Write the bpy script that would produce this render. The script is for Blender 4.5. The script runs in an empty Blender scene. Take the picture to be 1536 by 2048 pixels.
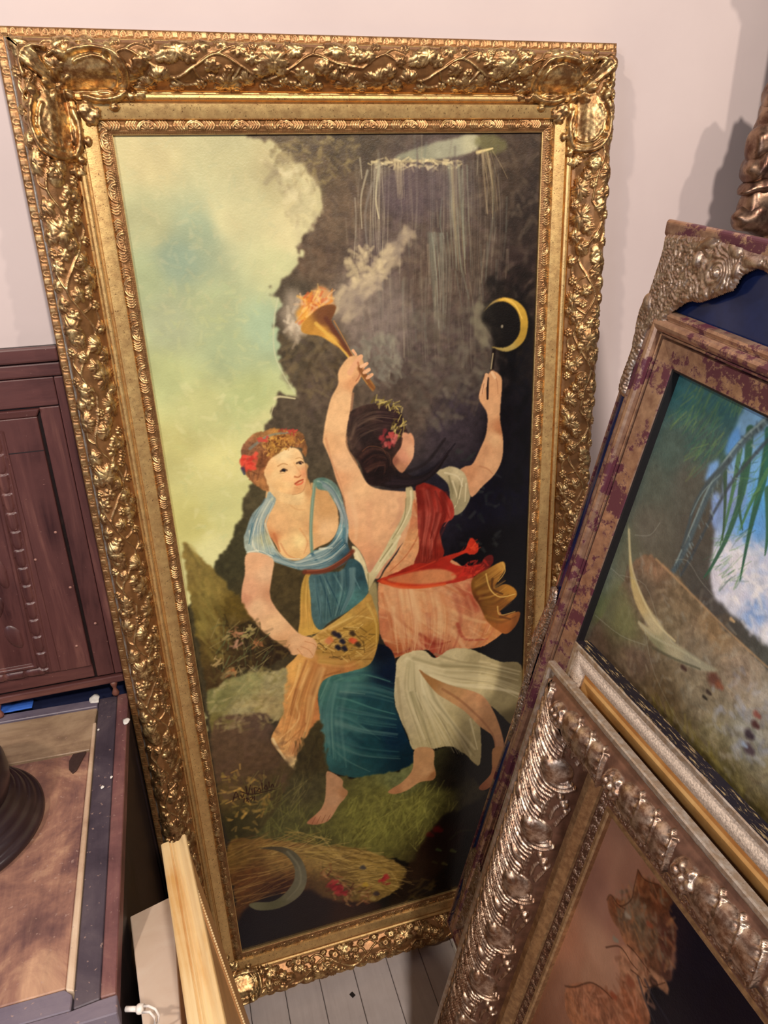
import bpy, bmesh, math, random
import numpy as np
from mathutils import Vector, Matrix, noise as mnoise

R = math.radians
scn = bpy.context.scene
col = scn.collection

# ------------------------------------------------------------------ camera
cam_d = bpy.data.cameras.new('camera')
cam = bpy.data.objects.new('camera', cam_d)
col.objects.link(cam)
yaw, pit, rol = R(16.06), R(24.16), R(1.6)
fw = Vector((math.sin(yaw) * math.cos(pit), math.cos(yaw) * math.cos(pit), -math.sin(pit)))
rt0 = Vector((math.cos(yaw), -math.sin(yaw), 0))
dn0 = fw.cross(rt0)
rt = math.cos(rol) * rt0 + math.sin(rol) * dn0
dn = -math.sin(rol) * rt0 + math.cos(rol) * dn0
EYE = Vector((0, -1.131, 1.5345))
cam.matrix_world = Matrix(((rt.x, -dn.x, -fw.x, EYE.x), (rt.y, -dn.y, -fw.y, EYE.y), (rt.z, -dn.z, -fw.z, EYE.z), (0, 0, 0, 1)))
cam_d.sensor_fit = 'HORIZONTAL'
cam_d.sensor_width = 36
cam_d.lens = 1434.46 / 1536 * 36
cam_d.clip_start = .02
scn.camera = cam

# ------------------------------------------------------------------ light
scn.view_settings.view_transform = 'Standard'
scn.view_settings.look = 'None'
scn.view_settings.gamma = 1
scn.view_settings.exposure = -.08
scn.view_settings.use_curve_mapping = False
world = bpy.data.worlds.new('room_light')
scn.world = world
world.use_nodes = True
wn = world.node_tree.nodes['Background']
wn.inputs[0].default_value = (.62, .64, .86, 1)
wn.inputs[1].default_value = .10


def lamp(name, loc, aim, power, colour, size, kind='AREA', spread=None):
    d = bpy.data.lights.new(name, kind)
    d.energy = power
    d.color = colour
    if kind == 'AREA':
        d.shape = 'DISK'
        d.size = size
        if spread:
            d.spread = R(spread)
    else:
        d.shadow_soft_size = size
        if kind == 'SPOT':
            d.spot_size = R(spread or 70)
            d.spot_blend = .6
    o = bpy.data.objects.new(name, d)
    col.objects.link(o)
    o.location = loc
    o.rotation_euler = (Vector(aim) - Vector(loc)).to_track_quat('-Z', 'Y').to_euler()
    return o


lamp('ceiling_spotlight_warm', (-.95, -1.35, 2.45), (.25, 0, 1.2), 66, (1, .87, .74), .05, 'SPOT', 95)
lamp('ceiling_spotlight_right', (1.5, -1.7, 2.7), (.4, -.1, .8), 66, (1, .88, .77), .05, 'SPOT', 100)
lamp('cool_side_fill', (-1.7, -2.2, 1.9), (.2, -.1, .8), 17, (.76, .84, 1), .8)  # soft bluish fill from the unseen left side, not a known window
lamp('shop_ceiling_light', (.35, -2.3, 2.9), (.1, -.3, .6), 58, (1, .90, .82), .22)



# ------------------------------------------------------------------ oil painter
def hexc(h):
    return [int(h[i:i + 2], 16) / 255 for i in (0, 2, 4)]


def vnoise(shape, cell, rng, octs=4, ay=1.0):
    """smooth value noise in 0..1, cell = largest feature in grid steps, ay stretches it vertically"""
    H, W = shape
    out = np.zeros(shape, np.float32)
    amp, tot = 1.0, 0.0
    for o in range(octs):
        cx = max(cell / 2 ** o, 1.5)
        cy = max(cx * ay, 1.5)
        gh, gw = int(H / cy) + 3, int(W / cx) + 3
        g = rng.random((gh, gw)).astype(np.float32)
        y = np.arange(H) / cy
        x = np.arange(W) / cx
        yi, xi = y.astype(int), x.astype(int)
        fy, fx = y - yi, x - xi
        fy = (fy * fy * (3 - 2 * fy))[:, None]
        fx = (fx * fx * (3 - 2 * fx))[None, :]
        a = g[yi][:, xi] * (1 - fx) + g[yi][:, xi + 1] * fx
        b = g[yi + 1][:, xi] * (1 - fx) + g[yi + 1][:, xi + 1] * fx
        out += amp * (a * (1 - fy) + b * fy)
        tot += amp
        amp *= 0.55
    out /= tot
    return np.clip((out - 0.5) * 1.7 + 0.5, 0, 1)


def blur(a, r, n=2):
    r = int(round(r))
    if r < 1:
        return a
    for _ in range(n):
        for ax in (0, 1):
            pad = [(0, 0), (0, 0)]
            pad[ax] = (r + 1, r)
            c = np.cumsum(np.pad(a, pad, mode='edge'), axis=ax)
            k = 2 * r + 1
            a = (c[k:] - c[:-k]) / k if ax == 0 else (c[:, k:] - c[:, :-k]) / k
    return a


def spline(P, closed, k=5):
    P = np.array(P, float)
    n = len(P)
    if n < 3:
        return P
    out = []
    m = n if closed else n - 1
    t = np.linspace(0, 1, k, endpoint=False)[:, None]
    for i in range(m):
        if closed:
            p0, p1, p2, p3 = P[(i - 1) % n], P[i], P[(i + 1) % n], P[(i + 2) % n]
        else:
            p0, p1, p2, p3 = P[max(i - 1, 0)], P[i], P[i + 1], P[min(i + 2, n - 1)]
        out.append(.5 * (2 * p1 + (p2 - p0) * t + (2 * p0 - 5 * p1 + 4 * p2 - p3) * t ** 2 + (3 * p1 - p0 - 3 * p2 + p3) * t ** 3))
    if not closed:
        out.append(P[-1:])
    return np.concatenate(out)


class Painter:
    """oil paint laid on a canvas; x runs right and y runs down, both in tenths of a millimetre"""
    def __init__(s, x0, y0, x1, y1, step, seed=3):
        s.x0, s.y0, s.st = x0, y0, step
        s.W, s.H = int((x1 - x0) / step) + 1, int((y1 - y0) / step) + 1
        s.c = np.zeros((s.H, s.W, 3), np.float32)
        s.rng = np.random.default_rng(seed)
        s.clip = None
        s.wn = [vnoise((s.H, s.W), 140 / step, s.rng, 4) - .5 for _ in range(2)]
        s.n1 = vnoise((s.H, s.W), 500 / step, s.rng, 6)
        s.n2 = vnoise((s.H, s.W), 90 / step, s.rng, 4)
        s.n3 = vnoise((s.H, s.W), 60 / step, s.rng, 3, 6)
        s.n4 = vnoise((s.H, s.W), 400 / step, s.rng, 5, .3)

    def mask(s, pts, f=1.0, rough=0, smooth=True):
        P = spline(pts, True) if smooth else np.array(pts, float)
        gx = (P[:, 0] - s.x0) / s.st
        gy = (P[:, 1] - s.y0) / s.st
        pad = int(3 * f + rough + 4)
        a0, b0 = max(int(gx.min()) - pad, 0), max(int(gy.min()) - pad, 0)
        a1, b1 = min(int(gx.max()) + pad + 1, s.W), min(int(gy.max()) + pad + 1, s.H)
        if a1 - a0 < 2 or b1 - b0 < 2:
            return None
        D = np.zeros((b1 - b0, a1 - a0 + 1), np.int32)
        for i in range(len(gx)):
            xa, ya, xb, yb = gx[i], gy[i], gx[(i + 1) % len(gx)], gy[(i + 1) % len(gx)]
            if ya > yb:
                xa, ya, xb, yb = xb, yb, xa, ya
            r0, r1 = max(int(np.ceil(ya)), b0), min(int(np.ceil(yb)), b1)
            if r1 <= r0:
                continue
            r = np.arange(r0, r1)
            xc = np.ceil(xa + (r - ya) * (xb - xa) / (yb - ya)).astype(int) - a0
            np.add.at(D, (r - b0, np.clip(xc, 0, a1 - a0)), 1)
        m = (np.cumsum(D, 1)[:, :-1] & 1).astype(np.float32)
        if rough:
            yy, xx = np.mgrid[0:b1 - b0, 0:a1 - a0]
            dy = (s.wn[0][b0:b1, a0:a1] * rough * 2).astype(int)
            dx = (s.wn[1][b0:b1, a0:a1] * rough * 2).astype(int)
            m = m[np.clip(yy + dy, 0, b1 - b0 - 1), np.clip(xx + dx, 0, a1 - a0 - 1)]
        m = blur(m, f) if f >= 1 else m
        return m, slice(b0, b1), slice(a0, a1)

    def put(s, m, ys, xs, col, al=1.0):
        if s.clip is not None:
            m = m * s.clip[ys, xs]
        m = (m * al)[..., None]
        s.c[ys, xs] = s.c[ys, xs] * (1 - m) + col * m

    def shade(s, pts, cols, f=1.0, rough=0, al=1.0, nz=0.05, which=1, p=1.6, smooth=True):
        r = s.mask(pts, f, rough, smooth)
        if r is None:
            return
        m, ys, xs = r
        C = np.array([hexc(c[2]) for c in cols])
        if len(cols) == 1:
            col = np.ones(m.shape + (3,), np.float32) * C[0]
        else:
            yy = (s.y0 + np.arange(ys.start, ys.stop) * s.st)[:, None]
            xx = (s.x0 + np.arange(xs.start, xs.stop) * s.st)[None, :]
            col = np.zeros(m.shape + (3,), np.float32)
            tw = np.zeros(m.shape, np.float32)
            for c, q in zip(C, cols):
                w = 1 / (((xx - q[0]) ** 2 + (yy - q[1]) ** 2) + 900) ** p
                tw += w
                col += w[..., None] * c
            col /= tw[..., None]
        n = [s.n1, s.n2, s.n3, s.n4][which][ys, xs] - .5
        col = col * (1 + nz * 2 * n[..., None])
        s.put(m, ys, xs, np.clip(col, 0, 1), al)

    def stroke(s, pts, col, w0, w1=None, al=1.0, soft=.5, smooth=True):
        P = spline(pts, False, 4) if smooth and len(pts) > 2 else np.array(pts, float)
        w1 = w0 if w1 is None else w1
        pad = max(w0, w1) + 2 * s.st
        a0 = max(int((P[:, 0].min() - pad - s.x0) / s.st), 0)
        a1 = min(int((P[:, 0].max() + pad - s.x0) / s.st) + 2, s.W)
        b0 = max(int((P[:, 1].min() - pad - s.y0) / s.st), 0)
        b1 = min(int((P[:, 1].max() + pad - s.y0) / s.st) + 2, s.H)
        if a1 <= a0 or b1 <= b0:
            return
        yy = (s.y0 + np.arange(b0, b1) * s.st)[:, None]
        xx = (s.x0 + np.arange(a0, a1) * s.st)[None, :]
        m = np.zeros((b1 - b0, a1 - a0), np.float32)
        n = len(P) - 1
        for i in range(n):
            d = P[i + 1] - P[i]
            L = d @ d + 1e-6
            t = np.clip(((xx - P[i, 0]) * d[0] + (yy - P[i, 1]) * d[1]) / L, 0, 1)
            dist = np.sqrt((xx - P[i, 0] - t * d[0]) ** 2 + (yy - P[i, 1] - t * d[1]) ** 2)
            w = (w0 + (w1 - w0) * (i + t) / n) / 2
            e = max(s.st * .7, 1) + soft * w
            m = np.maximum(m, np.clip((w + e * .5 - dist) / e, 0, 1))
        s.put(m, slice(b0, b1), slice(a0, a1), np.array(hexc(col)), al)

    def dabs(s, pts, n, cols, ln, wd, ang, jit=25, al=.7):
        P = np.array(pts, float)
        r = s.mask(pts, 0)
        if r is None:
            return
        m, ys, xs = r
        yi, xi = np.nonzero(m > .5)
        if len(yi) == 0:
            return
        k = s.rng.integers(0, len(yi), n)
        for j in k:
            x = s.x0 + (xi[j] + xs.start) * s.st
            y = s.y0 + (yi[j] + ys.start) * s.st
            a = np.radians(ang + s.rng.normal() * jit)
            L = ln * s.rng.uniform(.5, 1.3) / 2
            dx, dy = np.cos(a) * L, np.sin(a) * L
            s.stroke([(x - dx, y - dy), (x + dx, y + dy)], cols[s.rng.integers(len(cols))], wd * s.rng.uniform(.5, 1.2), wd * s.rng.uniform(.4, .9), al * s.rng.uniform(.4, .9), .9)

    def run(s, ops):
        for o in ops:
            k = o[0]
            if k == 'g':
                s.shade(*o[1:])
            elif k == 's':
                s.stroke(*o[1:])
            elif k == 'd':
                s.dabs(*o[1:])
            elif k == 'c':
                s.clip = None
                if o[1]:
                    r = s.mask(o[1], 1)
                    s.clip = np.zeros((s.H, s.W), np.float32)
                    s.clip[r[1], r[2]] = r[0]


def pairs(f):
    return [(f[i], f[i + 1]) for i in range(0, len(f), 2)]


# ------------------------------------------------------------------ helpers
def tag(o, label=None, cat=None, group=None, kind=None):
    if label:
        o['label'] = label
    if cat:
        o['category'] = cat
    if group:
        o['group'] = group
    if kind:
        o['kind'] = kind
    return o


def empty(name, M, label, cat, group=None):
    o = bpy.data.objects.new(name, None)
    col.objects.link(o)
    o.empty_display_size = .05
    o.matrix_world = M
    return tag(o, label, cat, group)


def link(name, me, mats, parent=None, smooth=True):
    if not isinstance(mats, (list, tuple)):
        mats = [mats]
    for m in mats:
        me.materials.append(m)
    if smooth:
        me.polygons.foreach_set('use_smooth', [True] * len(me.polygons))
    o = bpy.data.objects.new(name, me)
    col.objects.link(o)
    if parent:
        o.parent = parent
    return o


def grid_mesh(name, P, flip=False):
    """P: (rows, cols, 3) array of points"""
    r, c = P.shape[:2]
    me = bpy.data.meshes.new(name)
    me.vertices.add(r * c)
    me.vertices.foreach_set('co', np.ascontiguousarray(P, np.float32).ravel())
    i = np.arange((r - 1) * (c - 1))
    a = (i // (c - 1)) * c + i % (c - 1)
    q = np.stack([a, a + 1, a + c + 1, a + c], 1)
    if flip:
        q = q[:, ::-1]
    n = len(q)
    me.loops.add(n * 4)
    me.loops.foreach_set('vertex_index', q.ravel().astype(np.int32))
    me.polygons.add(n)
    me.polygons.foreach_set('loop_start', np.arange(0, n * 4, 4, dtype=np.int32))
    me.polygons.foreach_set('loop_total', np.full(n, 4, np.int32))
    me.update(calc_edges=True)
    return me


def cull(me, keep):
    """drop faces whose vertices are not all kept"""
    bm = bmesh.new()
    bm.from_mesh(me)
    bm.verts.ensure_lookup_table()
    bmesh.ops.delete(bm, geom=[v for v in bm.verts if not keep[v.index]], context='VERTS')
    bm.to_mesh(me)
    bm.free()
    return me


def bmesh_obj(name, bm, mats, parent=None, smooth=False, bevel=0, seg=2):
    bmesh.ops.recalc_face_normals(bm, faces=bm.faces)
    me = bpy.data.meshes.new(name)
    bm.to_mesh(me)
    bm.free()
    o = link(name, me, mats, parent, smooth)
    if bevel:
        b = o.modifiers.new('bevel', 'BEVEL')
        b.width = bevel
        b.segments = seg
        b.limit_method = 'ANGLE'
    return o


def add_box(bm, x0, x1, y0, y1, z0, z1, M=None, mi=0):
    vs = [bm.verts.new((x, y, z)) for x in (x0, x1) for y in (y0, y1) for z in (z0, z1)]
    if M is not None:
        for v in vs:
            v.co = M @ v.co
    for f in ((0, 1, 3, 2), (4, 6, 7, 5), (0, 4, 5, 1), (2, 3, 7, 6), (0, 2, 6, 4), (1, 5, 7, 3)):
        bm.faces.new([vs[i] for i in f]).material_index = mi
    return vs


def box(name, x0, x1, y0, y1, z0, z1, mat, parent=None, bevel=.002, M=None):
    bm = bmesh.new()
    add_box(bm, x0, x1, y0, y1, z0, z1, M)
    return bmesh_obj(name, bm, mat, parent, False, bevel)


def lathe(bm, prof, c=(0, 0, 0), n=64, mi=0):
    rings = []
    for r, z in prof:
        if r < 1e-5:
            rings.append([bm.verts.new((c[0], c[1], c[2] + z))])
        else:
            rings.append([bm.verts.new((c[0] + r * math.cos(2 * math.pi * k / n), c[1] + r * math.sin(2 * math.pi * k / n), c[2] + z)) for k in range(n)])
    for a, b in zip(rings, rings[1:]):
        for k in range(n):
            k2 = (k + 1) % n
            if len(a) == 1 and len(b) == 1:
                continue
            if len(a) == 1:
                f = bm.faces.new((a[0], b[k2], b[k]))
            elif len(b) == 1:
                f = bm.faces.new((a[k], a[k2], b[0]))
            else:
                f = bm.faces.new((a[k], a[k2], b[k2], b[k]))
            f.material_index = mi


def tube(bm, pts, rad, n=10):
    pts = [Vector(p) for p in pts]
    rads = rad if isinstance(rad, (list, tuple)) else [rad] * len(pts)
    rings = []
    up = Vector((.3, .2, 1)).normalized()
    for i, p in enumerate(pts):
        d = (pts[min(i + 1, len(pts) - 1)] - pts[max(i - 1, 0)]).normalized()
        u = d.cross(up)
        if u.length < .05:
            u = d.cross(Vector((1, 0, 0)))
        u.normalize()
        w = d.cross(u)
        rings.append([bm.verts.new(p + rads[i] * (math.cos(2 * math.pi * k / n) * u + math.sin(2 * math.pi * k / n) * w)) for k in range(n)])
    for a, b in zip(rings, rings[1:]):
        for k in range(n):
            bm.faces.new((a[k], a[(k + 1) % n], b[(k + 1) % n], b[k]))
    bm.faces.new(rings[0][::-1])
    bm.faces.new(rings[-1])


def frame_matrix(O, U, V, n):
    return Matrix(((U[0], V[0], n[0], O[0]), (U[1], V[1], n[1], O[1]), (U[2], V[2], n[2], O[2]), (0, 0, 0, 1)))


def lean_basis(y, t, r):
    y, t, r = R(y), R(t), R(r)
    u = Vector((math.sin(y), -math.cos(y), 0))
    n = Vector((-math.cos(y), -math.sin(y), 0))
    up = Vector((0, 0, 1))
    up2 = math.cos(t) * up - math.sin(t) * n
    n2 = math.cos(t) * n + math.sin(t) * up
    return math.cos(r) * u - math.sin(r) * up2, math.cos(r) * up2 + math.sin(r) * u, n2


# ------------------------------------------------------------------ materials
def new_mat(name):
    m = bpy.data.materials.new(name)
    m.use_nodes = True
    nt = m.node_tree
    return m, nt, nt.nodes['Principled BSDF']


def N(nt, typ, **kw):
    n = nt.nodes.new(typ)
    for k, v in kw.items():
        setattr(n, k, v)
    return n


def coords(nt, scale=(1, 1, 1), rot=(0, 0, 0), src='Object'):
    tc = N(nt, 'ShaderNodeTexCoord')
    mp = N(nt, 'ShaderNodeMapping')
    mp.inputs['Scale'].default_value = scale
    mp.inputs['Rotation'].default_value = rot
    nt.links.new(tc.outputs[src], mp.inputs[0])
    return mp.outputs[0]


def noise_tex(nt, vec, scale, detail=4, rough=.6, dist=0):
    n = N(nt, 'ShaderNodeTexNoise')
    n.inputs['Scale'].default_value = scale
    n.inputs['Detail'].default_value = detail
    n.inputs['Roughness'].default_value = rough
    n.inputs['Distortion'].default_value = dist
    nt.links.new(vec, n.inputs['Vector'])
    return n.outputs['Fac']


def ramp(nt, fac, stops):
    r = N(nt, 'ShaderNodeValToRGB')
    el = r.color_ramp.elements
    while len(el) < len(stops):
        el.new(.5)
    for e, (p, c) in zip(el, stops):
        e.position = p
        e.color = (*c, 1) if len(c) == 3 else c
    nt.links.new(fac, r.inputs[0])
    return r.outputs[0]


def mix(nt, fac, a, b):
    m = N(nt, 'ShaderNodeMix', data_type='RGBA')
    for s, v in ((m.inputs[0], fac), (m.inputs[6], a), (m.inputs[7], b)):
        if hasattr(v, 'links') or hasattr(v, 'is_linked'):
            nt.links.new(v, s)
        elif isinstance(v, (int, float)):
            s.default_value = v
        else:
            s.default_value = (*v, 1)
    return m.outputs[2]


def bump(nt, bsdf, h, strength=.3, dist=.001):
    b = N(nt, 'ShaderNodeBump')
    b.inputs['Strength'].default_value = strength
    b.inputs['Distance'].default_value = dist
    nt.links.new(h, b.inputs['Height'])
    nt.links.new(b.outputs[0], bsdf.inputs['Normal'])


def gilt(name, bright, worn, red, rough=.32, metal=.9, wear=(.42, .62), speck=.5, scale=90, ground=None):
    """worn leaf gilding: leaf, toned leaf and the red-brown ground where it is rubbed"""
    m, nt, b = new_mat(name)
    v = coords(nt)
    c = ramp(nt, noise_tex(nt, v, scale, 6, .65), [(wear[0], worn), (wear[1], bright)])
    c2 = ramp(nt, noise_tex(nt, v, scale * 4.5, 3, .7), [(.60, (0, 0, 0)), (.68, (1, 1, 1))])
    k = N(nt, 'ShaderNodeMath', operation='MULTIPLY')
    nt.links.new(c2, k.inputs[0])
    k.inputs[1].default_value = speck
    cc = mix(nt, k.outputs[0], c, red)
    b.inputs['Metallic'].default_value = metal
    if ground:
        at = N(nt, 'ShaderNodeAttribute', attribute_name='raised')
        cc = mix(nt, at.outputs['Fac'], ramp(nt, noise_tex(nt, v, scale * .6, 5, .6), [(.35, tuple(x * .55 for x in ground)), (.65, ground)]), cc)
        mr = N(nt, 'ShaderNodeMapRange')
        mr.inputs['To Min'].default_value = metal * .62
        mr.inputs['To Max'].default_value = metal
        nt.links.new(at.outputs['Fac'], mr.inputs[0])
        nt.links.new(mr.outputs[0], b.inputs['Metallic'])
    nt.links.new(cc, b.inputs['Base Color'])
    rr = N(nt, 'ShaderNodeMapRange')
    rr.inputs['To Min'].default_value = rough - .08
    rr.inputs['To Max'].default_value = rough + .14
    nt.links.new(noise_tex(nt, v, scale * 2, 3), rr.inputs[0])
    nt.links.new(rr.outputs[0], b.inputs['Roughness'])
    bump(nt, b, noise_tex(nt, v, scale * 8, 3), .25, .0006)
    return m


def wood(name, c1, c2, c3, rough=.45, grain=(6, 60, 60), scratch=.3, spots=None, bmp=.35, src='Object'):
    """grain runs along the axis with the smallest scale"""
    m, nt, b = new_mat(name)
    v = coords(nt, grain, src=src)
    g = noise_tex(nt, v, 1.2, 8, .62, .6)
    v2 = coords(nt, src=src)
    big = noise_tex(nt, v2, 9, 5, .6)
    c = mix(nt, ramp(nt, big, [(.35, (0, 0, 0)), (.68, (1, 1, 1))]), ramp(nt, g, [(.32, c1), (.55, c2), (.78, c3)]), c2)
    if spots:
        s = ramp(nt, noise_tex(nt, v2, 300, 2, .5), [(.745, (0, 0, 0)), (.78, (1, 1, 1))])
        c = mix(nt, s, c, spots)
    nt.links.new(c, b.inputs['Base Color'])
    b.inputs['Roughness'].default_value = rough
    bump(nt, b, g, bmp, .001)
    return m


def plain(name, c, rough=.5, metal=0.0, bmp=0, scale=200, vary=.12):
    m, nt, b = new_mat(name)
    v = coords(nt)
    f = noise_tex(nt, v, scale, 4)
    d = tuple(x * (1 - vary) for x in c)
    e = tuple(min(1, x * (1 + vary)) for x in c)
    nt.links.new(ramp(nt, f, [(.3, d), (.7, e)]), b.inputs['Base Color'])
    b.inputs['Roughness'].default_value = rough
    b.inputs['Metallic'].default_value = metal
    if bmp:
        bump(nt, b, f, bmp, .001)
    return m


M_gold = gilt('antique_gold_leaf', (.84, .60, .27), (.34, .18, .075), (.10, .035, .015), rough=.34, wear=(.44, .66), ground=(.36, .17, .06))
M_goldplain = gilt('antique_gold_carving', (.84, .60, .27), (.32, .17, .07), (.10, .035, .015), rough=.34, wear=(.44, .66))
M_goldflat = gilt('rubbed_gold_leaf', (.88, .60, .24), (.70, .43, .17), (.14, .05, .02), rough=.38, metal=.8, wear=(.36, .66), speck=.85, scale=70)
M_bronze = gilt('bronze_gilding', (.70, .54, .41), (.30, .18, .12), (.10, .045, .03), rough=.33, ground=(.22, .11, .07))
M_bronzeflat = gilt('bronze_gilding_flat', (.66, .45, .24), (.44, .28, .15), (.12, .05, .03), rough=.38, metal=.8, speck=.3)
M_silverlip_sheen = gilt('tarnished_silver_and_fillet_sheen', (.66, .60, .52), (.50, .38, .27), (.22, .13, .08), rough=.36, metal=.75, speck=.5)
M_swirl = gilt('aged_silver_bronze_relief', (.62, .50, .40), (.34, .23, .17), (.12, .07, .05), rough=.34)
M_orange = gilt('burnished_orange_gold', (.88, .56, .22), (.76, .43, .15), (.20, .08, .03), rough=.38, metal=.55, speck=.1, scale=20)
M_pale = plain('pale_sanded_gesso', (.66, .53, .42), .6, 0, 1.0, 420, .45)
M_blue = plain('dark_blue_enamel', (.012, .02, .075), .14, 0, 0, 40, .2)
M_black = plain('black_rebate', (.012, .010, .012), .5)


def mottled():
    m, nt, b = new_mat('bronze_leaf_over_purple_bole')
    v = coords(nt)
    base = ramp(nt, noise_tex(nt, coords(nt, (3, 3, 3)), 22, 4), [(.3, (.36, .20, .14)), (.7, (.66, .43, .29))])
    a = noise_tex(nt, v, 16, 8, .72)
    a2 = noise_tex(nt, v, 60, 6, .75)
    s = N(nt, 'ShaderNodeMath', operation='MULTIPLY_ADD')
    nt.links.new(a2, s.inputs[0])
    s.inputs[1].default_value = .55
    nt.links.new(a, s.inputs[2])
    mk = ramp(nt, s.outputs[0], [(.765, (0, 0, 0)), (.82, (1, 1, 1))])
    nt.links.new(mix(nt, mk, base, (.125, .035, .052)), b.inputs['Base Color'])
    iv = ramp(nt, mk, [(0, (.7, .7, .7)), (1, (.1, .1, .1))])
    nt.links.new(iv, b.inputs['Metallic'])
    b.inputs['Roughness'].default_value = .36
    bump(nt, b, noise_tex(nt, v, 300, 3), .2, .0006)
    return m


M_mott = mottled()


def black_flaking():
    m, nt, b = new_mat('black_flaking_over_gold')
    v = coords(nt, (1, 1, 1))
    a = noise_tex(nt, coords(nt, (1, 6, 6)), 40, 6, .75)
    nt.links.new(ramp(nt, a, [(.55, (.012, .009, .02)), (.60, (.50, .36, .18))]), b.inputs['Base Color'])
    b.inputs['Roughness'].default_value = .4
    b.inputs['Metallic'].default_value = .3
    return m


M_flake = black_flaking()
M_rawwood = wood('raw_back_wood', (.10, .05, .03), (.20, .10, .05), (.28, .15, .08), .7)
M_paintcanvas_back = plain('canvas_back', (.20, .15, .10), .9)

# carved chest and cabinet woods
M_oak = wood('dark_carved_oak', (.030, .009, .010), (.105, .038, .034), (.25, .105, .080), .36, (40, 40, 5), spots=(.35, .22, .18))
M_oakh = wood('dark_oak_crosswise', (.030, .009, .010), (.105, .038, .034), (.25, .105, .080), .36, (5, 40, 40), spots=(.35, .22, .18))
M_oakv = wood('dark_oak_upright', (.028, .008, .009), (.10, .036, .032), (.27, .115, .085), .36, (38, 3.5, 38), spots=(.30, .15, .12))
M_side = wood('black_brown_shaded_oak_side', (.006, .003, .004), (.014, .006, .006), (.045, .018, .015), .5, (40, 40, 5))  # oak darkened further so the gap by the gold frame looks shaded


# ------------------------------------------------------------------ relief tiles (heights in millimetres)
class Relief:
    def __init__(s, width, period, step=.5):
        s.w, s.p, s.st = width, period, step
        s.nw, s.np = int(width / step) + 1, int(period / step)
        s.h = np.zeros((s.nw, s.np), np.float32)

    def _win(s, cx, cy, r):
        x = np.arange(int((cx - r) / s.st) - 1, int((cx + r) / s.st) + 2)
        y = np.arange(max(int((cy - r) / s.st) - 1, 0), min(int((cy + r) / s.st) + 2, s.nw))
        return x, y, (x * s.st)[None, :], (y * s.st)[:, None]

    def _max(s, x, y, h):
        if len(y) == 0:
            return
        xi = x % s.np
        cur = s.h[y][:, xi]
        new = np.maximum(cur, h)
        s.h[np.ix_(y, xi)] = new

    def bump(s, cx, cy, rx, ry, rot=0, hh=2, pw=.5):
        x, y, X, Y = s._win(cx, cy, max(rx, ry))
        a = R(rot)
        u = ((X - cx) * math.cos(a) + (Y - cy) * math.sin(a)) / rx
        v = (-(X - cx) * math.sin(a) + (Y - cy) * math.cos(a)) / ry
        s._max(x, y, hh * np.clip(1 - u * u - v * v, 0, 1) ** pw)

    def leaf(s, cx, cy, r, rot, lobes=5, hh=2.6, serr=.09):
        x, y, X, Y = s._win(cx, cy, r * 1.1)
        dx, dy = X - cx, Y - cy
        d = np.sqrt(dx * dx + dy * dy)
        th = np.arctan2(dy, dx) - R(rot)
        th = (th + np.pi) % (2 * np.pi) - np.pi
        e = np.abs(np.cos(th * lobes / 2)) ** .55
        edge = r * (.50 + .50 * e) * (1 + serr * np.sin(th * 30)) * (1 - .30 * (np.abs(th) / np.pi) ** 3)
        q = np.clip(1 - (d / edge) ** 2.2, 0, 1)
        vein = np.exp(-(np.sin(th * lobes / 2) * d / 1.1) ** 2) * (np.cos(th * lobes / 2) ** 2 > .3)
        s._max(x, y, np.where(q > 0, hh * (.45 + .55 * q ** .6) - .7 * vein * hh / 2.6 + .5 * np.sin(d / r * 5) * hh / 2.6, 0) * (q > 0))

    def flower(s, cx, cy, r, n=6, rot=0, hh=2.6):
        x, y, X, Y = s._win(cx, cy, r)
        d = np.hypot(X - cx, Y - cy)
        th = np.arctan2(Y - cy, X - cx) - R(rot)
        e = np.abs(np.cos(th * n / 2)) ** .5
        edge = r * (.45 + .55 * e)
        q = np.clip(1 - (d / edge) ** 3, 0, 1)
        s._max(x, y, hh * q ** .5 * (.55 + .45 * e) * (.6 + .5 * d / r))
        for k in range(7):
            a = k * 2 * math.pi / 6
            rr = 0 if k == 6 else r * .2
            s.bump(cx + rr * math.cos(a), cy + rr * math.sin(a), r * .13, r * .13, 0, hh * 1.2)

    def berries(s, cx, cy, r, k=7, hh=3.2):
        s.bump(cx, cy, r * 1.6, r * 1.6, 0, hh * .4)
        s.bump(cx, cy, r, r, 0, hh)
        for i in range(k - 1):
            a = 2 * math.pi * i / (k - 1)
            s.bump(cx + 1.7 * r * math.cos(a), cy + 1.7 * r * math.sin(a), r, r, 0, hh * .85)

    def stem(s, pts, w=1.2, hh=1.8):
        P = spline(pts, False, 6)
        for i in range(len(P) - 1):
            d = P[i + 1] - P[i]
            L = np.hypot(*d)
            for t in np.arange(0, 1, max(.4 / max(L, .1), .05)):
                q = P[i] + d * t
                s.bump(q[0], q[1], w, w, 0, hh)

    def ridge(s, pts, w, hh, w1=None):
        P = spline(pts, False, 8)
        w1 = w if w1 is None else w1
        n = len(P)
        for i, q in enumerate(P):
            ww = w + (w1 - w) * i / n
            s.bump(q[0], q[1], ww, ww, 0, hh * (.4 + .6 * ww / max(w, w1)))

    def __call__(s, t, a):
        """t along the rail in mm, a across in 0..1 -> height in metres"""
        ft = (t / s.st) % s.np
        fa = np.clip(a, 0, 1) * (s.nw - 1)
        i = ft.astype(int) % s.np
        j = np.minimum(fa.astype(int), s.nw - 2)
        u, v = ft - np.floor(ft), fa - j
        i2 = (i + 1) % s.np
        h = s.h
        return ((h[j, i] * (1 - u) + h[j, i2] * u) * (1 - v) + (h[j + 1, i] * (1 - u) + h[j + 1, i2] * u) * v) * .001


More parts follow.
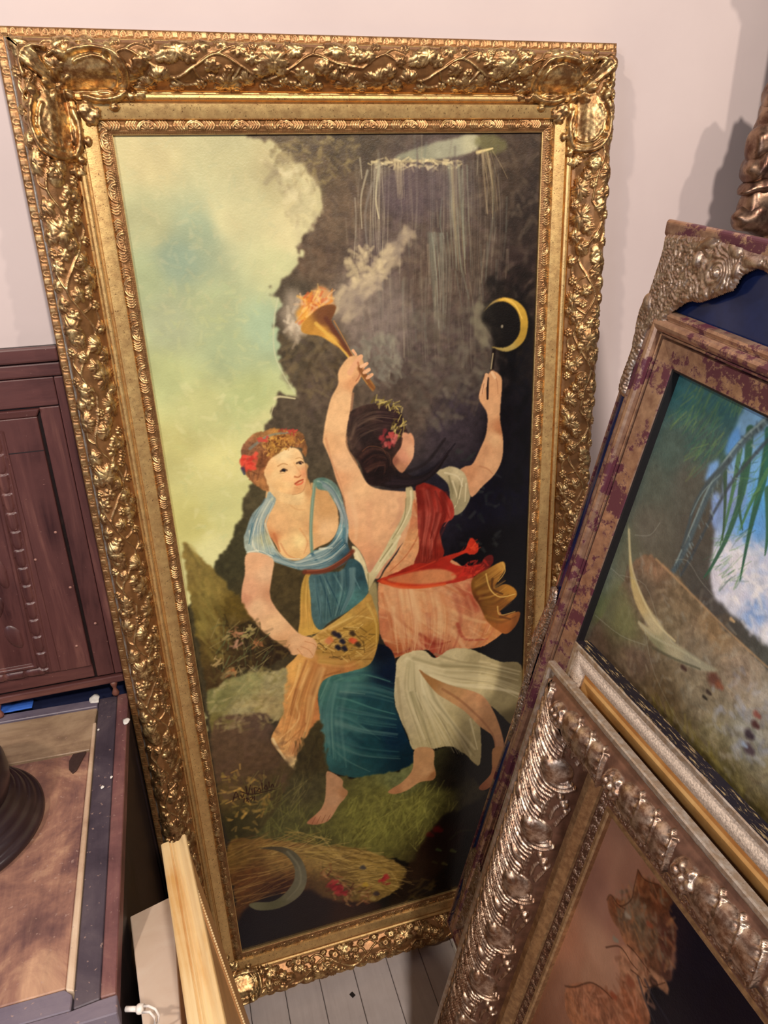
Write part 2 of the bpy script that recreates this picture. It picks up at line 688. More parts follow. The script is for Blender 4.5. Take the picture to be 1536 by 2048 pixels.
def rail_mesh(name, side, W, H, pts, dt, ds, relief, mats, parent, shift=0, closed_ends=False):
    """one length of picture-frame moulding around the opening [0,W]x[0,H]; pts = (distance out from the opening, height)"""
    P = np.array(pts, float)
    seg = np.hypot(*np.diff(P, axis=0).T)
    if ds:
        cum = np.concatenate([[0], np.cumsum(seg)])
        n = max(int(cum[-1] / ds), 2)
        q = np.linspace(0, cum[-1], n + 1)
        S = np.stack([np.interp(q, cum, P[:, 0]), np.interp(q, cum, P[:, 1])], 1)
        if len(P) > 2:
            for _ in range(2):
                S[1:-1] = (S[:-2] + 2 * S[1:-1] + S[2:]) / 4
    else:
        S = P
    g = np.gradient(S, axis=0)
    nn = np.stack([-g[:, 1], g[:, 0]], 1)
    nn /= np.maximum(np.hypot(*nn.T), 1e-9)[:, None]
    L = W if side in ('top', 'bottom') else H
    m = max(int((L + 2 * S[:, 0].max()) / dt), 1)
    f = np.linspace(0, 1, m + 1)[:, None]
    s = S[:, 0][None, :]
    t = -s + f * (L + 2 * s)
    a = np.linspace(0, 1, len(S))[None, :] * np.ones_like(t)
    off = relief(t * 1000 + shift, a) if relief else np.zeros_like(t)
    # relief fades out at the mitres
    ss = s + off * nn[:, 0][None, :]
    hh = S[:, 1][None, :] + off * nn[:, 1][None, :]
    t = np.clip(t, -ss, L + ss)
    if side == 'top':
        X, Y = t, H + ss
    elif side == 'bottom':
        X, Y = W - t, -ss
    elif side == 'left':
        X, Y = -ss, t
    else:
        X, Y = W + ss, H - t
    G3 = np.stack([X, Y, hh + 0 * X], -1)
    me = grid_mesh(name, G3)
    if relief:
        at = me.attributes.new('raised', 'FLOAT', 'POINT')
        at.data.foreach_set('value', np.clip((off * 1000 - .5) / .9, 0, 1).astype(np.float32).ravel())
    o = link(name, me, mats, parent)
    if not relief:
        me.set_sharp_from_angle(angle=R(24))
    return o


def canvas_mesh(name, W, H, z, painter, mat, parent):
    h, w = painter.c.shape[:2]
    x = np.clip((painter.x0 + np.arange(w) * painter.st) / 1e4, 0, W)
    y = np.clip(H - (painter.y0 + np.arange(h) * painter.st) / 1e4, 0, H)
    P = np.zeros((h, w, 3), np.float32)
    P[..., 0] = x[None, :]
    P[..., 1] = y[:, None]
    P[..., 2] = z
    me = grid_mesh(name, P, flip=True)
    at = me.color_attributes.new('paint', 'BYTE_COLOR', 'POINT')
    c = np.ones((h * w, 4), np.float32)
    c[:, :3] = painter.c.reshape(-1, 3)
    at.data.foreach_set('color_srgb', c.ravel())
    return link(name, me, mat, parent)


def paint_mat(name, gain=(1, 1, 1), rough=.38, coat=.3, weave=True):
    m, nt, b = new_mat(name)
    a = N(nt, 'ShaderNodeVertexColor', layer_name='paint')
    k = N(nt, 'ShaderNodeMix', data_type='RGBA', blend_type='MULTIPLY')
    k.inputs[0].default_value = 1
    nt.links.new(a.outputs[0], k.inputs[6])
    k.inputs[7].default_value = (*gain, 1)
    nt.links.new(k.outputs[2], b.inputs['Base Color'])
    b.inputs['Roughness'].default_value = rough
    b.inputs['Coat Weight'].default_value = coat * .35
    b.inputs['Specular IOR Level'].default_value = .28
    b.inputs['Coat Roughness'].default_value = .25
    v = coords(nt)
    n1 = noise_tex(nt, v, 330, 4, .6)
    n2 = noise_tex(nt, v, 60, 4, .6)
    s = N(nt, 'ShaderNodeMath', operation='ADD')
    nt.links.new(n1, s.inputs[0])
    nt.links.new(n2, s.inputs[1])
    bump(nt, b, s.outputs[0], .45, .0009)
    return m

# ------------------------------------------------------------------ the three pictures, as brush strokes (tenths of mm on each canvas)
OPS_A = [('g',[(-238,-259),(6716,-324),(7262,19682),(-786,16014)],[(418,269,'c3bd97'),(1413,161,'b9b996'),(2146,357,'b4ae8a'),(2534,815,'c2bd98'),(297,1066,'b4ba98'),(943,1219,'9eb09a'),(629,1533,'94ab9c'),(1378,1040,'c8c8a4'),(56,1768,'a8b898'),(952,2231,'adbb9a'),(1714,2570,'a2baa2'),(368,2400,'a8b49a'),(1169,2820,'a8ba9a'),(186,3173,'b3bf92'),(2016,1738,'c0c6a0'),(2205,1269,'cfcba6'),(623,3667,'c5cb98'),(1381,3592,'b9c795'),(177,4238,'c0c088'),(736,4549,'cfcf98'),(232,5480,'c3c384'),(799,5309,'c9cd96'),(550,6056,'d6d8a6'),(1638,4093,'cfd2a0')],1,0,1.0,0.06,0,1.7,False),
('d',[(7,87),(2034,76),(2680,819),(1977,2157),(127,2176)],260,['d6d0ae','c6c6a6','b4b894','a8b49a','ccc49c'],107,54,0,90,0.22),
('d',[(127,2176),(1977,2157),(1824,3794),(1051,5176),(528,6232),(197,5733)],260,['cdd39e','d8daa8','bcc890','c8cc98','aec49a'],124,62,0,90,0.22),
('d',[(225,3399),(1838,3638),(935,5502),(372,5588)],60,['dee0b4','e2e2b8'],110,71,10,80,0.3),
('g',[(1911,-66),(2163,170),(2143,388),(2427,361),(2680,819),(2572,1081),(2345,1342),(2316,1684),(1997,1946),(1873,2079),(1964,2299),(1914,2512),(1886,2804),(2005,3344),(2156,3592),(1769,3553),(1738,3707),(1451,4395),(988,5598),(827,5880),(438,6307),(55,6786),(-109,8000),(23,9599),(-37,14858),(5552,16357),(6468,10334),(6300,-190)],[(2443,173,'5c5040'),(3165,117,'4a4034'),(2699,559,'5a4c3c'),(2965,961,'665648'),(2470,1622,'5c4c40'),(2200,2171,'4c443a'),(2047,3042,'4c4438'),(2556,3553,'564a40'),(4040,857,'53474a'),(4676,737,'564c4c'),(3539,1674,'5c5050'),(4252,2001,'584a44'),(5491,548,'40342c'),(6013,1055,'2c2422'),(5873,2092,'2a2020'),(5003,1745,'4e423c'),(3662,2563,'675c5c'),(3196,2233,'80746c'),(4315,3077,'544848'),(5185,3149,'443a3a'),(5908,3208,'181416'),(5855,4575,'0e0c14'),(4649,4350,'38303a'),(3949,4019,'50443f'),(2429,4183,'50463c'),(2040,4973,'4c4438'),(1525,5244,'4a4432'),(945,6124,'3c3a28'),(1561,6600,'463c26'),(5498,5820,'0c0c1c'),(5615,6820,'06060c'),(6090,9062,'050508'),(4452,5669,'1c1a28'),(5919,10813,'0a0808'),(5761,14138,'0c0a08'),(5262,12040,'0e0c08')],2,10,1.0,0.16,1,2.0,True),
('d',[(2163,170),(6144,78),(5908,3208),(4468,4416),(2429,4183),(1909,2880),(2407,1481)],700,['6a5c50','4a3e38','7c6e60','5a4c4c','3c322e','746a60'],201,93,60,60,0.35),
('d',[(1916,2806),(2556,2485),(2995,2969),(2797,3576),(2156,3592)],120,['6c5e48','5a4c38','3c3228','7a6c54'],170,77,100,60,0.5),
('d',[(2059,168),(3173,-9),(3146,438),(2400,681)],160,['8a7c58','6e6044','4a402c','9c8e64'],108,54,0,80,0.5),
('g',[(1949,229),(2427,361),(2680,819),(2362,1141),(2079,1064),(2258,678)],[(0,0,'c4bc98')],6,12,0.55,0.05,1,1.6,True),
('d',[(2146,357),(2684,754),(2743,954),(2345,1342),(2151,1067)],70,['d8d2b2','c8c4a0','b8b494'],138,83,20,80,0.6),
('s',[(1761,3631),(1841,3607),(2071,3662)],'d8d4b0',47,23,0.8,0.9),
('s',[(1737,3722),(1654,3935)],'d8d8b0',23,16,0.5,0.9),
('s',[(1948,2155),(1854,2508),(1835,3024),(2078,3584)],'c8ccb0',29,22,0.5,0.9),
('g',[(3826,332),(4136,192),(4603,92),(4998,16),(5158,70),(5079,236),(4679,318),(4286,352)],[(4056,289,'8a8c7c'),(4681,165,'9a9c8c'),(5078,103,'b0b098')],2,3,1.0,0.05,1,1.6,True),
('g',[(5118,57),(5481,40),(5566,208),(5281,272),(5119,203)],[(0,0,'6c6a48')],3,6,0.8,0.05,1,1.6,True),
('s',[(3536,386),(3901,366),(4364,360),(4719,399)],'c8bc94',42,28,0.6,0.9),
('d',[(3524,327),(4759,346),(4718,466),(3518,444)],60,['e8dcb4','c8bc94'],86,36,0,30,0.8),
('s',[(5119,257),(5362,206)],'e0d09c',52,22,0.9,0.9),
('s',[(3580,413),(3515,842),(3549,1115)],'d8d2b0',39,20,0.68,0.9),
('s',[(3609,446),(3632,981),(3571,1676)],'b4aa98',23,11,0.45,0.9),
('s',[(3404,475),(3288,836),(3281,1243)],'c4c0ac',34,17,0.56,0.9),
('s',[(3471,641),(3338,1040),(3351,1524)],'8e8a88',45,23,0.45,0.9),
('s',[(3198,834),(3193,1171),(3135,1654)],'b4b0a4',28,14,0.45,0.9),
('s',[(3861,418),(3878,583),(3886,785)],'d0c49c',57,28,0.52,0.9),
('s',[(3889,718),(3916,1059)],'a89c84',17,9,0.45,0.9),
('s',[(4051,454),(4071,1133),(4036,1555)],'84786c',29,14,0.38,0.9),
('s',[(3539,1674),(3562,2256),(3496,3010)],'8e847c',30,15,0.38,0.9),
('s',[(4718,466),(4723,1015),(4770,1443)],'a09478',94,47,0.41,0.9),
('s',[(4878,502),(4886,1161),(4919,1741)],'9aa08e',53,27,0.45,0.9),
('s',[(4796,1018),(4835,1737),(4988,2346)],'7c8478',42,21,0.38,0.9),
('s',[(4547,871),(4510,1219),(4573,1435)],'808880',30,15,0.45,0.9),
('s',[(4385,1427),(4400,2010),(4424,2616)],'868c80',55,27,0.34,0.9),
('s',[(4412,2310),(4473,2775)],'8a8e84',45,22,0.3,0.9),
('s',[(5200,271),(5246,751),(5292,1104)],'a8987c',42,21,0.45,0.9),
('s',[(5281,272),(5370,754),(5377,1178)],'9c8e70',30,15,0.45,0.9),
('s',[(5362,240),(5488,411),(5617,620)],'a89a78',18,9,0.45,0.9),
('s',[(5377,1178),(5300,1759),(5278,2059)],'7c847c',37,19,0.3,0.9),
('s',[(3301,311),(3317,572)],'c8c4b0',33,17,0.45,0.9),
('s',[(3408,1954),(3347,2391),(3406,2849)],'9c9488',48,24,0.26,0.9),
('s',[(4273,1001),(4222,1853),(4239,2603)],'5c4c44',48,24,0.3,0.9),
('s',[(4919,1741),(5005,2347),(4989,2656)],'5c463c',50,25,0.3,0.9),
('s',[(4256,415),(4227,1141),(4157,2130)],'8c8880',22,6,0.13,1.2),
('s',[(3924,440),(3867,1139),(3830,2072)],'8c8880',22,5,0.19,1.2),
('s',[(5082,375),(5135,1178),(5093,2304)],'8c8880',13,3,0.2,1.2),
('s',[(4346,403),(4353,1157),(4292,2158)],'8c8880',16,4,0.18,1.2),
('s',[(3315,458),(3258,1094),(3171,1955)],'a8a090',13,3,0.18,1.2),
('s',[(5427,349),(5507,1176),(5462,2365)],'a8a090',31,8,0.14,1.2),
('s',[(4812,382),(4836,1151),(4787,2259)],'747878',26,6,0.2,1.2),
('s',[(3502,452),(3471,1121),(3376,1998)],'747878',13,3,0.24,1.2),
('s',[(4561,386),(4577,1137),(4532,2207)],'a8a090',17,4,0.13,1.2),
('s',[(4536,395),(4532,1162),(4481,2191)],'8c8880',28,7,0.2,1.2),
('s',[(3934,439),(3888,1130),(3834,2075)],'747878',17,4,0.19,1.2),
('s',[(4159,431),(4146,1141),(4086,2127)],'b8b4a4',22,5,0.18,1.2),
('s',[(5310,352),(5376,1182),(5330,2337)],'a8a090',29,7,0.13,1.2),
('s',[(4138,414),(4132,1149),(4057,2101)],'b8b4a4',18,5,0.2,1.2),
('s',[(4766,372),(4776,1169),(4754,2252)],'a8a090',9,2,0.18,1.2),
('s',[(4882,368),(4887,1168),(4859,2263)],'b8b4a4',24,6,0.16,1.2),
('s',[(4775,383),(4786,1169),(4736,2238)],'c8c0a8',17,4,0.12,1.2),
('s',[(3405,457),(3356,1104),(3295,1975)],'747878',18,5,0.22,1.2),
('s',[(3427,464),(3384,1102),(3315,1973)],'747878',21,5,0.15,1.2),
('s',[(3292,463),(3212,1114),(3149,1941)],'b8b4a4',27,7,0.17,1.2),
('s',[(3809,448),(3752,1115),(3683,2055)],'8c8880',13,3,0.18,1.2),
('s',[(5117,377),(5137,1161),(5110,2297)],'747878',14,3,0.17,1.2),
('s',[(4398,416),(4389,1139),(4341,2154)],'b8b4a4',22,5,0.19,1.2),
('s',[(3912,424),(3894,1114),(3840,2061)],'a8a090',12,3,0.24,1.2),
('s',[(3509,462),(3452,1100),(3371,1995)],'a8a090',14,3,0.21,1.2),
('s',[(4417,412),(4421,1158),(4366,2182)],'8c8880',12,3,0.13,1.2),
('s',[(5318,350),(5384,1190),(5350,2351)],'b8b4a4',29,7,0.18,1.2),
('s',[(4694,398),(4701,1161),(4640,2231)],'b8b4a4',30,8,0.18,1.2),
('s',[(5016,381),(5027,1154),(4994,2284)],'747878',26,6,0.23,1.2),
('s',[(3728,433),(3688,1125),(3630,2030)],'c8c0a8',30,7,0.22,1.2),
('s',[(4773,397),(4773,1150),(4744,2230)],'8c8880',25,6,0.18,1.2),
('s',[(5118,360),(5172,1183),(5119,2317)],'c8c0a8',30,8,0.15,1.2),
('s',[(4331,396),(4328,1144),(4261,2162)],'c8c0a8',20,5,0.13,1.2),
('s',[(3474,460),(3418,1119),(3327,1969)],'b8b4a4',19,5,0.17,1.2),
('s',[(5060,363),(5083,1172),(5073,2283)],'a8a090',26,7,0.12,1.2),
('s',[(3588,459),(3537,1115),(3472,2006)],'c8c0a8',26,7,0.15,1.2),
('s',[(3684,445),(3638,1119),(3559,2012)],'8c8880',22,5,0.18,1.2),
('s',[(5154,355),(5187,1180),(5162,2306)],'8c8880',16,4,0.15,1.2),
('s',[(5471,336),(5549,1177),(5509,2389)],'8c8880',19,5,0.14,1.2),
('s',[(4621,394),(4636,1162),(4588,2214)],'b8b4a4',23,6,0.18,1.2),
('s',[(4750,374),(4764,1159),(4735,2237)],'8c8880',12,3,0.13,1.2),
('s',[(3624,455),(3587,1106),(3518,1998)],'747878',11,3,0.18,1.2),
('s',[(4385,394),(4380,1154),(4308,2156)],'747878',25,6,0.23,1.2),
('s',[(4592,391),(4572,1160),(4548,2211)],'c8c0a8',29,7,0.19,1.2),
('s',[(4367,402),(4361,1150),(4301,2163)],'b8b4a4',18,4,0.23,1.2),
('s',[(4793,382),(4808,1147),(4751,2238)],'b8b4a4',9,2,0.24,1.2),
('s',[(5254,368),(5299,1168),(5275,2324)],'c8c0a8',11,3,0.24,1.2),
('s',[(4675,404),(4659,1157),(4636,2208)],'a8a090',18,4,0.21,1.2),
('s',[(4672,384),(4683,1156),(4639,2218)],'a8a090',27,7,0.2,1.2),
('s',[(5050,375),(5063,1180),(5031,2290)],'747878',13,3,0.19,1.2),
('s',[(4563,391),(4563,1145),(4517,2194)],'b8b4a4',15,4,0.2,1.2),
('s',[(4914,379),(4932,1160),(4895,2250)],'747878',16,4,0.13,1.2),
('s',[(5447,355),(5515,1182),(5515,2368)],'747878',21,5,0.14,1.2),
('s',[(5401,336),(5443,1170),(5437,2358)],'b8b4a4',12,3,0.17,1.2),
('s',[(4716,389),(4733,1164),(4691,2242)],'8c8880',30,7,0.15,1.2),
('s',[(3514,462),(3447,1106),(3383,1988)],'b8b4a4',21,5,0.21,1.2),
('s',[(3682,460),(3635,1106),(3538,2010)],'c8c0a8',18,4,0.12,1.2),
('s',[(3746,456),(3687,1112),(3642,2032)],'b8b4a4',16,4,0.16,1.2),
('s',[(4885,367),(4931,1167),(4890,2253)],'b8b4a4',18,5,0.17,1.2),
('s',[(3594,456),(3527,1121),(3472,1993)],'c8c0a8',22,6,0.13,1.2),
('s',[(3636,383),(3604,985),(3584,1666)],'e0dcc0',10,3,0.4,1.2),
('s',[(3597,388),(3540,989),(3524,1621)],'e0dcc0',15,4,0.28,1.2),
('s',[(3578,385),(3505,978),(3514,1593)],'a8a498',13,3,0.4,1.2),
('s',[(3527,376),(3467,973),(3448,1565)],'a8a498',25,6,0.24,1.2),
('s',[(3582,379),(3554,987),(3522,1603)],'c8c4b0',12,3,0.41,1.2),
('s',[(3593,382),(3566,968),(3530,1631)],'e0dcc0',27,7,0.22,1.2),
('s',[(3616,379),(3563,979),(3556,1621)],'c8c4b0',18,5,0.28,1.2),
('s',[(3666,382),(3631,987),(3624,1671)],'a8a498',26,6,0.28,1.2),
('s',[(3473,378),(3420,962),(3403,1513)],'c8c4b0',11,3,0.4,1.2),
('s',[(3534,384),(3465,973),(3458,1557)],'c8c4b0',27,7,0.27,1.2),
('s',[(3514,371),(3429,974),(3432,1555)],'e0dcc0',9,2,0.25,1.2),
('s',[(3554,379),(3494,976),(3493,1578)],'c8c4b0',28,7,0.34,1.2),
('s',[(4951,435),(4979,1177),(5058,2046)],'8c9488',18,5,0.25,1.2),
('s',[(4717,445),(4754,1165),(4816,1903)],'a49878',49,12,0.34,1.2),
('s',[(4920,434),(4982,1163),(5049,2021)],'6c5048',48,12,0.2,1.2),
('s',[(4876,423),(4919,1153),(4974,2015)],'8c9488',20,5,0.19,1.2),
('s',[(4712,431),(4760,1170),(4827,1935)],'8c9488',26,6,0.26,1.2),
('s',[(4942,428),(4975,1165),(5032,2043)],'98a498',26,7,0.25,1.2),
('s',[(4821,422),(4841,1150),(4927,1978)],'a49878',42,11,0.3,1.2),
('s',[(4649,424),(4680,1153),(4722,1895)],'8c9488',44,11,0.34,1.2),
('s',[(4701,439),(4737,1163),(4787,1893)],'b4ac90',22,5,0.31,1.2),
('s',[(4745,439),(4775,1167),(4831,1923)],'8c9488',18,5,0.21,1.2),
('s',[(4770,422),(4796,1148),(4857,1943)],'b4ac90',17,4,0.35,1.2),
('s',[(4672,437),(4718,1168),(4785,1910)],'98a498',37,9,0.36,1.2),
('s',[(4894,422),(4926,1159),(5006,2000)],'6c5048',29,7,0.24,1.2),
('s',[(4739,426),(4770,1152),(4824,1931)],'6c5048',34,8,0.31,1.2),
('s',[(4961,445),(4987,1178),(5072,2036)],'8c9488',18,4,0.27,1.2),
('s',[(4759,443),(4802,1169),(4873,1956)],'6c5048',24,6,0.28,1.2),
('s',[(4810,444),(4873,1170),(4926,1962)],'98a498',45,11,0.3,1.2),
('s',[(4750,424),(4795,1167),(4855,1937)],'8c9488',43,11,0.24,1.2),
('s',[(5292,262),(5415,626),(5464,1061)],'a89878',12,3,0.2,1.2),
('s',[(5230,251),(5363,644),(5422,1085)],'a89878',26,7,0.35,1.2),
('s',[(5278,262),(5397,650),(5466,1066)],'a89878',31,8,0.33,1.2),
('s',[(5197,253),(5287,672),(5329,1109)],'a89878',15,4,0.31,1.2),
('s',[(5275,261),(5375,632),(5455,1067)],'b0a480',18,4,0.27,1.2),
('s',[(5182,262),(5299,686),(5358,1105)],'a89878',28,7,0.34,1.2),
('s',[(5236,265),(5354,666),(5402,1086)],'a89878',12,3,0.18,1.2),
('s',[(5203,246),(5327,675),(5370,1085)],'b0a480',22,5,0.24,1.2),
('s',[(5246,249),(5368,661),(5436,1068)],'b0a480',28,7,0.22,1.2),
('s',[(5328,251),(5454,642),(5504,1055)],'b0a480',13,3,0.3,1.2),
('s',[(3889,379),(3874,637),(3880,865)],'b8ac8c',34,8,0.32,1.2),
('s',[(3868,377),(3855,617),(3880,861)],'d8cca4',22,5,0.48,1.2),
('s',[(3875,389),(3859,628),(3863,865)],'d8cca4',24,6,0.46,1.2),
('s',[(3825,378),(3847,607),(3844,858)],'b8ac8c',18,5,0.52,1.2),
('s',[(3817,394),(3839,628),(3852,838)],'d8cca4',37,9,0.35,1.2),
('s',[(3913,389),(3925,637),(3919,863)],'d8cca4',31,8,0.48,1.2),
('s',[(3951,391),(3950,638),(3954,861)],'d8cca4',19,5,0.56,1.2),
('s',[(3916,398),(3909,636),(3937,849)],'b8ac8c',29,7,0.54,1.2),
('s',[(3919,373),(3896,625),(3916,856)],'d8cca4',32,8,0.32,1.2),
('s',[(3904,392),(3904,639),(3901,857)],'b8ac8c',26,6,0.38,1.2),
('s',[(4340,1362),(4366,2005),(4413,2762)],'8c9890',52,13,0.23,1.2),
('s',[(4559,1370),(4613,2036),(4572,2779)],'8c9890',35,9,0.28,1.2),
('s',[(4372,1342),(4450,2021),(4465,2766)],'949c94',25,6,0.37,1.2),
('s',[(4425,1352),(4494,2028),(4482,2765)],'8c9890',37,9,0.35,1.2),
('s',[(4507,1373),(4528,2027),(4549,2772)],'8c9890',30,7,0.24,1.2),
('s',[(4408,1347),(4443,2004),(4470,2769)],'949c94',32,8,0.34,1.2),
('s',[(4612,1353),(4661,2020),(4613,2771)],'6c7068',22,6,0.3,1.2),
('s',[(4486,1348),(4524,2023),(4544,2769)],'8c9890',24,6,0.2,1.2),
('s',[(4381,1366),(4436,2020),(4464,2761)],'8c9890',30,8,0.3,1.2),
('s',[(4329,1345),(4388,2008),(4432,2773)],'6c7068',36,9,0.35,1.2),
('s',[(4525,1355),(4585,2017),(4560,2793)],'6c7068',24,6,0.27,1.2),
('s',[(4524,1368),(4556,2003),(4556,2789)],'8c9890',41,10,0.38,1.2),
('s',[(4358,1367),(4414,2002),(4438,2760)],'6c7068',31,8,0.3,1.2),
('s',[(4456,1364),(4499,2028),(4502,2786)],'949c94',29,7,0.25,1.2),
('s',[(4300,1342),(4356,2013),(4400,2776)],'6c7068',16,4,0.22,1.2),
('s',[(4627,1362),(4684,2020),(4642,2799)],'8c9890',18,5,0.27,1.2),
('s',[(4955,2046),(4881,2787),(4900,3448)],'68605c',31,8,0.21,1.2),
('s',[(3669,1970),(3678,2584),(3667,3214)],'8c867c',32,8,0.13,1.2),
('s',[(3531,1957),(3549,2565),(3533,3182)],'7c746c',41,10,0.19,1.2),
('s',[(5014,2045),(4968,2809),(4946,3453)],'68605c',52,13,0.25,1.2),
('s',[(3913,1977),(3886,2636),(3893,3268)],'7c746c',47,12,0.17,1.2),
('s',[(4564,2017),(4513,2735),(4523,3371)],'68605c',30,8,0.15,1.2),
('s',[(4223,1987),(4186,2685),(4193,3307)],'8c867c',46,11,0.13,1.2),
('s',[(4441,2008),(4390,2718),(4407,3337)],'8c867c',41,10,0.21,1.2),
('s',[(3895,1992),(3878,2630),(3872,3258)],'8c867c',39,10,0.23,1.2),
('s',[(3523,1953),(3506,2556),(3526,3203)],'7c746c',52,13,0.16,1.2),
('s',[(3790,1972),(3775,2601),(3766,3248)],'7c746c',49,12,0.16,1.2),
('s',[(4639,2018),(4578,2742),(4599,3375)],'68605c',28,7,0.16,1.2),
('s',[(4016,2002),(3978,2651),(3990,3281)],'7c746c',21,5,0.23,1.2),
('s',[(4329,2004),(4264,2703),(4275,3325)],'8c867c',26,7,0.16,1.2),
('s',[(3700,1963),(3678,2585),(3715,3215)],'7c746c',18,5,0.17,1.2),
('s',[(3559,1960),(3525,2570),(3551,3195)],'68605c',23,6,0.21,1.2),
('s',[(4459,2024),(4413,2710),(4415,3353)],'7c746c',23,6,0.24,1.2),
('s',[(4278,1989),(4247,2673),(4251,3330)],'8c867c',18,5,0.13,1.2),
('s',[(4272,2009),(4221,2693),(4241,3324)],'7c746c',54,14,0.24,1.2),
('s',[(4174,2009),(4147,2656),(4138,3293)],'68605c',44,11,0.21,1.2),
('s',[(4809,2028),(4733,2777),(4739,3392)],'68605c',29,7,0.15,1.2),
('s',[(3369,1944),(3376,2540),(3386,3155)],'8c867c',16,4,0.19,1.2),
('s',[(4030,2002),(3992,2659),(4004,3283)],'8c867c',20,5,0.18,1.2),
('s',[(5098,2055),(5013,2802),(5035,3471)],'7c746c',29,7,0.22,1.2),
('s',[(4266,2007),(4234,2670),(4231,3309)],'68605c',33,8,0.2,1.2),
('s',[(4207,2009),(4190,2676),(4196,3305)],'7c746c',31,8,0.17,1.2),
('s',[(4302,2005),(4248,2681),(4240,3303)],'68605c',28,7,0.18,1.2),
('s',[(5155,2058),(5098,2818),(5098,3455)],'8c867c',56,14,0.14,1.2),
('s',[(3640,1957),(3610,2576),(3623,3200)],'7c746c',22,6,0.21,1.2),
('s',[(3745,1974),(3746,2598),(3734,3231)],'68605c',18,5,0.18,1.2),
('s',[(4687,2026),(4627,2760),(4664,3375)],'8c867c',53,13,0.15,1.2),
('s',[(3915,1975),(3872,2626),(3891,3239)],'8c867c',42,10,0.24,1.2),
('s',[(3411,1958),(3435,2564),(3422,3177)],'7c746c',31,8,0.23,1.2),
('s',[(4606,2026),(4527,2723),(4552,3360)],'7c746c',39,10,0.14,1.2),
('s',[(3504,1955),(3488,2583),(3514,3194)],'8c867c',29,7,0.22,1.2),
('s',[(3647,1964),(3649,2585),(3642,3199)],'68605c',19,5,0.21,1.2),
('s',[(3711,1982),(3699,2612),(3721,3221)],'8c867c',51,13,0.15,1.2),
('s',[(4054,1987),(4016,2654),(4035,3272)],'7c746c',41,10,0.21,1.2),
('s',[(3723,1984),(3715,2601),(3726,3235)],'68605c',48,12,0.14,1.2),
('s',[(4500,2024),(4443,2705),(4468,3362)],'7c746c',55,14,0.21,1.2),
('s',[(3562,1963),(3567,2584),(3562,3188)],'8c867c',16,4,0.18,1.2),
('s',[(3696,1957),(3713,2606),(3715,3235)],'68605c',35,9,0.15,1.2),
('s',[(3964,1993),(3930,2628),(3956,3269)],'8c867c',44,11,0.21,1.2),
('s',[(5129,2048),(5025,2807),(5036,3468)],'7c746c',52,13,0.17,1.2),
('s',[(4266,2011),(4233,2685),(4233,3318)],'7c746c',21,5,0.19,1.2),
('s',[(3845,1982),(3833,2637),(3846,3235)],'7c746c',19,5,0.23,1.2),
('s',[(3467,1972),(3480,2563),(3492,3194)],'8c867c',52,13,0.23,1.2),
('s',[(3694,1977),(3691,2594),(3707,3218)],'68605c',34,9,0.21,1.2),
('s',[(4873,2023),(4801,2763),(4829,3414)],'68605c',35,9,0.25,1.2),
('s',[(4340,2019),(4269,2696),(4282,3327)],'7c746c',24,6,0.18,1.2),
('d',[(3294,440),(5490,480),(5356,2682),(3252,2685)],200,['8c8478','746864','5a4c48','a49a88','6c7470','4c4044'],459,38,90,4,0.32),
('g',[(3666,513),(4599,497),(4553,1010),(3721,1052)],[(0,0,'5a4e58')],8,6,0.5,0.05,1,1.6,True),
('d',[(2654,2199),(3212,1944),(3868,1335),(4024,1412),(3358,2170),(3022,2518)],150,['c4b69c','a89a88','d8c8a8','8c8078'],151,98,-40,50,0.55),
('d',[(2997,1648),(3468,1529),(3606,1965),(3196,2233)],70,['cabc9c','b4a68c','dccdac'],105,75,0,90,0.6),
('g',[(2884,2214),(3526,1961),(3994,2434),(3810,3036),(3151,3059)],[(0,0,'8a7e7c')],16,12,0.45,0.05,1,1.6,True),
('g',[(2051,2161),(2287,2033),(2320,2542),(2220,2831),(2059,2744),(1988,2445)],[(0,0,'b8aca0')],6,8,0.6,0.05,1,1.6,True),
('d',[(2075,2306),(2275,2175),(2264,2760),(2067,2819)],30,['d8ccbc','b8a898'],104,67,90,40,0.6),
('d',[(3160,2906),(3732,2874),(3794,3512),(3290,3544),(2977,3278)],120,['84827c','6c6862','969488'],177,72,70,40,0.5),
('d',[(4159,2445),(5534,2695),(5190,3810),(4468,4416),(3958,3690)],160,['6c665e','7c766c','4c443e','56504c'],169,110,70,60,0.45),
('d',[(5091,2353),(5445,2688),(5185,3149)],20,['7c7868'],217,134,70,40,0.5),
('d',[(4466,4590),(5788,5671),(5716,6837),(4922,6703)],30,['343a3a','2c3434','3e4444'],135,77,10,50,0.6),
('d',[(5347,2062),(6051,2102),(6011,3550),(5456,3335)],80,['0c0a0c','14100f','1c1816'],255,119,80,40,0.6),
('d',[(5546,3343),(6000,3216),(6041,5899),(5495,5630)],120,['0c0c14','101018','08080c'],277,129,80,40,0.6),
('g',[(5198,2671),(5309,2460),(5527,2380),(5884,2442),(6093,2734),(6068,3057),(5818,3250),(5453,3171),(5403,2844)],[(0,0,'0e0c0c')],4,0,0.85,0.05,1,1.6,True),
('g',[(5232,2579),(5396,2419),(5598,2369),(5812,2430),(5979,2582),(6041,2811),(5995,3051),(5852,3187),(5653,3236),(5453,3171),(5399,3134),(5597,3166),(5759,3114),(5882,2961),(5894,2760),(5816,2572),(5661,2451),(5511,2426),(5353,2478)],[(5353,2447,'8c7a50'),(5616,2386,'d0a848'),(5947,2724,'b8943c'),(5992,2969,'a88838'),(5634,3202,'a89458')],1,0,1.0,0.05,1,1.6,True),
('s',[(5616,2386),(5796,2491),(5929,2723)],'e0bc60',33,17,0.8,0.9),
('s',[(5572,2817),(5572,2825)],'a8a090',42,42,0.8,0.9),
('s',[(5436,3202),(5404,3496),(5354,3826),(5302,4060)],'181010',69,43,1.0,0.9),
